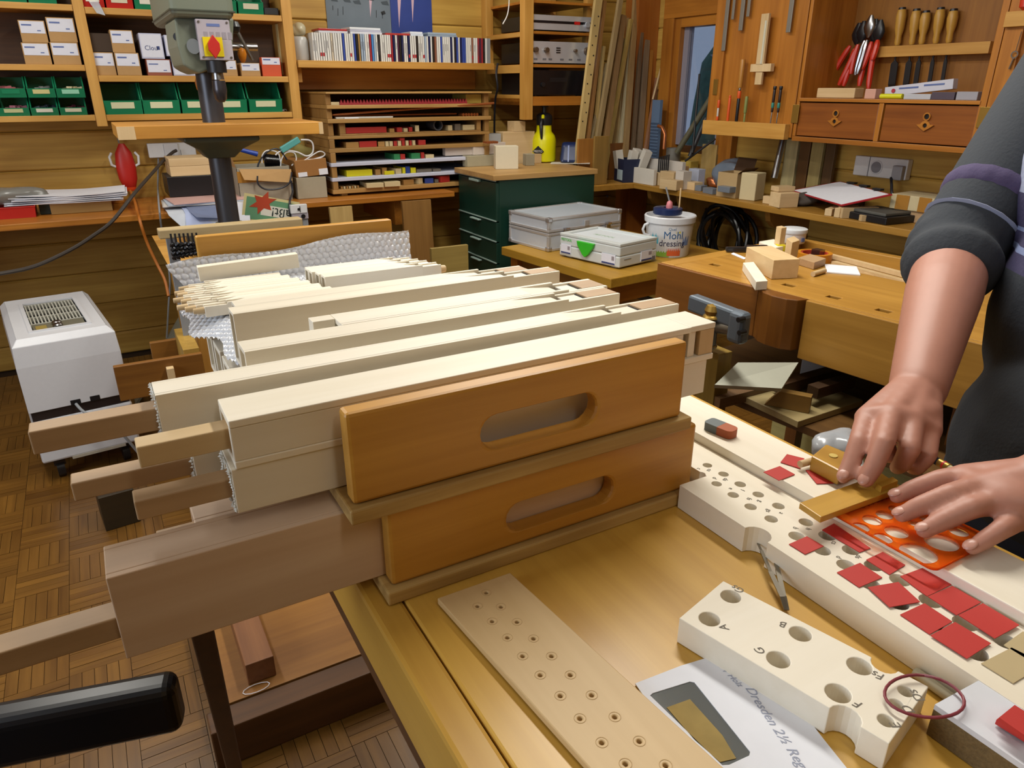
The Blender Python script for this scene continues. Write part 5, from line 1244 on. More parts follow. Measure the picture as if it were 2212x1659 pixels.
# tool systainer
P0, P1, P2 = PZ(1337, 583, ZT), PZ(1208, 553, ZT), PZ(1433, 568, ZT)
an3 = math.atan2(P1.x-P0.x, P1.y-P0.y); lS = (P1-P0).length; wS = (P2-P0).length*1.0
hS = PY(1337, 531, P0.y).z-ZT
sy = thing('tool_box', 'light grey plastic tool box with bright green latch on the ochre table', 'tool box', (P0.x, P0.y, ZT+.0005), -an3)
SG = plain('systainer_grey', 'c2c7c6', .45); SG2 = plain('systainer_light', 'd0d7dc', .4)
MB().box(0, wS, 0, lS, .006, hS*.52).build('base_shell', SG, sy, bevel=.006, seg=3)
MB().box(.001, wS-.001, .001, lS-.001, hS*.525, hS-.008).build('lid_shell', SG, sy, bevel=.006, seg=3)
MB().plate([(.001, .001), (wS-.001, .001), (wS-.001, lS-.001), (.001, lS-.001)], [[(.03, .025), (wS-.02, .025), (wS-.02, lS-.025), (.03, lS-.025)]], hS-.0078, hS+.004).build('lid_rim', SG, sy, bevel=.002)
MB().box(.03, wS-.02, .025, lS-.025, hS-.0078, hS-.004).build('lid_tray', SG2, sy)
for y in (.03, lS-.06):
    MB().box(.02, .05, y, y+.03, 0, .0058).build('foot', SG, sy); MB().box(wS-.05, wS-.02, y, y+.03, 0, .0058).build('foot', SG, sy)
yl = lS*.53
pl_ = [(-.052, .032), (.052, .032), (.045, .012), (.018, -.022), (0, -.034), (-.018, -.022), (-.045, .012)]
mt = Matrix.Translation((-.0004, yl, hS*.55)) @ Matrix(((0,0,-1,0),(-1,0,0,0),(0,1,0,0),(0,0,0,1)))
fixn(MB().plate(pl_, [], 0, .014, mt).build('latch', plain('festive_green', '35b02a', .35), sy, bevel=.003))
def lab(y0, y1, z0, z1, nm='label_holder'):
    o = MB().box(-.003, -.0003, y0, y1, z0, z1).build(nm, plain('label_white', 'd4d6e2', .6), sy)
    MB().box(-.0036, -.0031, y0+.002, y1-.002, z0+.001, z0+(z1-z0)*.18).build('blue_stripe', plain('navy_print', '2c3a6e', .6), o)
    MB().box(-.0036, -.0031, y0+.006, y0+.02, z0+(z1-z0)*.45, z0+(z1-z0)*.85).build('print', plain('grey_print', '8d868e', .6), o)
lab(lS-.075, lS-.012, hS*.18, hS*.58); lab(.022, .10, hS*.14, hS*.56)
o = MB().box(.14, .215, -.003, -.0003, hS*.14, hS*.56).build('label_holder', plain('label_white', 'd4d6e2', .6), sy)
MB().box(.142, .213, -.0036, -.0031, hS*.15, hS*.22).build('blue_stripe', plain('navy_print', '2c3a6e', .6), o); MB().box(.19, .21, -.0036, -.0031, hS*.36, hS*.5).build('print', plain('grey_print', '8d868e', .6), o)
MB().box(.03, .075, -.002, -.0003, hS*.36, hS*.38).build('groove', plain('grey_seam', '6a6a70', .6), sy); MB().box(wS-.035, wS-.012, -.002, -.0003, hS*.1, hS*.26).build('recess', plain('grey_seam', '6a6a70', .6), sy)
text_mb('FESTOOL', .016, Matrix.Translation((-.0006, lS-.045, hS*.78)) @ Matrix(((0,0,-1,0),(-1,0,0,0),(0,1,0,0),(0,0,0,1)))).build('lettering', plain('festive_green', '35b02a', .35), sy)
text_mb('FESTOOL', .03, Matrix.Translation((.12, lS*.55, hS-.0036)) @ Matrix.Rotation(R(-90), 4, 'Z')).build('lid_lettering', plain('lid_print', '9cb59a', .5), sy)
# dressing bucket
pb = PZ(1450, 553, ZT)
rB = .112; hB = PY(1450, 466, pb.y+.02).z-ZT
bu = thing('dressing_bucket', 'white dressing bucket with colourful splash print holding brushes', 'bucket', (pb.x+.02, pb.y+.05, ZT+.0005))
wp = plain('bucket_white', 'd2d4d8', .35)
MB().lathe([(rB*.84, 0), (rB*.86, .004), (rB*.97, hB-.03), (rB*1.03, hB-.029), (rB*1.05, hB-.004), (rB*1.02, hB), (rB*.97, hB), (rB*.95, hB-.02)], 36).build('pail', wp, bu, smooth=True)
def onb(a, z, up=0): 
    r_ = rB*(.86+.11*z/hB)+.0008+up; t_ = R(a); return Vector((r_*math.cos(t_), r_*math.sin(t_), z))
ca = math.degrees(math.atan2(-bu.location.y, -bu.location.x))      # towards the viewer
def patch(nm, a0, a1, z0f, z1f, h, up=0, jag=0):
    vs = []; fs = []; n_ = 14
    for k in range(n_+1):
        a = ca+a0+(a1-a0)*k/n_; j_ = hB*jag*(k % 2)
        vs += [onb(a, hB*z0f, up), onb(a, hB*z1f-j_, up)]
    for k in range(n_): fs.append((2*k, 2*k+2, 2*k+3, 2*k+1))
    MB().add(vs, fs).build(nm, plain('splash_'+h, h, .4), bu, smooth=True)
patch('purple_splash', -48, -14, .60, .84, '7a6aa8', 0, .08); patch('green_splash', -12, 40, .70, .84, '7fae84', 0, .06); patch('blue_splash', -50, -26, .34, .62, '4fa0b4', .0002, .1); patch('blue_splash', 38, 58, .3, .8, '6c86b8', 0, .1)
patch('orange_splash', -2, 34, .05, .26, 'c85a30', .0003, .1); patch('green_base', -45, 4, .02, .17, '7aa03c', .0001, .05); patch('yellow_patch', 18, 32, .62, .78, 'd0c860', .0004)
def curved(s, size, a, zf, h):
    mb = text_mb(s, size, Matrix.Identity(4))
    mb.v = [onb(ca+a+math.degrees(p.x/rB), hB*zf+p.y, .0008+p.z) for p in mb.v]; mb.build('lettering', plain('bucket_ink_'+h, h, .5), bu)
curved('dressing', .040, 10, .36, '2a2c4a'); curved('Mohl', .048, 12, .56, '2c5a88'); curved('Quel', .018, 8, .72, '3a6a90')
for s in (-1,):
    c0 = onb(ca-58, hB*.66)
    MB().tube([c0+Vector((0,0,.03)), c0*1.0+Vector((-.02,.01,.02)), c0+Vector((-.026,.014,0)), c0+Vector((-.02,.01,-.02)), c0+Vector((0,0,-.03))], .006, 8).build('handle', wp, bu, smooth=True)
o = MB().lathe([(.001, 0), (.062, 0), (.066, .004), (.066, .026), (.06, .03), (.02, .03), (.02, .022), (.001, .022)], 28).build('navy_spool', plain('navy_plastic', '1c2a52', .25), None, (bu.location.x-.01, bu.location.y+.01, ZT+hB+.0015), smooth=True); tag(o, 'flat navy spool resting on the rim of the bucket', 'spool')
zs_ = ZT+hB+.032
o = thing('glue_brush', 'brush with pink tip standing on the navy spool', 'brush', (bu.location.x-.02, bu.location.y-.01, zs_-.009))
MB().lathe([(.012, 0), (.016, .015), (.012, .035), (.004, .042)], 12).build('pink_tip', plain('pink_rubber', 'c87880', .5), o, smooth=True); MB().cyl((0, 0, .035), (-.02, .01, .10), .004, n=8).build('shaft', GREYP(), o)
o = MB().cyl((bu.location.x+.03, bu.location.y-.02, zs_), (bu.location.x+.035, bu.location.y-.015, zs_+.085), .0035, n=8).build('wooden_rod', beech('z'), None); tag(o, 'thin pale rod standing on the spool of the bucket', 'rod')
# ================================================================ right-hand wall worktop
ZR = .78; EX = 2.76
rw = thing('wall_worktop', 'narrow golden worktop along the right wall below the tool cabinet', 'worktop', (EX+.15, 2.4, ZR-.03))
bx('top_board', EX, RX-.001, 1.0, 3.66, ZR-.03, ZR, wood('golden_shelf', 'b98a3a', '986c24', 'y', .8), rw, .003)
def scroll(y, w_):
    pts = [(EX+.04, ZR-.031), (RX-.002, ZR-.031), (RX-.002, ZR-.36), (RX-.06, ZR-.36), (RX-.075, ZR-.30), (RX-.12, ZR-.25), (RX-.13, ZR-.19), (RX-.17, ZR-.14), (EX+.09, ZR-.11), (EX+.055, ZR-.08)]
    M_ = Matrix(((1,0,0,0),(0,0,1,0),(0,1,0,0),(0,0,0,1)))
    o = MB().plate(pts, [circ(RX-.09, ZR-.13, .018, 12)] if w_ else [], y, y+.03, M_).build('scroll_bracket', wood('bracket_pine', '9c6f30', '7e5520', 'z'), rw, world=True); fixn(o)
for y in (3.30, 3.05, 2.42, 1.6): scroll(y, 1)
def R_(name, px, py, sx, sy_, sz, rot, mat, label, cat='wood block', z=ZR, group=None, bev=.0015):
    p = PZ(px, py, z); x = min(max(p.x, EX+sx*.5), RX-.01-sx*.5)
    o = lbox(name, sx, sy_, sz, mat, (x, p.y, z+.0005), R(rot), bevel=bev); return tag(o, label, cat, group)
pm_ = plain('white_maple', 'cfc9bd', .6, var=.05); pw = plain('cool_maple', 'c4bdb4', .6, var=.05)
bx('corner_shelf', 2.35, EX-.0005, 3.40, 3.66, ZR-.03, ZR, wood('golden_shelf', 'b98a3a', '986c24', 'y', .8), rw, .002)
bx('corner_post', 2.40, 2.44, 3.60, 3.64, 0, ZR-.0305, wood('bracket_pine', '9c6f30', '7e5520', 'z'), rw)
def itemx(name, a_, b_, c_, d_, dx, mat, label, cat='wood block', z=ZR, bev=.0015, rot=0, X=None, group=None):
    """box on the right worktop whose front face shows at the given picture rectangle"""
    xm = (a_+c_)/2
    if X is None: X = PZ(xm, d_, z).x
    y0, y1 = PX(c_, (b_+d_)/2, X).y, PX(a_, (b_+d_)/2, X).y; z1 = PX(xm, b_, X).z
    o = MB().box(0, dx, -(y1-y0)/2, (y1-y0)/2, 0, max(z1-z, .004)).build(name, mat, None, (X, (y0+y1)/2, z+.0005), (0, 0, R(rot)), bevel=bev)
    return tag(o, label, cat, group)
nX = PZ(1337, 393, ZR).x; nY = PZ(1337, 393, ZR).y
nb = thing('navy_carton', 'navy cardboard box with a white label holding pale wood blocks', 'box', (nX+.07, nY, ZR+.0005), R(-14))
MB().box(-.065, .065, -.065, .065, 0, .003).box(-.065, -.062, -.065, .065, .003, .13).box(.062, .065, -.065, .065, .003, .13).box(-.062, .062, -.065, -.062, .003, .13).box(-.062, .062, .062, .065, .003, .13).build('carton', plain('navy_card', '1c2440', .5), nb)
MB().box(-.066, -.0652, -.055, .02, .012, .07).build('label', plain('label_teal', 'b4c8d0', .5), nb)
for i, (dx, dy, ry_, h_) in enumerate(((-.035, .03, -14, .17), (-.005, -.005, 12, .17), (.02, .03, 18, .18), (.032, -.035, 26, .185))):
    p = nb.matrix_basis @ Vector((dx, dy, .006))
    o = MB().box(-.022, .022, -.024, .024, 0, h_).build('wood_block', pm_, None, p, (R(ry_*.6), R(ry_*.5), R(-14)), bevel=.001); tag(o, '%s white-topped wood block from the left poking out of the navy box' % ordn(i), 'wood block', 'blocks in the navy box')
itemx('wood_board', 1364, 344, 1474, 378, .025, pw, 'long pale board standing on edge behind the small blocks', X=2.875)
itemx('wood_board', 1352, 363, 1412, 401, .022, pm_, 'shorter pale board standing on edge in front of the long one', X=2.775)
itemx('wood_block', 1413, 373, 1424, 400, .05, beech('z'), 'narrow beech block left of the low front block')
itemx('wood_block', 1425, 371, 1455, 397, .06, beech('y'), 'larger beech block behind the low front block', X=2.80)
itemx('wood_block', 1427, 389, 1459, 406, .055, beech('y'), 'low front beech block at the worktop edge', rot=8, X=2.735)
itemx('wood_block', 1459, 370, 1476, 394, .06, pw, 'small whitish block beside the drill bit stand', X=2.80)
itemx('wood_block', 1487, 365, 1509, 389, .05, plain('blue_white_block', 'b0b6c8', .5), 'bluish white block behind the drill bit stand', X=2.93)
itemx('wood_block', 1475, 393, 1500, 410, .06, beech('y'), 'flat beech block left of the grey tin boxes')
itemx('wood_block', 1440, 357, 1480, 366, .06, pear('y'), 'reddish block lying behind the pale blocks', X=2.99)
o = itemx('wood_block', 1470, 348, 1492, 360, .06, plain('yellow_wood', 'c4a84e', .5), 'yellow wooden block among the copper scraps', X=3.02)
lump('copper_scrap', (3.02, 3.02, ZR+.001), (.035, .05, .03), plain('copper_rod', 'b86f42', .3, metal=.7), 'heap of copper scrap on the worktop near the window', 'scrap', 12)
p = PZ(1530, 393, ZR)
ds = thing('drill_bit_stand', 'small block with six upright black drill bits on the right worktop', 'drill bits', (2.84, p.y+.02, ZR+.0005))
MB().box(-.02, .02, -.055, .055, 0, .02).build('block', beech('y'), ds, bevel=.001)
for k in range(6): MB().cyl((0, -.04+.016*k, .02), (0, -.04+.016*k, .17-.004*k), .0042, n=8).build('bit', DSTEEL(), ds)
for i, (px, py, dz, rt) in enumerate(((1508, 411, 0, 5), (1536, 418, 0, -6), (1536, 418, .0285, 2))):
    R_('tin_box', px, py, .05, .08, .028, rt, plain('tin_grey', '7f8894', .4, metal=.3), ['left grey tin box at the worktop edge', 'lower right grey tin box at the worktop edge', 'upper right grey tin box stacked at the worktop edge'][i], 'tin box', z=ZR+dz)
R_('wood_board', 1570, 396, .03, .115, .22, 0, wood('pale_board', 'c3a468', 'a88a50', 'z'), 'upright pine board behind the opened carton')
p = PZ(1578, 424, ZR)
oc = thing('opened_carton', 'opened cardboard box with brown flaps on the right worktop', 'box', (2.86, 2.72, ZR+.0005), R(6))
MB().box(-.06, .06, -.06, .06, 0, .003).box(-.06, -.057, -.06, .06, .003, .12).box(.057, .06, -.06, .06, .003, .12).box(-.057, .057, -.06, -.057, .003, .12).box(-.057, .057, .057, .06, .003, .12).build('carton', plain('carton_beige', 'b09468', .8), oc)
MB().add([(.06,-.06,.12),(.06,.06,.12),(.075,.05,.185),(.075,-.065,.185)], [(0,1,2,3),(3,2,1,0)]).build('flap', plain('carton_brown', '5c4028', .8), oc)
MB().add([(-.06,-.06,.12),(.06,-.06,.12),(.05,-.10,.145),(-.05,-.10,.15)], [(0,1,2,3),(3,2,1,0)]).build('flap', plain('carton_brown', '5c4028', .8), oc)
R_('wood_block', 1622, 431, .09, .085, .13, 14, plain('cream_block', 'c8b890', .6), 'large cream block in front of the opened carton', bev=.004)
R_('wood_block', 1662, 440, .03, .06, .035, 5, beech('y'), 'thin beech offcut left of the grey-ended block')
R_('wood_block', 1682, 447, .10, .08, .065, -14, beech('x'), 'beech block with greyish end near the clipboard')
p = PZ(1690, 445, ZR); o = lbox('wood_block', .09, .06, .022, beech('x'), (2.83, p.y+.02, ZR+.067), R(-14)); tag(o, 'flat beech piece on top of the grey-ended block', 'wood block')
# clipboard
q = [PZ(1708, 413, .83), PZ(1818, 446, .83), PZ(1928, 422, .885), PZ(1815, 393, .885)]
cbd = thing('clipboard', 'red clipboard with white paper resting tilted on wood scraps', 'clipboard', (q[0]+q[1]+q[2]+q[3])/4)
def quad(name, pts, th, mat, parent):
    nrm = (pts[1]-pts[0]).cross(pts[3]-pts[0]).normalized(); vs = [p_+nrm*th for p_ in pts]+list(pts)
    o = MB().add(vs, [(0,1,2,3),(7,6,5,4),(0,4,5,1),(1,5,6,2),(2,6,7,3),(3,7,4,0)]).build(name, mat, parent, world=True); fixn(o); return o
quad('board', q, .004, plain('clip_red', 'a8202a', .4), cbd)
cen = (q[0]+q[1]+q[2]+q[3])/4; up_ = (q[1]-q[0]).cross(q[3]-q[0]).normalized()
quad('paper', [cen+(p_-cen)*.93+up_*.0042 for p_ in q], .001, PAPER(), cbd)
for f in (.25, .5, .75):
    c_ = q[2].lerp(q[3], f)+up_*.006; MB().box(c_.x-.012, c_.x+.012, c_.y-.02, c_.y+.02, c_.z, c_.z+.008).build('clip', BLACK(), cbd, world=True)
for i, (px, py, sx, sy_, sz, rt, lb_) in enumerate(((1772, 466, .12, .03, .03, 20, 'short beech stick end left under the clipboard'), (1800, 470, .14, .025, .04, 5, 'upright beech stick under the middle of the clipboard'), (1850, 470, .16, .04, .045, -25, 'beech bar under the front right of the clipboard'), (1862, 482, .14, .025, .025, -30, 'thin beech stick in front of the clipboard bar'))): R_('wood_stick', px, py, sx, sy_, sz, rt, beech('x'), lb_, 'stick')
o = R_('wood_block', 1905, 440, .06, .10, .09, 10, walnut('y'), 'dark block propping the far edge of the clipboard')
lump('rag', (2.93, 2.33, ZR+.0005), (.07, .06, .03), plain('grey_rag', '4c453e', .9), 'dark grey rag beside the clipboard', 'rag', 8)
p = PZ(1925, 474, ZR)
bd = thing('sharpening_case', 'flat black case with grey stone top beside the clipboard', 'case', (2.87, p.y+.02, ZR+.0005), R(-6))
MB().box(-.09, .09, -.11, .10, 0, .03).build('body', BLACK(), bd, bevel=.004); MB().box(-.075, .085, -.09, .09, .0302, .042).build('stone', plain('grey_stone', '55544f', .6), bd, bevel=.003)
cable('thin_wire', [PZ(1990, 455, ZR+.03), PZ(1975, 470, ZR+.004), PZ(1955, 478, ZR+.003), PZ(1935, 478, ZR+.003)], .0015, GREYP(), 'thin grey wire lying right of the black case')
o = R_('wood_block', 2035, 470, .16, .16, .045, 0, pear('x'), 'brown block under the taped cardboard box at the sleeve')
p2 = o.location
tx = thing('taped_package', 'cream parcel with brown tape beside the dark sleeve', 'box', (p2.x, p2.y, ZR+.0465), R(4))
MB().box(-.09, .09, -.10, .10, 0, .06).build('carton', plain('cream_parcel', 'c4b690', .7, var=.1), tx, bevel=.003); MB().box(-.092, -.0902, -.07, -.02, .001, .059).build('tape', plain('packing_tape', 'a5742e', .35), tx); MB().box(-.092, -.0902, .02, .075, .001, .059).build('tape', plain('packing_tape', 'a5742e', .35), tx)
# wall socket on the right
def rx(px0, py0, px1, py1, X):
    xm, ym = (px0+px1)/2, (py0+py1)/2
    return PX(px1, ym, X).y, PX(px0, ym, X).y, PX(xm, py1, X).z, PX(xm, py0, X).z
y0, y1, z0, z1 = rx(1846, 340, 1962, 384, RX-.03)
ws = thing('wall_socket', 'white double wall socket under the tool cabinet', 'socket', (RX-.002, (y0+y1)/2, z0))
W = y1-y0; H = z1-z0
MB().box(-.035, 0, -W/2, W/2, 0, H).build('housing', WHITEP(), ws, bevel=.004)
MB().cyl((-.037, W*.06, H*.5), (-.0352, W*.06, H*.5), H*.36, n=22).build('socket_ring', plain('white_plastic2', 'c9c9cb', .4), ws); MB().cyl((-.0385, W*.06, H*.5), (-.0372, W*.06, H*.5), H*.28, n=22).build('socket_well', plain('socket_grey', '7d7d84', .5), ws)
MB().box(-.037, -.0351, W*.2, W*.21, 0, H).build('seam', plain('grey_seam', '6a6a70', .6), ws)
MB().box(-.06, -.0352, -W*.48, -W*.3, .0, H*.7).build('plug', plain('plug_grey', '9a9aa0', .4), ws, bevel=.004)
cable('socket_cable', [PX(1925, 384, RX-.06), PX(1926, 400, RX-.08), PX(1928, 420, RX-.1), PX(1945, 436, RX-.08)], .006, plain('dark_cable', '22242c', .4), 'black cable hanging from the right wall socket')
# coil of black cable under the worktop
cc_ = PX(1587, 498, 2.98); pts = []
for k in range(8*28+1):
    a = 2*math.pi*k/28; j = k/28
    r_ = .15+.022*math.sin(j*2.7)+.012*math.sin(a*2+j); pts.append((2.92+.06*math.sin(j*5.1+a*.3), cc_.y+r_*.92*math.cos(a), cc_.z-.05+r_*1.05*math.sin(a)))
o = MB().tube(pts, .011, 8).build('hose_coil', plain('hose_black', '0e0e10', .35), None, smooth=True); tag(o, 'coil of black hose hanging below the right worktop', 'hose')
lump('white_bag', (2.62, 2.62, 0.0), (.05, .05, .2), plain('cloudy_bag', '9a9a94', .25, trans=.4), None, None, 2); bpy.data.objects.remove(bpy.data.objects['white_bag'])
# ================================================================ lumber leaning in the corner
sticks = [((1254, 300), (1293, -8), 19, 'b59c66', 'wide pale board with a row of drilled holes, leftmost of the leaning lumber'),
 ((1270, 300), (1306, 2), 8, '8a6236', 'narrow brown lath right behind the drilled board'), ((1277, 300), (1311, 137), 5, '8c7c5c', 'short thin grey lath between the leaning boards'), ((1283, 300), (1304, 100), 6, '9c8452', 'short tan lath leaning left of the long board'),
 ((1291, 298), (1341, -8), 12, '8f7a54', 'long greyish lath leaning third from the drilled board'), ((1309, 298), (1347, 33), 14, '7c5f3c', 'brown board with a square top in the leaning lumber'), ((1319, 298), (1363, 42), 8, 'b39a58', 'yellowish lath with a slanted top in the leaning lumber'),
 ((1340, 312), (1367, 70), 10, 'd2c9a8', 'whitest lath in the leaning lumber'), ((1352, 312), (1374, -8), 14, 'a5875a', 'tall tan board right of the white lath'), ((1367, 316), (1388, 38), 9, '6e5a44', 'dark grey-brown lath in the leaning lumber'),
 ((1381, 312), (1402, 15), 16, '84705a', 'grey-brown board with a square top near the post'), ((1391, 308), (1415, -8), 10, 'a8702e', 'orange lath leaning against the corner post'), ((1399, 300), (1428, 120), 9, '8a6248', 'short reddish lath at the right end of the lumber'), ((1410, 215), (1468, -8), 5, 'c49a58', 'thin round dowel slanting across the corner post')]
for k_ in range(12):
    sticks.insert(13, ((1318+8*k_, 304), (1338+7*k_, 30+(k_*53) % 150), 7+(k_*5) % 6, ('c2a874', 'a88c5c', 'd2bd8c', '96784c', 'b8985c')[k_ % 5], 'back-row lath of the leaning lumber, %s from the left' % ordn(k_)))
for i, (b, t, w_, h, lab_) in enumerate(sticks):
    Yb, Yt = (3.50+.008*(i % 4), 3.555+.008*(i % 3)) if i < 6 else (3.60+.012*(i % 4), 3.70+.01*(i % 3))
    last = i == len(sticks)-1
    if 13 <= i < len(sticks)-1: Yb += .07; Yt += .07
    h = '%02x%02x%02x' % tuple(min(255, int(int(h[j:j+2], 16)*1.18)) for j in (0, 2, 4))
    p = PY(*b, Yb); q = PY(*t, Yt); d = q-p
    if not last:
        k = (p.z-(ZR if p.x > EX else .0))/d.z
        p = p-d*((p.z-ZR-.003)/d.z)
    wd = w_*3.75/1550
    if last: o = MB().cyl(p, q, .006, n=10).build('dowel', beech('z'), None, smooth=True)
    else:
        o = MB().bar(p, q, wd, .02, up=(0, 1, 0)).build('lumber_stick', wood('lumber_'+h, h, '%02x%02x%02x' % tuple(int(int(h[j:j+2], 16)*.8) for j in (0, 2, 4)), 'z'), None, bevel=.001)
    tag(o, lab_, 'lumber', 'lumber leaning in the corner')
    if i == 0:
        a_ = d.normalized().cross(Vector((0, 1, 0))).normalized()
        for k in range(12):
            f = .35+.05*k; c = p.lerp(q, f)+a_*(.008*(-1)**k)+Vector((0, -.0105, 0))
            MB().cyl(c, c+Vector((0, -.0012, 0)), .004, n=8).build('drilled_hole', DARK(), o)
# bins that hold the lumber upright, standing on the worktop
for i, (a, b, c, d_, Y, h, lab_) in enumerate(((1231, 300, 1289, 353, 3.46, 'a8702e', 'orange wooden panel in front of the leaning lumber'), (1282, 294, 1312, 372, 3.45, 'a5803e', 'tan wooden panel in front of the leaning lumber'), (1318, 309, 1360, 345, 3.605, '8c5a28', 'small dark orange panel at the right of the lumber'))):
    x0, x1, z0, z1 = ry(a, b, c, d_, Y)
    x0 = max(x0, 2.40)
    o = rbox('plywood_board', x0, x1, Y-.008*(i % 2), Y+.015-.008*(i % 2), ZR+.001, z1, wood('panel_'+h, h, '%02x%02x%02x' % tuple(int(int(h[j:j+2], 16)*.8) for j in (0, 2, 4)), 'z')); tag(o, lab_, 'panel')
# things standing by the window
y0, y1, z0, z1 = rx(1405, 216, 1430, 318, 2.97)
bs = thing('grooved_strip', 'blue-grey grooved plastic strip standing by the window', 'strip', (2.97, (y0+y1)/2, ZR+.0005))
MB().box(-.01, .01, -.035, .035, 0, z1-ZR).build('strip', plain('blue_grey_plastic', '5f7490', .5), bs)
for k in range(14): MB().box(-.012, -.0101, -.035, .035, .03+k*.018+.05, .03+k*.018+.06).build('groove', plain('blue_grey_dark', '42526a', .5), bs)
p0 = PX(1456, 335, 2.92)
o = MB().plate(circ(0, 0, .042, 24), [circ(0, 0, .036, 24)], 0, .19, Matrix.Translation((3.0, PX(1457, 300, 3.0).y, ZR+.0005))).build('grey_tube', plain('grey_pipe2', '6e6a62', .5), None, smooth=True); fixn(o); tag(o, 'wide grey plastic tube standing open by the window', 'tube')
for i, (a, b, r_, h, lab_) in enumerate((((1462, 330), (1538, 208), .016, '5c5844', 'olive hose leaning diagonally before the window'), ((1496, 330), (1511, 160), .006, '1a1a1c', 'thin black rod standing upright before the window'), ((1490, 338), (1525, 255), .013, '26262a', 'short black pipe leaning right of the hose'), ((1480, 348), (1545, 300), .006, '202024', 'black rod lying low behind the drill bits'))):
    p = PX(*a, 2.97); p.z = max(p.z, ZR+.01); q_ = PX(*b, 3.04)
    o = MB().cyl(p, q_, r_, n=14).build('pipe_offcut', plain('pipe_'+h, h, .45), None, smooth=True); tag(o, lab_, 'pipe')
o = MB().tube([PX(1434, 322, 2.92), PX(1436, 290, 2.92), PX(1430, 275, 2.92), PX(1422, 272, 2.92)], .010, 10).build('copper_elbow', plain('copper_rod', 'b86f42', .3, metal=.7), None, smooth=True); tag(o, 'bent copper pipe elbow by the grooved strip', 'pipe')
lump('plastic_sheet', (3.0, 2.88, ZR+.0005), (.05, .13, .09), plain('blue_film', '8492a4', .25, trans=.3), 'crumpled bluish plastic film behind the pine board', 'plastic film', 21)
o = MB().cyl(PX(1672, 385, 2.98), PX(1692, 300, 3.02), .016, n=16).build('metal_tube', STEEL(), None, smooth=True); tag(o, 'leaning steel tube under the left cabinet door', 'tube')
for i, (a, b, h, lab_) in enumerate(((1695, 1722, 'c4b482', 'pale board standing left under the cabinet'), (1726, 1748, '6e4a22', 'dark board standing under the cabinet'), (1750, 1775, 'b8a468', 'yellowish board standing under the cabinet'), (1780, 1800, '5c4020', 'dark brown board at the right under the cabinet'))):
    y0, y1, z0, z1 = rx(a, 300, b, 390, RX-.06)
    o = rbox('upright_board', RX-.07+.004*i, RX-.05+.004*i, y0, y1, ZR+.0005, z1, wood('ub_'+h, h, '%02x%02x%02x' % tuple(int(int(h[j:j+2], 16)*.8) for j in (0, 2, 4)), 'z')); tag(o, lab_, 'board')
# outside the window
lump('garden_shrub', (4.6, 4.2, .002), (.5, .7, .85), plain('shrub_green', '4c6a58', .9, var=.5, bscale=18), 'grey-green shrub seen outside through the window', 'shrub', 31)
o = MB().lathe([(.001, .10), (.10, .075), (.20, .0), (.19, .0), (.001, .085)], 24).build('garden_parasol', plain('parasol_white', 'd8dce4', .6), None, (3.95, 3.83, 1.5)); o.rotation_euler = (R(180), 0, 0); tag(o, 'white bowl-shaped shade seen outside through the window', 'shade')
gr = rbox('garden_ground', RX+.2, 7, 1, 8, -.05, 0, plain('garden_soil', '4a5040', .9, var=.3), bevel=0); struct(gr)
# ================================================================ tool cabinet
TXF = 2.80; TXB = RX-.002
tc = thing('tool_cabinet', 'open oak tool cabinet with two drawers on the right wall', 'cabinet', ((TXF+TXB)/2, 1.9, 1.06))
by0, by1 = PX(2118, 225, TXF).y, PX(1727, 212, TXF).y
zc0 = PX(1900, 318, TXF).z; zsh = PX(1900, 214, TXF).z; zc1 = 1.80
bx('bottom_board', TXF, TXB, by0-.02, by1+.012, zc0, zc0+.02, oak('y'), tc)
bx('drawer_ledge', TXF-.004, TXB-.012, by0, by1, zsh-.014, zsh, oak('y'), tc)
bx('side_panel', TXF, TXB, by1-.004, by1+.012, zc0+.0205, zc1, oak('z'), tc); bx('side_panel', TXF, TXB, by0-.02, by0+.004, zc0+.0205, zc1, oak('z'), tc)
bx('back_panel', TXB-.012, TXB, by0+.004, by1-.004, zsh, zc1, wood('cabinet_back', 'a06a24', '7c4c14', 'z', .8), tc, 0)
bx('divider', TXF, TXF+.2, PX(1903, 260, TXF).y, PX(1893, 260, TXF).y, zc0+.0205, zsh-.0145, oak('z'), tc)
ym = PX(1898, 260, TXF).y
for a, b, hw in ((ym+.014, by1-.006, 0), (by0+.006, ym-.014, 0)):
    zd0, zd1 = zc0+.024, zsh-.018
    d_ = bx('drawer', TXF+.006, TXF+.19, a, b, zd0, zd1, darkoak('y'), tc, .002)
    yc, zcn = (a+b)/2, (zd0+zd1)/2
    L_ = lambda v: Vector(v)-tc.location
    ring = MB().plate(circ(0, 0, .015, 18), [circ(0, 0, .010, 18)], 0, .006, Matrix.Translation((TXF+.0058, yc, zcn+.028)) @ Matrix(((0,0,-1,0),(1,0,0,0),(0,1,0,0),(0,0,0,1))))
    fixn(ring.build('finger_ring', beech('y'), d_, world=True)) if False else None
    o = ring.build('finger_hole_rim', oak('y'), tc, world=True); fixn(o)
    MB().cyl((TXF+.0058, yc, zcn+.028), (TXF+.005, yc, zcn+.028), .010, n=16).build('finger_hole', DARK(), tc, world=True)
    anchor = [(-.034, .006), (-.02, -.004), (0, -.016), (.02, -.004), (.034, .006), (.02, .008), (.012, .018), (0, .022), (-.012, .018), (-.02, .008)]
    o = MB().plate(anchor, [circ(0, .004, .0085, 14)], 0, .007, Matrix.Translation((TXF+.0058, yc, zcn-.008)) @ Matrix(((0,0,-1,0),(1,0,0,0),(0,1,0,0),(0,0,0,1)))).build('drawer_pull', oak('y'), tc, world=True); fixn(o)
    MB().cyl((TXF+.0058, yc, zcn-.004), (TXF+.005, yc, zcn-.004), .0085, n=16).build('finger_hole', DARK(), tc, world=True)
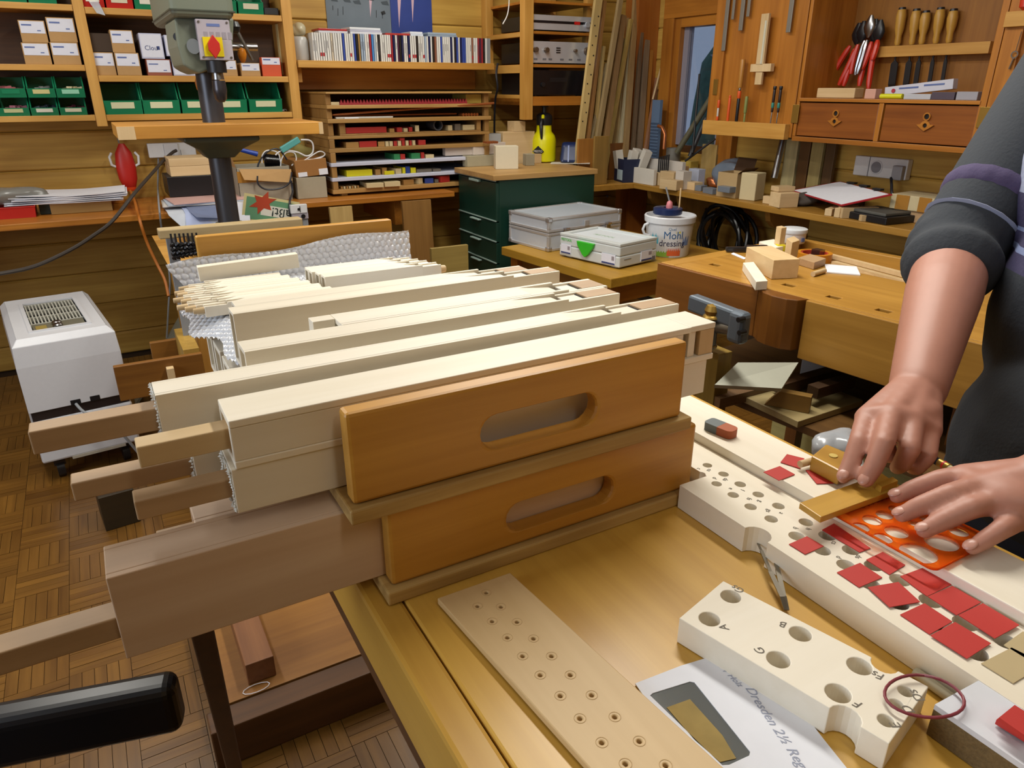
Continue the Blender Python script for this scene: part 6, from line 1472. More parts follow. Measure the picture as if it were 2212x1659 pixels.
# left door, swung open flat, with its tool ledge
ly0, ly1 = by1+.016, PX(1532, 200, TXF).y
dl = bx('left_door', TXF+.012, TXF+.03, ly0, ly1, zc0+.012, zc1, oak('z'), tc)
for a, b in ((ly0, ly0+.055), (ly1-.075, ly1)): MB().box(TXF-.002-tc.location.x, TXF+.0118-tc.location.x, a-tc.location.y, b-tc.location.y, zc0+.012-tc.location.z, zc1-tc.location.z).build('door_stile', oak('z'), tc, bevel=.0015)
zl0, zl1 = PX(1617, 296, TXF-.02).z, PX(1617, 264, TXF-.02).z
bx('tool_ledge', TXF-.034, TXF-.0025, ly0+.012, ly1-.01, zl0, zl1, shelfwood('y'), tc)
ry0 = by0-.024
bx('right_door', TXF+.012, TXF+.03, ry0-.40, ry0, zc0+.012, zc1, oak('z'), tc); bx('door_stile', TXF-.002, TXF+.0118, ry0-.06, ry0, zc0+.012, zc1, oak('z'), tc)
bx('small_ledge', TXF-.02, TXF-.0025, ry0-.2, ry0-.02, zc0+.03, zc0+.07, shelfwood('y'), tc)
for a, b, c, d_ in ((1711, 226, 1725, 266), (2113, 231, 2139, 277)):
    y0, y1, z0, z1 = rx(a, b, c, d_, TXF-.004); bx('hinge', TXF-.006, TXF-.0021, y0, y1, z0, z1, BRASS(), tc, .001)
y0, y1, z0, z1 = rx(1541, 171, 1550, 205, TXF-.004); bx('lock_plate', TXF-.006, TXF-.0021, y0, y1, z0, z1, BRASS(), tc, .001)
# chisel rack and chisels
XC = TXB-.05
y0, y1, z0, z1 = rx(1885, 92, 2140, 122, XC)
zr0, zr1 = PX(1960, 122, XC).z, PX(1960, 98, XC).z
cr_ = bx('chisel_rack', XC-.012, XC+.037, max(y0, by0+.006), y1, zr0, zr1, shelfwood('y'), tc)
for i, (px, pt) in enumerate(((1942, 17), (1973, 20), (1994, 24), (2024, 17), (2052, 20))):
    yc = PX(px-6, 110, XC).y; zt_ = PX(px, pt, XC).z; zb_ = PX(px-14, 188, XC).z
    t = thing('chisel', 'pale-handled bench chisel, %s from the left in the cabinet rack' % ordn(i), 'chisel', (XC+.012, yc, zb_), group='chisels in the tool cabinet')
    t.rotation_euler = (R(-3), 0, 0)
    hh = zr1-zb_+.002; ht = zt_-zb_
    MB().lathe([(.009, hh), (.013, hh+.012), (.012, hh+.035), (.018, hh+.06), (.020, ht-.03), (.016, ht-.008), (.012, ht)], 16).build('handle', plain('chisel_boxwood', 'b98c3a', .4), t, smooth=True)
    MB().lathe([(.0145, ht-.014), (.0152, ht-.006), (.0132, ht+.002)], 16).build('hoop', DSTEEL(), t, smooth=True)
    bw = (.016, .013, .010, .008, .007)[i]
    MB().lathe([(.004, hh-.06), (.004, hh-.005), (.0088, hh)], 10).build('neck', DSTEEL(), t, smooth=True)
    MB().add([(-.002,-bw,.012),(.003,-bw,.0),(.003,bw,.0),(-.002,bw,.012),(-.002,-bw,hh-.07),(.003,-bw,hh-.07),(.003,bw,hh-.07),(-.002,bw,hh-.07),(-.002,-.004,hh-.058),(.003,-.004,hh-.058),(.003,.004,hh-.058),(-.002,.004,hh-.058)], [(0,3,2,1),(0,1,5,4),(1,2,6,5),(2,3,7,6),(3,0,4,7),(4,5,9,8),(5,6,10,9),(6,7,11,10),(7,4,8,11),(8,9,10,11)]).build('blade', DSTEEL(), t)
# pliers hanging at the left of the rack
for i, (hx_, hy, e1, e2, red) in enumerate(((1852, 78, (1801, 158), (1822, 186), 1), (1862, 74, (1838, 160), (1812, 184), 1), (1878, 62, (1848, 162), (1852, 160), 0), (1888, 70, (1856, 186), (1862, 150), 1), (1898, 72, (1876, 192), (1884, 130), 1))):
    X = XC-.02-.006*(i % 3)
    p = PX(hx_, hy, X); a, b = PX(*e1, X-.01), PX(*e2, X-.02)
    t = thing('pliers', ['pliers with red grips hanging leftmost in the cabinet', 'second red-gripped pliers from the left in the cabinet', 'slim bare steel pliers between the red-gripped ones', 'third red-gripped pliers, black jaws, in the cabinet', 'rightmost red-gripped pliers next to the chisel rack'][i], 'pliers', p, group='pliers in the tool cabinet')
    G = plain('red_grip', 'c8321c', .35) if red else STEEL()
    for e_ in (a, b):
        m = (p+e_)/2+Vector((0, .012 if e_ is a else -.01, 0)); pts = [p*(1-f)**2+m*2*f*(1-f)+e_*f*f for f in [k/8 for k in range(9)]]
        MB().tube([v-p for v in pts[2:]], [.007]+[.012]*5+[.008], 8).build('grip', G, t, smooth=True)
    MB().lathe([(.006, -.035), (.022, -.014), (.028, .006), (.020, .03), (.008, .052)], 12, sx=.5).build('jaws', BLACK() if red else STEEL(), t, smooth=True)
# clamp, laths and things on the drawer ledge
def cabitem(name, a, b, c, d_, X, dx, mat, label, cat, z=None, bev=.0015):
    y0, y1, z0, z1 = rx(a, b, c, d_, X)
    if z is not None: z0 = z+.0005
    return tag(rbox(name, X, X+dx, y0, y1, z0, z1, mat, bevel=bev), label, cat)
fcl = thing('bar_clamp', 'dark steel bar clamp standing at the left of the cabinet', 'clamp', (XC, PX(1765, 150, XC).y, zsh+.0005))
MB().box(-.004, .004, -.012, .012, 0, 1.78-zsh).build('bar', plain('clamp_steel', '5c5650', .4, metal=.7), fcl); MB().box(-.012, .012, -.10, .03, .07, .105).build('sliding_jaw', plain('clamp_iron', '3a332c', .5), fcl, bevel=.004); MB().box(-.012, .012, -.05, .03, 0, .04).build('fixed_jaw', plain('clamp_iron', '3a332c', .5), fcl, bevel=.004)
MB().cyl((0, -.085, .02), (0, -.085, .068), .008, n=10).build('spindle', STEEL(), fcl)
cabitem('yellow_lath', 1784, -10, 1797, 162, XC+.03, .012, wood('yellow_lath', 'c09a48', 'a07a30', 'z'), 'yellow wooden lath standing in the left of the cabinet', 'lath', zsh)
cabitem('wooden_plane', 1764, 190, 1846, 213, TXF+.03, .06, beech('y'), 'small pale wooden plane on the left of the drawer ledge', 'plane', zsh, .004)
cabitem('marker_box', 1868, 192, 1891, 213, TXF+.03, .04, plain('red_white_box', 'c89a88', .5), 'small red and white box on the drawer ledge', 'box', zsh)
o = MB().bar(PX(1916, 199, TXF+.09), PX(2064, 181, TXF+.09), .03, .036).build('white_carton', plain('white_box', 'c8c8d4', .5), None, bevel=.001); tag(o, 'long white carton with blue print lying slanted on the ledge', 'box')
c = PX(1935, 196, TXF+.0885)
MB().cyl(c+Vector((-.017, 0, 0)), c+Vector((-.0155, 0, 0)), .008, n=12).build('red_logo', plain('logo_red', 'b03040', .5), o)
for f in (.25, .62): c = PX(1916, 199, TXF+.09).lerp(PX(2064, 181, TXF+.09), f+.08); MB().bar(c+Vector((-.0158, .03, .004)), c+Vector((-.0158, -.05, .009)), .001, .006).build('print_line', plain('blue_print', '5a6ca0', .6), o)
o = MB().cyl(PX(1903, 207, TXF+.02), PX(1950, 207, TXF+.02), .0095, n=14).build('yellow_marker', plain('marker_yellow', 'd0d020', .4), None, smooth=True); o.location.z += zsh+.0105-PX(1926, 207, TXF+.02).z; tag(o, 'bright yellow marker pen on the drawer ledge', 'marker')
cabitem('steel_gauge', 1952, 203, 2010, 214, TXF+.02, .03, plain('pale_gauge', 'b4b8c0', .4), 'pale flat gauge right of the yellow marker', 'gauge', zsh)
cabitem('purple_box', 2012, 199, 2062, 213, TXF+.02, .04, plain('plum_box', '4c4250', .5), 'dark plum box on the drawer ledge', 'box', zsh)
cabitem('grey_box', 2066, 198, 2112, 212, TXF+.02, .04, plain('grey_box', '9a9aa4', .5), 'pale grey box at the right end of the drawer ledge', 'box', zsh)
# tools on the left door
XD = TXF-.022
mg = thing('marking_gauge', 'pale wooden marking gauge hanging on the left cabinet door', 'gauge', PX(1642, 180, XD))
for nm, a, b, c, d_, dx in (('beam', 1640, 30, 1656, 140, .018), ('fence', 1622, 138, 1666, 155, .03), ('wedge', 1632, 156, 1646, 183, .016)):
    y0, y1, z0, z1 = rx(a, b, c, d_, XD); MB().box(-.004, -.004+dx*.8, y0-mg.location.y, y1-mg.location.y, z0-mg.location.z, z1-mg.location.z).build(nm, beech('z'), mg, bevel=.0015)
y0, y1, z0, z1 = rx(1649, 45, 1653, 138, XD); MB().box(-.006, -.0042, y0-mg.location.y, y1-mg.location.y, z0-mg.location.z, z1-mg.location.z).build('scale_strip', plain('scale_white', 'c8c4b0', .4), mg)
zld = zl1+.0005
def doortool(name, px, pyt, segs, label, cat, r):
    y = PX(px, 230, TXF-.018).y; t = thing(name, label, cat, (TXF-.018, y, zld), group='tools on the left cabinet door'); H = PX(px, pyt, TXF-.018).z-zld
    for nm, f0, f1, rr_, m in segs: MB().lathe([(rr_*.85, H*f0), (rr_, H*f0+.004), (rr_, H*f1-.004), (rr_*.85, H*f1)], 12).build(nm, m, t, smooth=True)
OR = plain('tool_orange', 'd2531c', .4)
doortool('file', 1594, 129, (('blade', 0, .38, .008, BLACK()), ('ferrule', .38, .5, .009, OR), ('tang', .5, .55, .006, STEEL()), ('handle', .55, 1, .012, plain('handle_wood', 'b07a34', .4))), 'file with brown wooden handle standing in the door ledge', 'file', .01)
doortool('test_screwdriver', 1552, 216, (('handle', 0, .2, .006, OR), ('shaft', .2, .62, .005, plain('tool_white', 'c8c4c0', .4)), ('cap', .62, 1, .007, OR)), 'orange and white test screwdriver at the left of the door ledge', 'screwdriver', .006)
doortool('orange_marker', 1575, 206, (('barrel', 0, .9, .007, OR), ('cap', .9, 1, .006, OR)), 'plain orange stick standing second in the door ledge', 'stick', .006)
doortool('green_scraper', 1611, 208, (('blade', 0, .35, .005, plain('tool_olive', '7c8448', .5)), ('handle', .35, 1, .008, plain('tool_olive', '7c8448', .5))), 'olive green tool standing in the middle of the door ledge', 'tool', .006)
TEAL = plain('tool_teal', '2f7f74', .4); DKH = plain('tool_dark', '2a1c1a', .35)
for px, w_ in ((1669, 'left'), (1682, 'right')): doortool('precision_screwdriver', px, 186, (('blade', 0, .3, .0028, STEEL()), ('collar', .3, .42, .006, DKH), ('teal_ring', .42, .56, .007, TEAL), ('handle', .56, .9, .0065, DKH), ('cap', .9, 1, .008, BLACK())), '%s of the two dark screwdrivers with teal rings' % w_, 'screwdriver', .006)
for i, (px, yb, w_) in enumerate(((1560, 110, .012), (1580, 42, .008), (1597, 66, .012), (1613, 36, .009), (1700, 70, .012))):
    y = PX(px, yb, TXF-.012).y; z0 = PX(px, yb, TXF-.012).z
    o = rbox('saw_blade', TXF-.008, TXF-.0035, y-w_, y+w_, z0, 1.78, plain('blade_grey', '8c8880', .4, metal=.5)); tag(o, '%s hanging steel blade from the left at the top of the cabinet door' % ordn(i), 'blade', 'blades hanging on the cabinet door')
# right door oddments
o = MB().lathe([(.004, 0), (.016, .01), (.018, .05), (.012, .07), (.004, .08)], 14).build('red_handle_tool', plain('red_grip', 'c8321c', .35), None, PX(2200, 60, TXF-.022), (0, 0, 0), smooth=True); tag(o, 'red handled tool at the top of the right cabinet door', 'tool')
y0, y1, z0, z1 = rx(2170, 24, 2212, 56, TXF-.02); o = rbox('tool_holder', TXF-.02, TXF-.0025, y0-.03, y1, z0-.002, z1, shelfwood('y')); tag(o, 'pale wooden holder under the red handled tool', 'holder')
bpy.data.objects['red_handle_tool'].location = (TXF-.012, (y0+y1)/2-.02, z1+.0005)
ky = thing('key_ring', 'keys hanging on the right cabinet door', 'keys', PX(2192, 118, TXF-.01))
fixn(MB().plate(circ(0, 0, .012, 16), [circ(0, 0, .008, 16)], 0, .002, Matrix(((0,0,-1,0),(1,0,0,0),(0,1,0,0),(0,0,0,1)))).build('ring', STEEL(), ky)); MB().bar((0, 0, -.012), (0, .006, -.045), .003, .010, up=(1,0,0)).build('key', STEEL(), ky); MB().cyl((0, 0, .012), (0, -.004, .07), .001, n=6).build('cord', BLACK(), ky)
# ================================================================ joiner's bench at the right
ZJ = .84
JA = PZ(1428, 566, ZJ); ja = R(6.0)
jb = thing('joiners_bench', 'heavy golden joiner bench with dog holes and a rounded tail vise', 'workbench', (JA.x, JA.y, 0), ja)
JM = Matrix.Translation((JA.x, JA.y, 0)) @ Matrix.Rotation(ja, 4, 'Z'); JI = JM.inverted()
def jl(px, py, z=ZJ): return JI @ PZ(px, py, z)
JW = lambda ax: wood('joiner_beech', 'b98a3c', '966a26', ax, .8, .36, var=.05, coat=.2)
JD = lambda ax: wood('joiner_brown', '7e4d18', '5e360c', ax, .8, .4, var=.04, coat=.15)
holes = []
for px, py in ((1545, 572), (1704, 616), (1801, 642), (1909, 671)):
    c = jl(px, py); holes.append([(c.x-.011, c.y-.016), (c.x+.011, c.y-.016), (c.x+.011, c.y+.016), (c.x-.011, c.y+.016)])
trx = .335
MB().plate([(0, -1.75), (trx, -1.75), (trx, -.05), (0, -.05)], holes, ZJ-.055, ZJ).build('main_plank', JW('y'), jb, bevel=.0015)
MB().box(0, .63, -.0495, .0, ZJ-.055, ZJ).build('end_cap', JW('x'), jb, bevel=.002)
MB().box(trx+.0005, .60, -1.75, -.05, ZJ-.055, ZJ-.035).build('tool_well', JW('y'), jb)
MB().box(.6005, .63, -1.75, -.05, ZJ-.055, ZJ).build('back_rail', JW('y'), jb, bevel=.002)
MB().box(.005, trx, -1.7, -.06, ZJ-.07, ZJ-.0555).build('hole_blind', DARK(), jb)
tz = PX(1740, 758, JA.x+.05).z
MB().box(-.014, -.0005, -.34, .0, tz, ZJ-.001).build('tail_jaw', JD('y'), jb, bevel=.002)
pts = [(-.0005, -.345), (-.0005, -.47)]+[(-.0005-.045*math.sin(R(a)), -.405-.065*math.cos(R(a))) for a in range(10, 150, 14)]+[(-.014, -.345)]
pts = [(-.0005, -.47), (-.03, -.462), (-.042, -.44), (-.044, -.40), (-.036, -.37), (-.02, -.352), (-.014, -.3405), (-.0005, -.3405)]
fixn(MB().plate(pts, [], tz, ZJ-.001).build('rounded_jaw', JD('z'), jb, bevel=.002))
MB().box(-.014, -.0005, -1.74, -.472, ZJ-.145, ZJ-.001).build('front_apron', JW('y'), jb, bevel=.002)
for y in (-.86, -1.55): MB().box(.05, .15, y-.05, y+.05, 0, ZJ-.0705).build('leg', JD('z'), jb); MB().box(.45, .55, y-.05, y+.05, 0, ZJ-.0705).build('leg', JD('z'), jb); MB().box(.155, .445, y-.03, y+.03, .12, .2).build('stretcher', JD('x'), jb)
MB().box(-.115, .58, -.95, -.12, .565, .583).build('lower_shelf', wood('shelf_dark', '6a4a22', '4c3212', 'y'), jb)
MB().box(.62, .635, -1.4, -.03, .0, ZJ-.056).build('back_panel', wood('pale_panel', 'b0a468', '928650', 'y', .8, knots=1), jb)
MB().box(-.1, -.06, -.20, -.16, 0, .5645).build('shelf_post', JD('z'), jb); MB().box(-.1, -.06, -.93, -.89, 0, .5645).build('shelf_post', JD('z'), jb); MB().box(.5, .54, -.20, -.16, 0, .5645).build('shelf_post', JD('z'), jb)
# metal vise on the bench front
IR = plain('cast_iron', '66707a', .4, metal=.35)
vz = thing('front_vise', 'grey cast iron vise with brass knob bolted before the joiner bench', 'vise', PX(1545, 690, 1.2))
VO = vz.location
def vx(px, py, X=1.2): return PX(px, py, X)-VO
MB().bar(vx(1495, 652), vx(1612, 697), .03, .04).build('jaw_beam', IR, vz, bevel=.006)
MB().bar(vx(1580, 700), vx(1612, 712), .035, .075).build('jaw_block', IR, vz, bevel=.012, seg=3)
MB().cyl(vx(1548, 705), vx(1590, 712), .016, n=18).build('screw', plain('screw_steel', '7a7468', .35, metal=.7), vz, smooth=True)
p = vx(1535, 715, 1.19); MB().cyl(p+Vector((0, 0, -.035)), p+Vector((0, 0, .03)), .016, n=18).build('collar_tube', plain('tube_grey', '6c6e6c', .4, metal=.4), vz, smooth=True)
MB().lathe([(.018, .030), (.022, .034), (.020, .038), (.016, .041), (.019, .05), (.014, .062), (.001, .066)], 20, p).build('brass_knob', BRASS(), vz, smooth=True)
MB().lathe([(.0175, -.04), (.019, -.036), (.0175, -.032)], 18, p).build('ring', STEEL(), vz, smooth=True)
for a, b in ((1600, 690), (1602, 718)): q_ = vx(a, b, 1.18); MB().cyl(q_+Vector((.01, 0, 0)), q_+Vector((-.008, 0, 0)), .006, n=10).build('bolt', DSTEEL(), vz)
y0, y1, z0, z1 = rx(1505, 745, 1550, 900, 1.2)
o = rbox('wooden_post', 1.2, 1.245, y0+.006, y1-.004, 0, z1-.012, wood('olive_post', '8f7430', '725a20', 'z', knots=.8)); tag(o, 'upright wooden post under the cast iron vise', 'post')
# things on the joiner bench
def obox(name, pa, pb, pc, h, mat, label, cat='wood block', z=ZJ, bev=.001, ext=None):
    """box whose base shows its corners pa-pb-pc (pb the front corner) on the plane z"""
    A_, B_, C_ = PZ(*pa, z), PZ(*pb, z), PZ(*pc, z); z += .0006
    D_ = A_+C_-B_; base = [B_, C_, D_, A_]; c = (A_+C_)/2
    vs = [Vector((v.x-c.x, v.y-c.y, 0)) for v in base]+[Vector((v.x-c.x, v.y-c.y, h)) for v in base]
    o = MB().add(vs, [(3,2,1,0),(4,5,6,7),(0,1,5,4),(1,2,6,5),(2,3,7,6),(3,0,4,7)]).build(name, mat, None, (c.x, c.y, z), bevel=bev); fixn(o)
    if label: tag(o, label, cat)
    return o
o = obox('wood_block', (1608, 572), (1666, 604), (1722, 601), .05, beech('y'), 'large stepped beech block on the joiner bench')
MB().box(-.03, .055, .075-.12, .1-.12, .0502, .0505).build('step_mark', beech('x'), o); bpy.data.objects.remove(bpy.data.objects['step_mark'])
obox('wood_block', (1603, 585), (1631, 628), (1656, 626), .022, maple('y'), 'small pale block with pencil marks at the bench edge')
obox('wood_block', (1638, 536), (1668, 551), (1700, 545), .02, maple('x'), 'flat pale block under the upright beech block')
obox('wood_block', (1672, 527), (1683, 531), (1694, 529), .052, beech('z'), 'slim upright beech block standing on the flat pale block', z=ZJ+.021)
obox('wood_block', (1694, 552), (1706, 562), (1722, 556), .05, beech('z'), 'chamfered beech block left of the tape roll')
obox('wood_block', (1722, 572), (1757, 583), (1782, 574), .02, pear('x'), 'small rosy block in front of the tape roll')
p = PZ(1712, 524, ZJ)
tu = thing('plastic_tub', 'small white plastic tub with blue mark at the back of the bench', 'tub', (p.x, p.y, ZJ+.0005))
MB().lathe([(.034, 0), (.036, .003), (.038, .032)], 24).build('tub', WHITEP(), tu, smooth=True); MB().lathe([(.040, .032), (.041, .036), (.040, .044), (.036, .046), (.001, .046)], 24).build('lid', plain('white_lid', 'c8ccd0', .4), tu, smooth=True)
MB().box(-.006, .006, -.0395, -.037, .008, .02).build('blue_mark', plain('blue_print', '5a6ca0', .6), tu)
sc = thing('spring_clamp', 'black spring clamp with a yellow tip on the joiner bench', 'clamp', PZ(1632, 545, ZJ)+Vector((0, 0, .0005)), R(-30))
MB().box(-.09, .03, -.008, .008, .002, .016).build('arm', BLACK(), sc, bevel=.003); MB().box(-.03, .06, -.014, .014, 0, .02).build('body', BLACK(), sc, bevel=.004); MB().box(.06, .085, -.012, .012, .004, .024).build('tip', plain('clamp_yellow', 'c8b820', .4), sc, bevel=.003)
obox('paper_slip', (1579, 549), (1607, 561), (1612, 558), .0006, PAPER(), 'narrow white paper slip left of the beech block', 'paper', bev=0)
p = PZ(1757, 562, ZJ-.035)
tp = thing('tape_roll', 'orange and red roll of tape in the tool well', 'tape', (p.x, p.y, ZJ-.0345))
fixn(MB().plate(circ(0, 0, .052, 30), [circ(0, 0, .040, 30)], 0, .024).build('tape', plain('tape_orange', 'c8821e', .35), tp, smooth=True)); fixn(MB().plate(circ(0, 0, .0395, 30), [circ(0, 0, .035, 30)], .001, .023).build('core', plain('core_red', 'b03a28', .5), tp, smooth=True)); MB().box(.01, .035, -.01, .02, .004, .03).build('dispenser_blade', STEEL(), tp)
o = MB().cyl(PZ(1755, 598, ZJ)+Vector((0, 0, .007)), PZ(1780, 590, ZJ)+Vector((0, 0, .007)), .0068, n=12).build('dowel_peg', beech('x'), None, smooth=True); tag(o, 'short dowel peg at the edge of the tool well', 'dowel')
obox('paper_sheet', (1781, 573), (1786, 590), (1858, 596), .003, PAPER(), 'folded white paper lying over the tool well edge', 'paper', bev=0)
for i, (a, b, h, w_, lab_) in enumerate((((1790, 556), (1960, 600), .012, .018, 'long pale lath in the tool well, farthest'), ((1800, 574), (1975, 622), .014, .02, 'long tan lath in the middle of the tool well'), ((1868, 594), (1958, 616), .008, .014, 'short pale lath in the tool well'))):
    o = MB().bar(PZ(*a, ZJ-.034)+Vector((0, 0, h/2)), PZ(*b, ZJ-.034)+Vector((0, 0, h/2)), w_, h).build('lath', beech('x'), None); tag(o, lab_, 'lath')
o = MB().lathe([(.006, 0), (.006, .003), (.001, .004)], 10).build('white_button', WHITEP(), None, PZ(1937, 621, ZJ-.034)); tag(o, 'tiny white disc in the tool well', 'disc')
# scraps on the lower shelf
SZ = .584
o = obox('board_offcut', (1602, 868), (1722, 925), (1862, 878), .016, wood('olive_ply', 'a8966a', '8c7a50', 'x'), 'broad plywood offcut on the lower shelf of the joiner bench', 'board', z=SZ)
wq = thing('wedge_block', 'small wooden wedge standing on the plywood offcut', 'wedge', PZ(1700, 880, SZ+.017)+Vector((0, 0, .0006)), R(-60))
MB().add([(-.05,-.012,0),(.05,-.012,0),(.05,.012,0),(-.05,.012,0),(-.02,-.012,.04),(.05,-.012,.04),(.05,.012,.04),(-.02,.012,.04)], [(3,2,1,0),(4,5,6,7),(0,1,5,4),(1,2,6,5),(2,3,7,6),(3,0,4,7)]).build('wedge', wood('wedge_tan', '8c6a30', '705222', 'x'), wq)
q = [PZ(1542, 838, .655), PZ(1686, 846, .655), PZ(1722, 790, .69), PZ(1592, 790, .69)]
t = thing('grey_board', 'grey-green board lying tilted over the scraps below the joiner bench', 'board', (q[0]+q[1]+q[2]+q[3])/4); quad('panel', q, .012, plain('grey_green_board', 'a4a494', .5), t)
for i, (a, b, h, lab_) in enumerate((((1545, 868), (1660, 838), '7a5a3a', 'brown stick below the tilted grey board'), ((1680, 838), (1822, 798), '4c3018', 'dark brown stick right of the tilted grey board'), ((1755, 846), (1836, 822), '442c16', 'short dark stick below the longer dark one'))):
    z_ = .602+.018*i
    o = MB().bar(PZ(*a, z_), PZ(*b, z_), .03, .026).build('scrap_stick', wood('scrap_'+h, h, '%02x%02x%02x' % tuple(int(int(h[j:j+2], 16)*.8) for j in (0, 2, 4)), 'x'), None); tag(o, lab_, 'stick')
o = MB().bar(PZ(1732, 790, .61), PZ(1790, 800, .61), .03, .05).build('white_rail', plain('rail_white', 'b0b0b4', .4), None, bevel=.002); tag(o, 'white metal rail end below the joiner bench', 'rail')
MB().box(.30, .315, -1.05, -.36, .5835, .766).build('pale_backboard', wood('pale_panel', 'b0a468', '928650', 'y', .8, knots=1), jb)
# ================================================================ things on the front workbench
MZ = Matrix.Identity(4)
hb_x0, hb_x1, hz = .4385, .5165, .9455
def pz2(px, py, z): p = PZ(px, py, z); return (p.x, p.y)
hp = [(1528, 1005, 10), (1514, 1024, 10), (1563, 1024, 11), (1548, 1045, 11), (1599, 1046, 12), (1584, 1069, 12), (1638, 1068, 12), (1621.5, 1094.5, 13), (1681.5, 1093, 13), (1666, 1121, 14), (1741, 1128, 15), (1721, 1158, 17), (1787, 1157, 18), (1776, 1189, 18), (1838, 1188, 18), (1827, 1220, 19), (1887, 1222, 19), (1880, 1262, 21), (1944, 1253, 21), (1940, 1303, 22), (2010, 1298, 23), (2010, 1345, 24), (2085, 1346, 25), (2108, 1410, 25), (2172, 1385, 25)]
holes = []
for px, py, r_ in hp:
    x, y = pz2(px, py, hz); d_ = (Vector((x, y, hz))-cam.location).dot(_fw); holes.append(circ(x, y, r_*d_/FPX, 20))
hbd = thing('hole_board', 'long pale board drilled with graded holes beside the trays', 'board', ((hb_x0+hb_x1)/2, .2, ZB+.0005))
ex, ey = pz2(1657, 1146, hz)
nt = [(hb_x0, ey-.0125)]+[(hb_x0+.0125*math.sin(R(a)), ey-.0125*math.cos(R(a))) for a in range(20, 180, 20)]+[(hb_x0, ey+.0125)]
outline = [(hb_x0, -.36), (hb_x1, -.36), (hb_x1, .60), (.4735, .60), (.4735, .4425), (hb_x0, .4425)]+nt[::-1]
fixn(MB().plate(outline, holes, ZB+.0005, hz).build('board', maple('y'), hbd, world=True, bevel=.0006))
MB().box(hb_x0+.002, hb_x1-.002, -.35, .44, ZB+.0003, ZB+.0006).build('hole_floor', wood('hole_floor', '8a7654', '6e5c3e', 'y'), hbd, world=True) if False else None
ub = thing('plain_board', 'plain pale board lying beside the drilled board, eraser on top', 'board', (.549, .1, ZB+.0005))
MB().box(hb_x1+.0005, .5815, -.36, .62, ZB+.0005, .9555).build('board', maple('y'), ub, world=True, bevel=.001)
zu = .9560
rd = plain('red_card', 'b8281e', .6, var=.03); bc = plain('beige_card', 'b8a47a', .7)
def card(pts, z, mat, label, cat='card', th=.0006, name='red_card', group='red card squares'):
    w_ = [PZ(a, b, z) for a, b in pts]; c = sum(w_, Vector())/len(w_)
    o = MB().plate([(p.x-c.x, p.y-c.y) for p in w_], [], 0, th).build(name, mat, None, (c.x, c.y, z)); fixn(o); return tag(o, label, cat, group)
def z7(*q): return [(a/2.659+1380, b/2.659+1150) for a, b in q]
def z6(*q): return [(a/2.903+1450, b/2.903+820) for a, b in q]
card(z7((862, 70), (965, 25), (1062, 82), (955, 128)), hz+.0004, rd, 'red card square nearest the tweezers on the drilled board')
card(z7((1137, 232), (1270, 178), (1398, 262), (1265, 318)), hz+.0004, rd, 'second red card square along the front edge of the drilled board')
card(z7((1315, 318), (1490, 288), (1615, 402), (1440, 432)), hz+.0012, rd, 'skewed third red card square along the front edge of the drilled board')
card(z7((1500, 255), (1635, 205), (1800, 300), (1655, 370)), hz+.0004, rd, 'red card square just below the orange template corner')
card(z7((1660, 372), (1800, 310), (1965, 405), (1825, 478)), hz+.0012, rd, 'middle red card square of the back row beside the plain board')
card(z7((1835, 478), (1975, 410), (2185, 535), (2045, 612)), hz+.0020, rd, 'last red card square of the back row, nearest the camera')
card(z7((1500, 475), (1640, 410), (1800, 515), (1670, 588)), hz+.0004, rd, 'fourth red card square along the front edge of the drilled board')
card(z7((1675, 595), (1815, 518), (2022, 640), (1885, 728)), hz+.0012, rd, 'last red card square of the front row, near the dowel stick')
card(z6((945, 945), (1020, 905), (1250, 1060), (1180, 1086)), hz+.0004, rd, 'red card half hidden under the upper corner of the template')
card(z7((1305, 160), (1400, 115), (1530, 190), (1440, 245)), hz+.0004, rd, 'red card half hidden under the lower side of the template')
card(z6((685, 520), (725, 470), (835, 497), (808, 560)), zu, rd, 'red card square lying by the dowel pin of the square tool')
card(z6((578, 582), (680, 545), (775, 597), (675, 635)), zu, rd, 'red card square lying alone on the plain board edge')
card(z6((842, 570), (950, 568), (1020, 652), (912, 655)), zu, rd, 'red card square lying next to the fingertips')
card(z7((1965, 755), (2140, 665), (2330, 760), (2150, 870)), hz+.0004, bc, 'beige card square at the near end of the drilled board', group='beige cards')
card(z7((2095, 650), (2205, 572), (2400, 690), (2290, 770)), hz+.0004, bc, 'second beige card square behind the first, cut by the frame', group='beige cards')
# pencilled numbers beside the holes
pen = plain('pencil_grey', '6e675c', .8)
for k, (px, py, r_) in enumerate(hp[:17]):
    c = PZ(px+(r_+8)*(1 if k % 2 else -1), py+(-r_+2)*(1 if k % 2 else -1), hz)
    M_ = Matrix.Translation((c.x, c.y, hz+.0002)) @ Matrix.Rotation(R(200), 4, 'Z')
    t_ = text_mb(['c', 'cs', 'd', 'ds', 'e', 'f', 'fs', 'g', 'gs', 'a', 'b', 'h', 'c', 'cs', 'd', 'ds', 'e'][k], .0065, M_, .00005); t_.build('pencil_mark', pen, hbd, world=True)
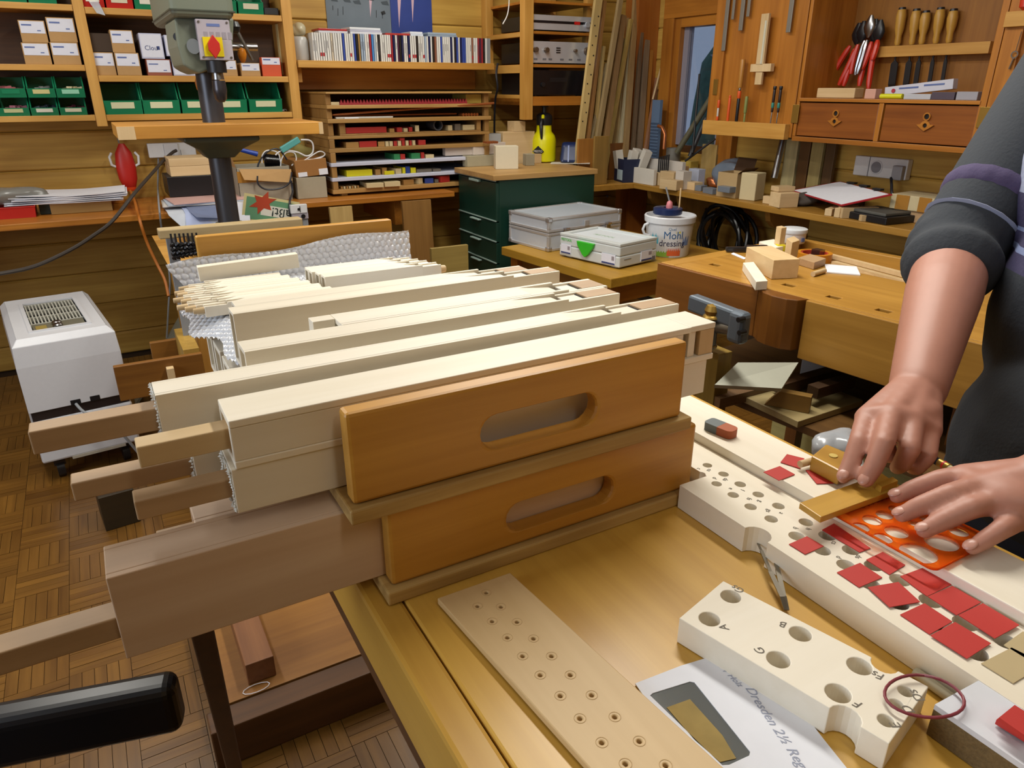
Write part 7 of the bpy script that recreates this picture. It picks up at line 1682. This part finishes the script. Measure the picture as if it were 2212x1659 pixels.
# eraser
p, q = PZ(1528, 922, zu), PZ(1586, 946, zu); L_ = (q-p).length; a_ = math.atan2(q.y-p.y, q.x-p.x)
er = thing('eraser', 'grey and orange eraser lying on the plain board', 'eraser', (p.x, p.y, zu), a_)
def rr(x0, x1, w_, r0, r1, n=5):
    out = []
    for cx_, cy_, r_, s in ((x1-r1, w_-r1, r1, 0), (x0+r0, w_-r0, r0, 90), (x0+r0, -w_+r0, r0, 180), (x1-r1, -w_+r1, r1, 270)):
        for k in range(n): t = R(s+90*k/(n-1)); out.append((cx_+r_*math.cos(t), cy_+r_*math.sin(t)))
    return out
fixn(MB().plate(rr(0, L_*.5, .0085, .004, .0002), [], 0, .009).build('grey_half', plain('eraser_grey', '6a7274', .7), er, bevel=.0015)); fixn(MB().plate(rr(L_*.5+.0001, L_, .0085, .0002, .006), [], 0, .009).build('orange_half', plain('eraser_orange', 'a8562e', .6), er, bevel=.0015))
# wooden square jig under the right hand
YJ = lambda ax: wood('yellow_boxwood', 'c49638', 'a87c26', ax, 1.0, .4, coat=.15)
jg = thing('square_jig', 'yellow wooden square jig held down by the right hand', 'square', PZ(1800, 1060, zu))
JO = jg.location.copy()
zb2 = .9605
bl = [PZ(1727, 1086, zb2+.006), PZ(1773, 1117, zb2+.006), PZ(1950, 1052, zb2+.006), PZ(1905, 1022, zb2+.006)]
fixn(MB().plate([(p_.x-JO.x, p_.y-JO.y) for p_ in bl], [], zb2-JO.z, zb2+.006-JO.z).build('blade', YJ('x'), jg, bevel=.0008))
sk = [PZ(1752, 1004, zu+.001), PZ(1768, 1014, zu+.001), PZ(1850, 1045, zu+.001), PZ(1862, 1000, zu+.001), PZ(1810, 975, zu+.001)]
A_, B_, C_ = PZ(1755, 1000, zu), PZ(1808, 1020, zu), PZ(1775, 972, zu)
d1 = (B_-A_).normalized(); 
st_ = [PZ(1752, 985, zu+.016), PZ(1815, 1018, zu+.016), PZ(1850, 985, zu+.016), PZ(1785, 958, zu+.016)]
fixn(MB().plate([(p_.x-JO.x, p_.y-JO.y) for p_ in st_], [], .0003, .016).build('stock', YJ('y'), jg, bevel=.002))
MB().cyl(PZ(1728, 1003, zu+.006)-JO, PZ(1768, 992, zu+.006)-JO, .0035, n=12).build('dowel_pin', beech('x'), jg, smooth=True)
sb = [PZ(1893, 1044, zb2+.012), PZ(1905, 1052, zb2+.012), PZ(1940, 1038, zb2+.012), PZ(1928, 1030, zb2+.012)]
fixn(MB().plate([(p_.x-JO.x, p_.y-JO.y) for p_ in sb], [], zb2+.0062-JO.z, zb2+.012-JO.z).build('stop_block', YJ('x'), jg))
MB().cyl(PZ(1800, 985, zu+.0162)-JO, PZ(1800, 985, zu+.0162)-JO+Vector((0, 0, .0008)), .004, n=12).build('inlay', plain('inlay_cream', 'd8c070', .3), jg)
# orange drawing template
om, nt_, N_, L__, b_ = newmat('orange_acrylic'); b_.inputs['Base Color'].default_value = hexc('ff8426'); b_.inputs['Roughness'].default_value = .12; b_.inputs['Transmission Weight'].default_value = .75; b_.inputs['IOR'].default_value = 1.2
tz_ = .9575
tm = thing('drawing_template', 'transparent orange circle template under the left hand', 'template', (PZ(1950, 1130, tz_).x, PZ(1950, 1130, tz_).y, tz_))
TO = tm.location.copy()
def tpt(px, py): p_ = PZ(px, py, tz_); return (p_.x-TO.x, p_.y-TO.y)
tx0, tx1, ty0, ty1 = .5035-TO.x, .585-TO.x, .232-TO.y, .342-TO.y
hl2 = []
for a, b, r_ in ((1185, 935, 57), (1258, 890, 62), (1335, 858, 55), (1402, 820, 42), (1410, 965, 75), (1325, 1004, 62), (1548, 1096, 118), (1690, 1028, 108), (1800, 962, 62), (1525, 910, 42), (1600, 880, 46)):
    px, py = z6((a, b))[0]; c = tpt(px, py); rad = r_/2.903*(Vector((c[0]+TO.x, c[1]+TO.y, tz_))-cam.location).dot(_fw)/FPX; hl2.append(circ(c[0], c[1], rad*.93, 26))
for k in range(6): px, py = z6((1210+26*k, 812-12*k))[0]; c = tpt(px, py); hl2.append(circ(c[0], c[1], .0007+.0002*k, 8))
ol_ = []
for cx_, cy_, s in ((tx1-.006, ty1-.006, 0), (tx0+.006, ty1-.006, 90), (tx0+.006, ty0+.006, 180), (tx1-.006, ty0+.006, 270)):
    for k in range(5): t = R(s+22.5*k); ol_.append((cx_+.006*math.cos(t), cy_+.006*math.sin(t)))
fixn(MB().plate(ol_, hl2, 0, .0016).build('template_plate', om, tm))
MB().tube([(x, y, .0014) for x, y in ol_], .0011, 6, True).build('raised_edge', om, tm, smooth=True)
# drilled block with lettered holes
bz = .9425
H7 = [(528, 367, 57), (406, 497, 60), (928, 582, 62), (802, 730, 66), (1268, 767, 69), (1145, 923, 72), (1533, 912, 42), (1478, 988, 42), (1420, 1080, 46)]
kb_ = thing('drilled_block', 'thick pale block with nine lettered holes and round notches', 'wood block', (PZ(1740, 1440, bz).x, PZ(1740, 1440, bz).y, ZB+.0005))
KO = kb_.location.copy()
def kpt(px, py): p_ = PZ(px, py, bz); return Vector((p_.x-KO.x, p_.y-KO.y))
c0, c1, c2, c3 = [kpt(*z7(q_)[0]) for q_ in ((485, 278), (232, 492), (1438, 1215), (1665, 885))]
def notch(pa, pb, cpx, r_px, steps=9):
    c = kpt(*z7(cpx)[0]); e_ = (pb-pa).normalized(); c = pa+e_*(c-pa).dot(e_); r_ = r_px/2.659*.53/FPX; n_ = Vector((-e_.y, e_.x))
    return [c-e_*r_*math.cos(math.pi*k/(steps-1))+n_*r_*math.sin(math.pi*k/(steps-1)) for k in range(steps)]
def inward(pts, cen):
    m = pts[len(pts)//2]; a = (pts[0]+pts[-1])/2
    if (m-a).dot(cen-a) < 0: pts = [a+(p_-a)-2*(m-a).normalized()*((p_-a).dot((m-a).normalized())) for p_ in pts]
    return pts
cen = (c0+c1+c2+c3)/4
n1 = inward(notch(c1, c2, (1185, 1062), 74), cen); n2 = inward(notch(c3, c0, (1416, 752), 66), cen)
hk = []
for a, b, r_ in H7:
    c = kpt(*z7((a, b))[0]); d_ = (Vector((c.x+KO.x, c.y+KO.y, bz))-cam.location).dot(_fw); hk.append(circ(c.x, c.y, r_/2.659*d_/FPX, 24))
fixn(MB().plate([c0, c1]+n1+[c2, c3]+n2, hk, 0, bz-KO.z).build('block', maple('x'), kb_, bevel=.0006))
e_ = (c3-c0).normalized(); ang_b = math.atan2(e_.y, e_.x)
for s_, a, b, rt in (('Gs', 572, 327, 180), ('A', 490, 548, 150), ('B', 832, 530, 200), ('G', 700, 682, 160), ('Fs', 1376, 822, 190), ('F', 1262, 990, 180), ('Ds', 1598, 940, 150), ('D', 1550, 1020, 150), ('E', 1480, 1112, 150)):
    c = kpt(*z7((a, b))[0]); t_ = text_mb(s_, .0088, Matrix.Translation((c.x, c.y, bz-KO.z+.0002)) @ Matrix.Rotation(ang_b+R(rt), 4, 'Z'), .00005, .2); t_.build('pencil_letter', pen, kb_)
# tweezers
tw = thing('tweezers', 'pair of steel tweezers lying between the boards', 'tweezers', PZ(1699, 1318, ZB+.001))
TO2 = tw.location.copy()
for nm, pts in (('arm', ((1699, 1318), (1690, 1290), (1664, 1235), (1645, 1190), (1636, 1172))), ('arm', ((1699, 1318), (1693, 1288), (1680, 1230), (1662, 1180), (1652, 1158)))):
    W_ = [PZ(a, b, ZB+.003+.004*math.sin(math.pi*k/4)+.006*(k/4 if nm else 0)) for k, (a, b) in enumerate(pts)]
    vs = []
    for k, p_ in enumerate(W_): w2 = (.0020, .0022, .0017, .0012, .0005)[k]; vs.append((p_-TO2, w2))
    mb = MB()
    for k in range(4): 
        a, b = vs[k][0], vs[k+1][0]; mb.bar(a, b, (vs[k][1]+vs[k+1][1]), .0012)
    mb.build(nm, plain('tweezer_steel', '8a8478', .25, metal=.9), tw)
# dowel stick, white board, pads, rubber band
o = MB().cyl((.4335, PZ(1990, 1400, hz).y, ZB+.0042), (.4325, PZ(2092, 1462, hz).y, ZB+.0042), .0038, n=14).build('dowel_stick', plain('dowel_grey', 'b0a890', .6), None, smooth=True); tag(o, 'short pale dowel lying against the drilled board', 'dowel')
wz = .9445
W0, W1 = PZ(2019, 1523, wz), PZ(2132, 1461, wz); d1 = (W1-W0); nrm = Vector((d1.y, -d1.x, 0)).normalized()
F0 = PZ(2212, 1655, wz)-W0; F0 = F0.normalized()*.16
cw = thing('chipboard_piece', 'white coated chipboard offcut at the right bottom corner', 'board', (W0.x, W0.y, ZB+.0005))
CO = cw.location.copy(); cor = [W0, W1, W1+F0, W0+F0]
fixn(MB().plate([(p_.x-CO.x, p_.y-CO.y) for p_ in cor], [], 0, .0205).build('core', plain('chipboard_brown', '6e5a38', .9, var=.4, bscale=500, bump=.4), cw)); fixn(MB().plate([(p_.x-CO.x, p_.y-CO.y) for p_ in cor], [], .0206, .0245).build('white_face', plain('white_laminate', 'd4d6dc', .5, bump=.1), cw))
for i, z_ in enumerate((wz+.002, wz+.006, wz+.010)):
    o = card(z7((2045+8*i, 1100-6*i), (2150, 1015), (2300, 1110), (2230+6*i, 1215)), z_, rd, ['lowest', 'middle', 'topmost'][i]+' red felt pad of the small stack on the white chipboard', 'pad', .0034, 'red_pad', 'red pads')
pts = []
for k in range(28):
    t = 2*math.pi*k/28; px, py = 1997+86*math.cos(t)+4*math.sin(2*t), 1504+45*math.sin(t)+10*math.cos(t); z_ = wz+.0022+(.002 if px > 2010 else 0); pts.append(PZ(px, py, z_))
o = MB().tube(pts, .0010, 8, True).build('rubber_band', plain('band_red', '7c2a34', .5), None, smooth=True); tag(o, 'dark red rubber band spanning the drilled block and the chipboard', 'rubber band')
# envelope with window and handwriting
ez = ZB+.0008
en = thing('envelope', 'white window envelope with handwriting under the drilled plank', 'envelope', (PZ(1600, 1560, ez).x, PZ(1600, 1560, ez).y, ez))
EO = en.location.copy()
def ept(px, py): p_ = PZ(px, py, ez); return (p_.x-EO.x, p_.y-EO.y)
out_ = [ept(*p_) for p_ in ((1372, 1478), (1470, 1440), (1585, 1405), (1648, 1448), (1712, 1512), (1780, 1600), (1860, 1700), (1780, 1780), (1600, 1760), (1480, 1640))]
win = [ept(*p_) for p_ in ((1404, 1504), (1410, 1499), (1490, 1474), (1500, 1476), (1620, 1626), (1618, 1634), (1575, 1654), (1560, 1655))]
fixn(MB().plate(out_, [win], 0, .0008).build('paper', PAPER(), en)); fixn(MB().plate(win, [], .0001, .0003).build('window_film', plain('window_film', '9aa0a0', .1, trans=.7), en))
lens = [ept(*p_) for p_ in ((1440, 1530), (1490, 1512), (1560, 1590), (1590, 1640), (1555, 1648), (1500, 1600))]
fixn(MB().plate(lens, [], .0004, .0008).build('shavings_inside', plain('tan_shavings', '9c8448', .8, var=.3), en))
ink = plain('pencil_blue', '9aa0b4', .7)
def hand(s_, pa, pb, size):
    a, b = Vector(ept(*pa)), Vector(ept(*pb)); d_ = b-a; c = (a+b)/2
    text_mb(s_, size, Matrix.Translation((c.x, c.y, .0010)) @ Matrix.Rotation(math.atan2(d_.y, d_.x), 4, 'Z'), .00005, .3).build('handwriting', ink, en)
hand("II 4' Holz", (1552, 1436), (1600, 1484), .0062); hand('Dresden 2½ Reg', (1622, 1494), (1726, 1648), .0092)
# thin drilled plank in the foreground
kz_ = ZB+.0075
dpk = thing('drilled_plank', 'thin pale plank with pairs of small drilled holes in the foreground', 'plank', (PZ(1200, 1450, kz_).x, PZ(1200, 1450, kz_).y, ZB+.0018))
PO = dpk.location.copy()
def ppt(px, py): p_ = PZ(px, py, kz_); return Vector((p_.x-PO.x, p_.y-PO.y))
q0, q1 = ppt(950, 1298), ppt(1108, 1242); dl_ = (ppt(1264, 1659)-q0); dr_ = (ppt(1300, 1413)-q1)
ax_ = ((dl_.normalized()+dr_.normalized())/2).normalized(); LL = .42
q0 = q0-ax_*.004; q1 = q1-ax_*.004
pp_ = [(1267, 290), (1197, 395), (1381, 400), (1312, 513), (1506, 518), (1431, 640), (1635, 648), (1550, 785), (1776, 785), (1688, 933), (1923, 932), (1845, 1095), (2090, 1090), (1998, 1272), (2270, 1260)]
hp2 = [(a/3.615+700, b/3.615+1200) for a, b in pp_]+[(1300, 1604), (1381, 1601), (1351, 1650), (1438, 1653)]
hk = [circ(*ppt(a, b), .0016, 12) for a, b in hp2]
fixn(MB().plate([q0, q0+ax_*LL, q1+ax_*LL, q1], hk, 0, kz_-PO.z).build('plank', wood('plank_maple', 'd2b482', 'bd9c68', 'y', .8, contrast=.7), dpk, bevel=.0008))
for a, b in hp2:
    c = ppt(a, b); fixn(MB().plate(circ(c.x, c.y, .0040, 18), [circ(c.x, c.y, .0036, 18)], kz_-PO.z, kz_-PO.z+.0002).build('ring_mark', plain('ring_mark', 'bfa070', .8), dpk))
dpk.rotation_euler = (0, 0, 0)
# clutter in the tool trough at the far right of the bench
ttr = bench
bx('side_shelf', .6465, .77, -.4, .43, .80, .812, walnut('y'), ttr)
for y in (-.38, .36): bx('shelf_bearer', .66, .76, y, y+.04, .0, .7995, walnut('z'), ttr)
lump('plastic_bag', (PZ(1812, 968, .83).x, PZ(1812, 968, .83).y, .8125), (.04, .03, .022), plain('clear_bag', 'd8dde4', .2, trans=.5), 'small crumpled clear bag behind the square jig', 'plastic bag', 14)
for i, (px, py, h, s3, lab_) in enumerate(((1950, 1000, 'c8c8cc', (.03, .02, .03), 'white crumpled wrapper behind the right hand'), (2010, 1010, 'b0b8c8', (.025, .03, .025), 'bluish wrapper behind the pencil'), (2035, 985, 'd0d0cc', (.02, .02, .035), 'white and red tube end behind the pencil'), (1985, 1040, '8aa4c4', (.03, .02, .012), 'light blue packet beside the template'))):
    p = PZ(px, py, .83); lump('wrapper', (min(p.x, .75), p.y, .8125), s3, plain('wrap_'+h, h, .4), lab_, 'wrapper', 40+i)
# ================================================================ the craftsman
SK = plain('skin', 'b07a66', .5, var=.08, bscale=35, bump=.25)
def D3(px, py, d): return cam.location+ray(px, py)*d
def capsule(mb, p, q, r0, r1, n=28, rings=5):
    p, q = Vector(p), Vector(q); d = (q-p); L_ = d.length
    if L_ < 1e-6: d = Vector((0, 0, 1)); L_ = 1e-6
    d = d/L_; pts = []; rs = []
    for k in range(rings): a = math.pi/2*(1-k/rings); pts.append(p-d*r0*math.sin(a)*.98); rs.append(max(r0*math.cos(a), r0*.05))
    for k in range(4): pts.append(p+d*L_*k/3); rs.append(r0+(r1-r0)*k/3)
    for k in range(1, rings+1): a = math.pi/2*k/rings; pts.append(q+d*r1*math.sin(a)*.98); rs.append(max(r1*math.cos(a), r1*.05))
    mb.tube(pts, rs, n)
def blob(mb, c, s, M=None, n=18, m=12):
    c = Vector(c); vs = []; fs = []
    for j in range(m+1):
        ph = math.pi*j/m
        for i in range(n):
            t = 2*math.pi*i/n; v = Vector((math.sin(ph)*math.cos(t)*s[0], math.sin(ph)*math.sin(t)*s[1], math.cos(ph)*s[2]))
            vs.append(c+(M @ v if M else v))
    for j in range(m):
        for i in range(n): fs.append((j*n+i, (j+1)*n+i, (j+1)*n+(i+1) % n, j*n+(i+1) % n))
    mb.add(vs, fs)
def remesh(o, vox, it=4, fac=.5):
    md = o.modifiers.new('union', 'REMESH'); md.mode = 'VOXEL'; md.voxel_size = vox; md.use_smooth_shade = True
    if it: sm = o.modifiers.new('relax', 'SMOOTH'); sm.iterations = it; sm.factor = fac
    return o
zt = .9605
# ---- joints
hipC = Vector((.93, .265, .92)); chest = Vector((1.03, .31, 1.18)); neck = Vector((1.06, .32, 1.43))
shR = Vector((1.15, .51, 1.365)); shL = Vector((1.05, .12, 1.36))
elR = D3(2062, 545, .90); wrR = D3(1983, 838, .735)
wrL = PZ(2262, 1040, 1.0); elL = Vector((.88, .04, 1.06))
body = MB()
# arms
capsule(body, shR, elR, .046, .040); capsule(body, elR, elR.lerp(wrR, .35), .042, .041); capsule(body, elR.lerp(wrR, .35), wrR, .041, .0275)
capsule(body, shL, elL, .046, .040); capsule(body, elL, elL.lerp(wrL, .4), .041, .038); capsule(body, elL.lerp(wrL, .4), wrL, .038, .027)
# right hand
kn = [PZ(1872, 903, 1.004), PZ(1925, 897, 1.012), PZ(1972, 910, 1.008), PZ(2008, 930, .998)]
for k in kn: capsule(body, wrR, k, .0225, .0115)
capsule(body, kn[0], kn[1], .0115, .012); capsule(body, kn[1], kn[2], .012, .0115); capsule(body, kn[2], kn[3], .0115, .0105)
blob(body, (kn[0]+kn[1]+kn[2]+kn[3])/4*.62+wrR*.38, (.034, .030, .016))
nails = []
def finger(pts, rs):
    for i in range(len(pts)-1): capsule(body, pts[i], pts[i+1], rs[i], rs[i+1], 16)
fA = [kn[0], PZ(1855, 955, .996), PZ(1838, 1000, .982), PZ(1822, 1030, .9735)]
fB = [kn[1], PZ(1908, 958, 1.004), PZ(1888, 1008, .987), PZ(1870, 1038, .976)]
finger(fA, (.0105, .0092, .0082, .0068)); finger(fB, (.0110, .0096, .0085, .0072))
finger([kn[2], PZ(1965, 970, .996), PZ(1948, 1002, .978), PZ(1938, 1010, .970)], (.0108, .0095, .0085, .0072))
finger([kn[3], PZ(2003, 985, .985), PZ(1980, 1010, .970), PZ(1970, 1010, .966)], (.0098, .0088, .008, .007))
finger([wrR.lerp(kn[0], .25), PZ(1905, 900, .985), PZ(1908, 950, .972), PZ(1922, 985, .968)], (.0155, .0125, .0105, .008))
nails += [(fA[3], fA[2]), (fB[3], fB[2])]
# left hand, fingers spread on the template
kl = [PZ(2082, 1030, .990), PZ(2118, 1052, .994), PZ(2158, 1080, .990), PZ(2205, 1118, .982)]
for k in kl: capsule(body, wrL, k, .0225, .0115)
for i in range(3): capsule(body, kl[i], kl[i+1], .0115, .0112)
blob(body, (kl[0]+kl[1]+kl[2]+kl[3])/4*.6+wrL*.4, (.036, .032, .016))
gl_ = [[kl[0], PZ(2030, 1036, .987), PZ(1972, 1056, .977), PZ(1937, 1072, .9705)], [kl[1], PZ(2052, 1068, .991), PZ(1985, 1094, .980), PZ(1948, 1112, .9715)],
       [kl[2], PZ(2095, 1098, .988), PZ(2030, 1128, .977), PZ(1996, 1146, .9705)], [kl[3], PZ(2165, 1142, .980), PZ(2125, 1168, .972), PZ(2100, 1184, .9665)]]
for g_, r_ in zip(gl_, ((.0105, .0092, .0082, .0068), (.0110, .0095, .0084, .0070), (.0108, .0092, .0082, .0068), (.0095, .0082, .0072, .0060))): finger(g_, r_)
finger([wrL.lerp(kl[0], .3), PZ(2160, 1050, .978), PZ(2120, 1062, .971), PZ(2095, 1066, .968)], (.0155, .0125, .0105, .0085))
nails += [(g_[3], g_[2]) for g_ in gl_]
# trunk, neck, head (above the picture), legs inside the clothes
blob(body, hipC, (.10, .15, .12)); blob(body, (chest+hipC)/2, (.095, .14, .16)); blob(body, chest, (.10, .16, .17)); capsule(body, shR, shL, .05, .05)
capsule(body, chest, neck, .07, .052); capsule(body, neck, neck+Vector((-.03, 0, .09)), .052, .05)
hd = neck+Vector((-.06, 0, .17)); HM = Matrix.Rotation(R(-20), 3, 'Y')
blob(body, hd, (.092, .072, .115), HM); blob(body, hd+HM @ Vector((-.045, 0, -.055)), (.05, .052, .06), HM)
capsule(body, hd+HM @ Vector((-.088, 0, .005)), hd+HM @ Vector((-.105, 0, -.03)), .008, .014); capsule(body, hd+HM @ Vector((-.083, -.02, -.062)), hd+HM @ Vector((-.083, .02, -.062)), .008, .008)
for s in (-1, 1): blob(body, hd+HM @ Vector((.005, s*.074, -.01)), (.018, .008, .03), HM)
for s in (-.085, .085):
    h_ = hipC+Vector((0, s, -.05)); k_ = Vector((.95, .27+s*1.1, .48)); a_ = Vector((1.0, .27+s*1.2, .09))
    capsule(body, h_, k_, .075, .05); capsule(body, k_, a_, .05, .035); capsule(body, a_+Vector((0, 0, -.04)), a_+Vector((-.14, 0, -.055)), .035, .03)
person = body.build('person', SK, None)
tag(person, 'person in a dark striped sweater leaning over the bench with a pencil', 'person'); remesh(person, .0028, 5, .5)
# fingernails
for tip, prev in nails:
    d_ = (tip-prev).normalized(); up = Vector((0, 0, 1)); up = (up-d_*up.dot(d_)).normalized(); sd_ = d_.cross(up)
    M_ = Matrix((sd_, d_, up)).transposed()
    mb = MB(); blob(mb, tip+d_*.0005+up*.0050, (.0050, .0062, .0020), M_, 12, 8)
    mb.build('fingernail', plain('nail', 'bd8a78', .35), person, smooth=True)
# eyes, hair
for s in (-1, 1):
    mb = MB(); blob(mb, hd+HM @ Vector((-.080, s*.030, .008)), (.011, .012, .011)); mb.build('eye', plain('eye_white', 'd8d4cc', .2), person, smooth=True)
mb = MB(); blob(mb, hd+HM @ Vector((.018, 0, .030)), (.088, .080, .098), HM); remesh(mb.build('hair', plain('hair_brown', '3a2a1e', .8, bump=.6, bscale=120), person), .006, 2)
# sweater with rolled sleeves
sm_, nt_, N_, L__, b_ = newmat('striped_knit')
tcn = N_.new('ShaderNodeTexCoord'); sx_ = N_.new('ShaderNodeSeparateXYZ'); L__.new(tcn.outputs['Object'], sx_.inputs[0])
ramp = N_.new('ShaderNodeValToRGB'); ramp.color_ramp.interpolation = 'CONSTANT'
mrn = N_.new('ShaderNodeMapRange'); mrn.inputs['From Min'].default_value = .9; mrn.inputs['From Max'].default_value = 1.5; L__.new(sx_.outputs['Z'], mrn.inputs['Value']); L__.new(mrn.outputs[0], ramp.inputs['Fac'])
def at_(z): return (z-.9)/.6
stops = [(0, '2c3036'), (1.103, '3c3654'), (1.122, '7c86a8'), (1.128, '3c3654'), (1.142, '7c86a8'), (1.148, '3c3654'), (1.185, '9a9eb4'), (1.27, '3a3e46')]
els = ramp.color_ramp.elements
els[0].position = 0; els[0].color = hexc(stops[0][1]); els[1].position = at_(stops[1][0]); els[1].color = hexc(stops[1][1])
for z_, h in stops[2:]: e__ = els.new(at_(z_)); e__.color = hexc(h)
wv = N_.new('ShaderNodeTexNoise'); wv.inputs['Scale'].default_value = 260; L__.new(tcn.outputs['Object'], wv.inputs['Vector'])
bpn = N_.new('ShaderNodeBump'); bpn.inputs['Strength'].default_value = .25; bpn.inputs['Distance'].default_value = .002; L__.new(wv.outputs['Fac'], bpn.inputs['Height']); L__.new(bpn.outputs['Normal'], b_.inputs['Normal'])
L__.new(ramp.outputs[0], b_.inputs['Base Color']); b_.inputs['Roughness'].default_value = .9
tor = MB()
blob(tor, hipC+Vector((0, 0, -.02)), (.135, .185, .17)); blob(tor, (chest+hipC)/2, (.13, .18, .2)); blob(tor, chest, (.13, .195, .19)); capsule(tor, shR+Vector((0, -.02, 0)), shL+Vector((0, .02, 0)), .075, .075); capsule(tor, chest, neck+Vector((0, 0, -.03)), .10, .068)
sw = tor.build('sweater', sm_, person); remesh(sw, .006, 6)
sl = MB()
d_ = (elR-shR)
capsule(sl, shR, shR+d_*.55, .064, .058); capsule(sl, shR+d_*.55, elR, .058, .053)
cu0 = elR.lerp(wrR, -.05); cu1 = elR.lerp(wrR, .17)
for k, (f, r_) in enumerate(((-.12, .055), (-.02, .058), (.06, .053), (.12, .057), (.165, .051))): blob(sl, elR.lerp(wrR, f), (r_, r_, .030), (wrR-elR).to_track_quat('Z', 'Y').to_matrix() @ Matrix.Rotation(R((-8, 6, -4, 7, 0)[k]), 3, 'X'))
slv = plain('charcoal_knit', '33373d', .9, bump=.3, bscale=260)
s1 = sl.build('sleeve', slv, person); remesh(s1, .005, 3)
bnd = MB()
for f, r_, w_ in ((.76, .0595, .034),): blob(bnd, shR+d_*f, (r_, r_, w_), d_.to_track_quat('Z', 'Y').to_matrix())
remesh(bnd.build('sleeve_band', plain('plum_knit', '4a4060', .9, bump=.3, bscale=260), person), .004, 1)
bnd = MB(); blob(bnd, shR+d_*.885, (.0585, .0585, .0065), d_.to_track_quat('Z', 'Y').to_matrix()); bnd.build('sleeve_stripe', plain('pale_knit', '8a90a8', .9), person, smooth=True)
sl = MB(); capsule(sl, shL, elL, .072, .062); 
for f in (-.05, .05, .14): blob(sl, elL.lerp(wrL, f), (.062, .062, .03), (wrL-elL).to_track_quat('Z', 'Y').to_matrix())
remesh(sl.build('sleeve', slv, person), .006, 3)
tr = MB(); blob(tr, hipC+Vector((0, 0, -.08)), (.125, .175, .12))
for s in (-.085, .085):
    h_ = hipC+Vector((0, s, -.06)); k_ = Vector((.95, .27+s*1.1, .48)); a_ = Vector((1.0, .27+s*1.2, .12)); capsule(tr, h_, k_, .095, .075); capsule(tr, k_, a_, .075, .06)
remesh(tr.build('trousers', plain('dark_denim', '23283a', .9), person), .008, 4)
for s in (-.085, .085):
    a_ = Vector((1.0, .27+s*1.2, .05)); mb = MB(); capsule(mb, a_+Vector((.03, 0, 0)), a_+Vector((-.17, 0, -.008)), .046, .040); capsule(mb, a_, a_+Vector((0, 0, .05)), .045, .045)
    mb.v = [Vector((v.x, v.y, max(v.z, .002))) for v in mb.v]; remesh(mb.build('shoe', plain('shoe_black', '1c1a18', .6), person), .006, 3)
# pencil in the right hand
pc = thing('pencil', 'dark pencil with brass ferrule held in the right hand', 'pencil', PZ(2054, 1025, .985))
p0, p1 = D3(2056, 1014, .645)-pc.location, D3(1945, 952, .70)-pc.location
dd = (p1-p0).normalized()
MB().cyl(p0+dd*.014, p1+dd*.03, .0038, n=6).build('barrel', plain('pencil_navy', '1a2430', .35), pc); MB().cyl(p0+dd*.003, p0+dd*.014, .0039, n=12).build('ferrule', BRASS(), pc, smooth=True); MB().cyl(p0, p0+dd*.003, .003, n=10).build('end_cap', plain('cap_pale', 'b8ae80', .5), pc); MB().cyl(p0+dd*.007, p0+dd*.009, .0041, n=12).build('red_ring', REDP(), pc, smooth=True)
# ================================================================ black chair arm in the near left corner
ch = thing('office_chair', 'black padded armrest of an office chair in the lower left corner', 'chair', (-.34, .52, 0), R(-14))
CI = Matrix.Translation((-.34, .52, 0)) @ Matrix.Rotation(R(-14), 4, 'Z'); CI = CI.inverted()
a0 = CI @ PZ(385, 1433, .645); a1 = CI @ PZ(378, 1490, .645)
bl_ = plain('armrest_black', '121318', .32)
ymid = (a0.y+a1.y)/2
MB().box(a0.x-.36, a0.x, ymid-.021, ymid+.021, .572, .645).build('armrest', bl_, ch, bevel=.014, seg=4)
MB().box(-.12, -.06, ymid-.012, ymid+.012, .42, .5715).build('arm_post', BLACK(), ch, bevel=.004); MB().box(-.12, -.06, -.15, ymid+.012, .395, .4195).build('arm_bracket', BLACK(), ch)
MB().box(-.24, .12, -.26, .12, .42, .48).build('seat', plain('seat_fabric', '1c1c22', .9), ch, bevel=.03, seg=4); MB().box(-.27, -.22, -.24, .10, .52, .95).build('backrest', plain('seat_fabric', '1c1c22', .9), ch, bevel=.02, seg=3); MB().box(-.26, -.23, -.1, -.04, .40, .53).build('back_bar', BLACK(), ch)
MB().cyl((-.06, -.07, .1), (-.06, -.07, .394), .025, n=16).build('gas_column', BLACK(), ch, smooth=True)
for k in range(5):
    a = R(72*k+20); e_ = Vector((-.06+.24*math.cos(a), -.07+.24*math.sin(a), .07)); l_ = MB().bar((-.06, -.07, .10), e_, .04, .03).build('base_spoke', BLACK(), ch); MB().cyl(e_+Vector((0, -.01, -.04)), e_+Vector((0, .01, -.04)), .03, n=14).build('castor', BLACK(), l_)
# dark box on the floor below the jutting pipes
p = PZ(262, 1139, 0.0)
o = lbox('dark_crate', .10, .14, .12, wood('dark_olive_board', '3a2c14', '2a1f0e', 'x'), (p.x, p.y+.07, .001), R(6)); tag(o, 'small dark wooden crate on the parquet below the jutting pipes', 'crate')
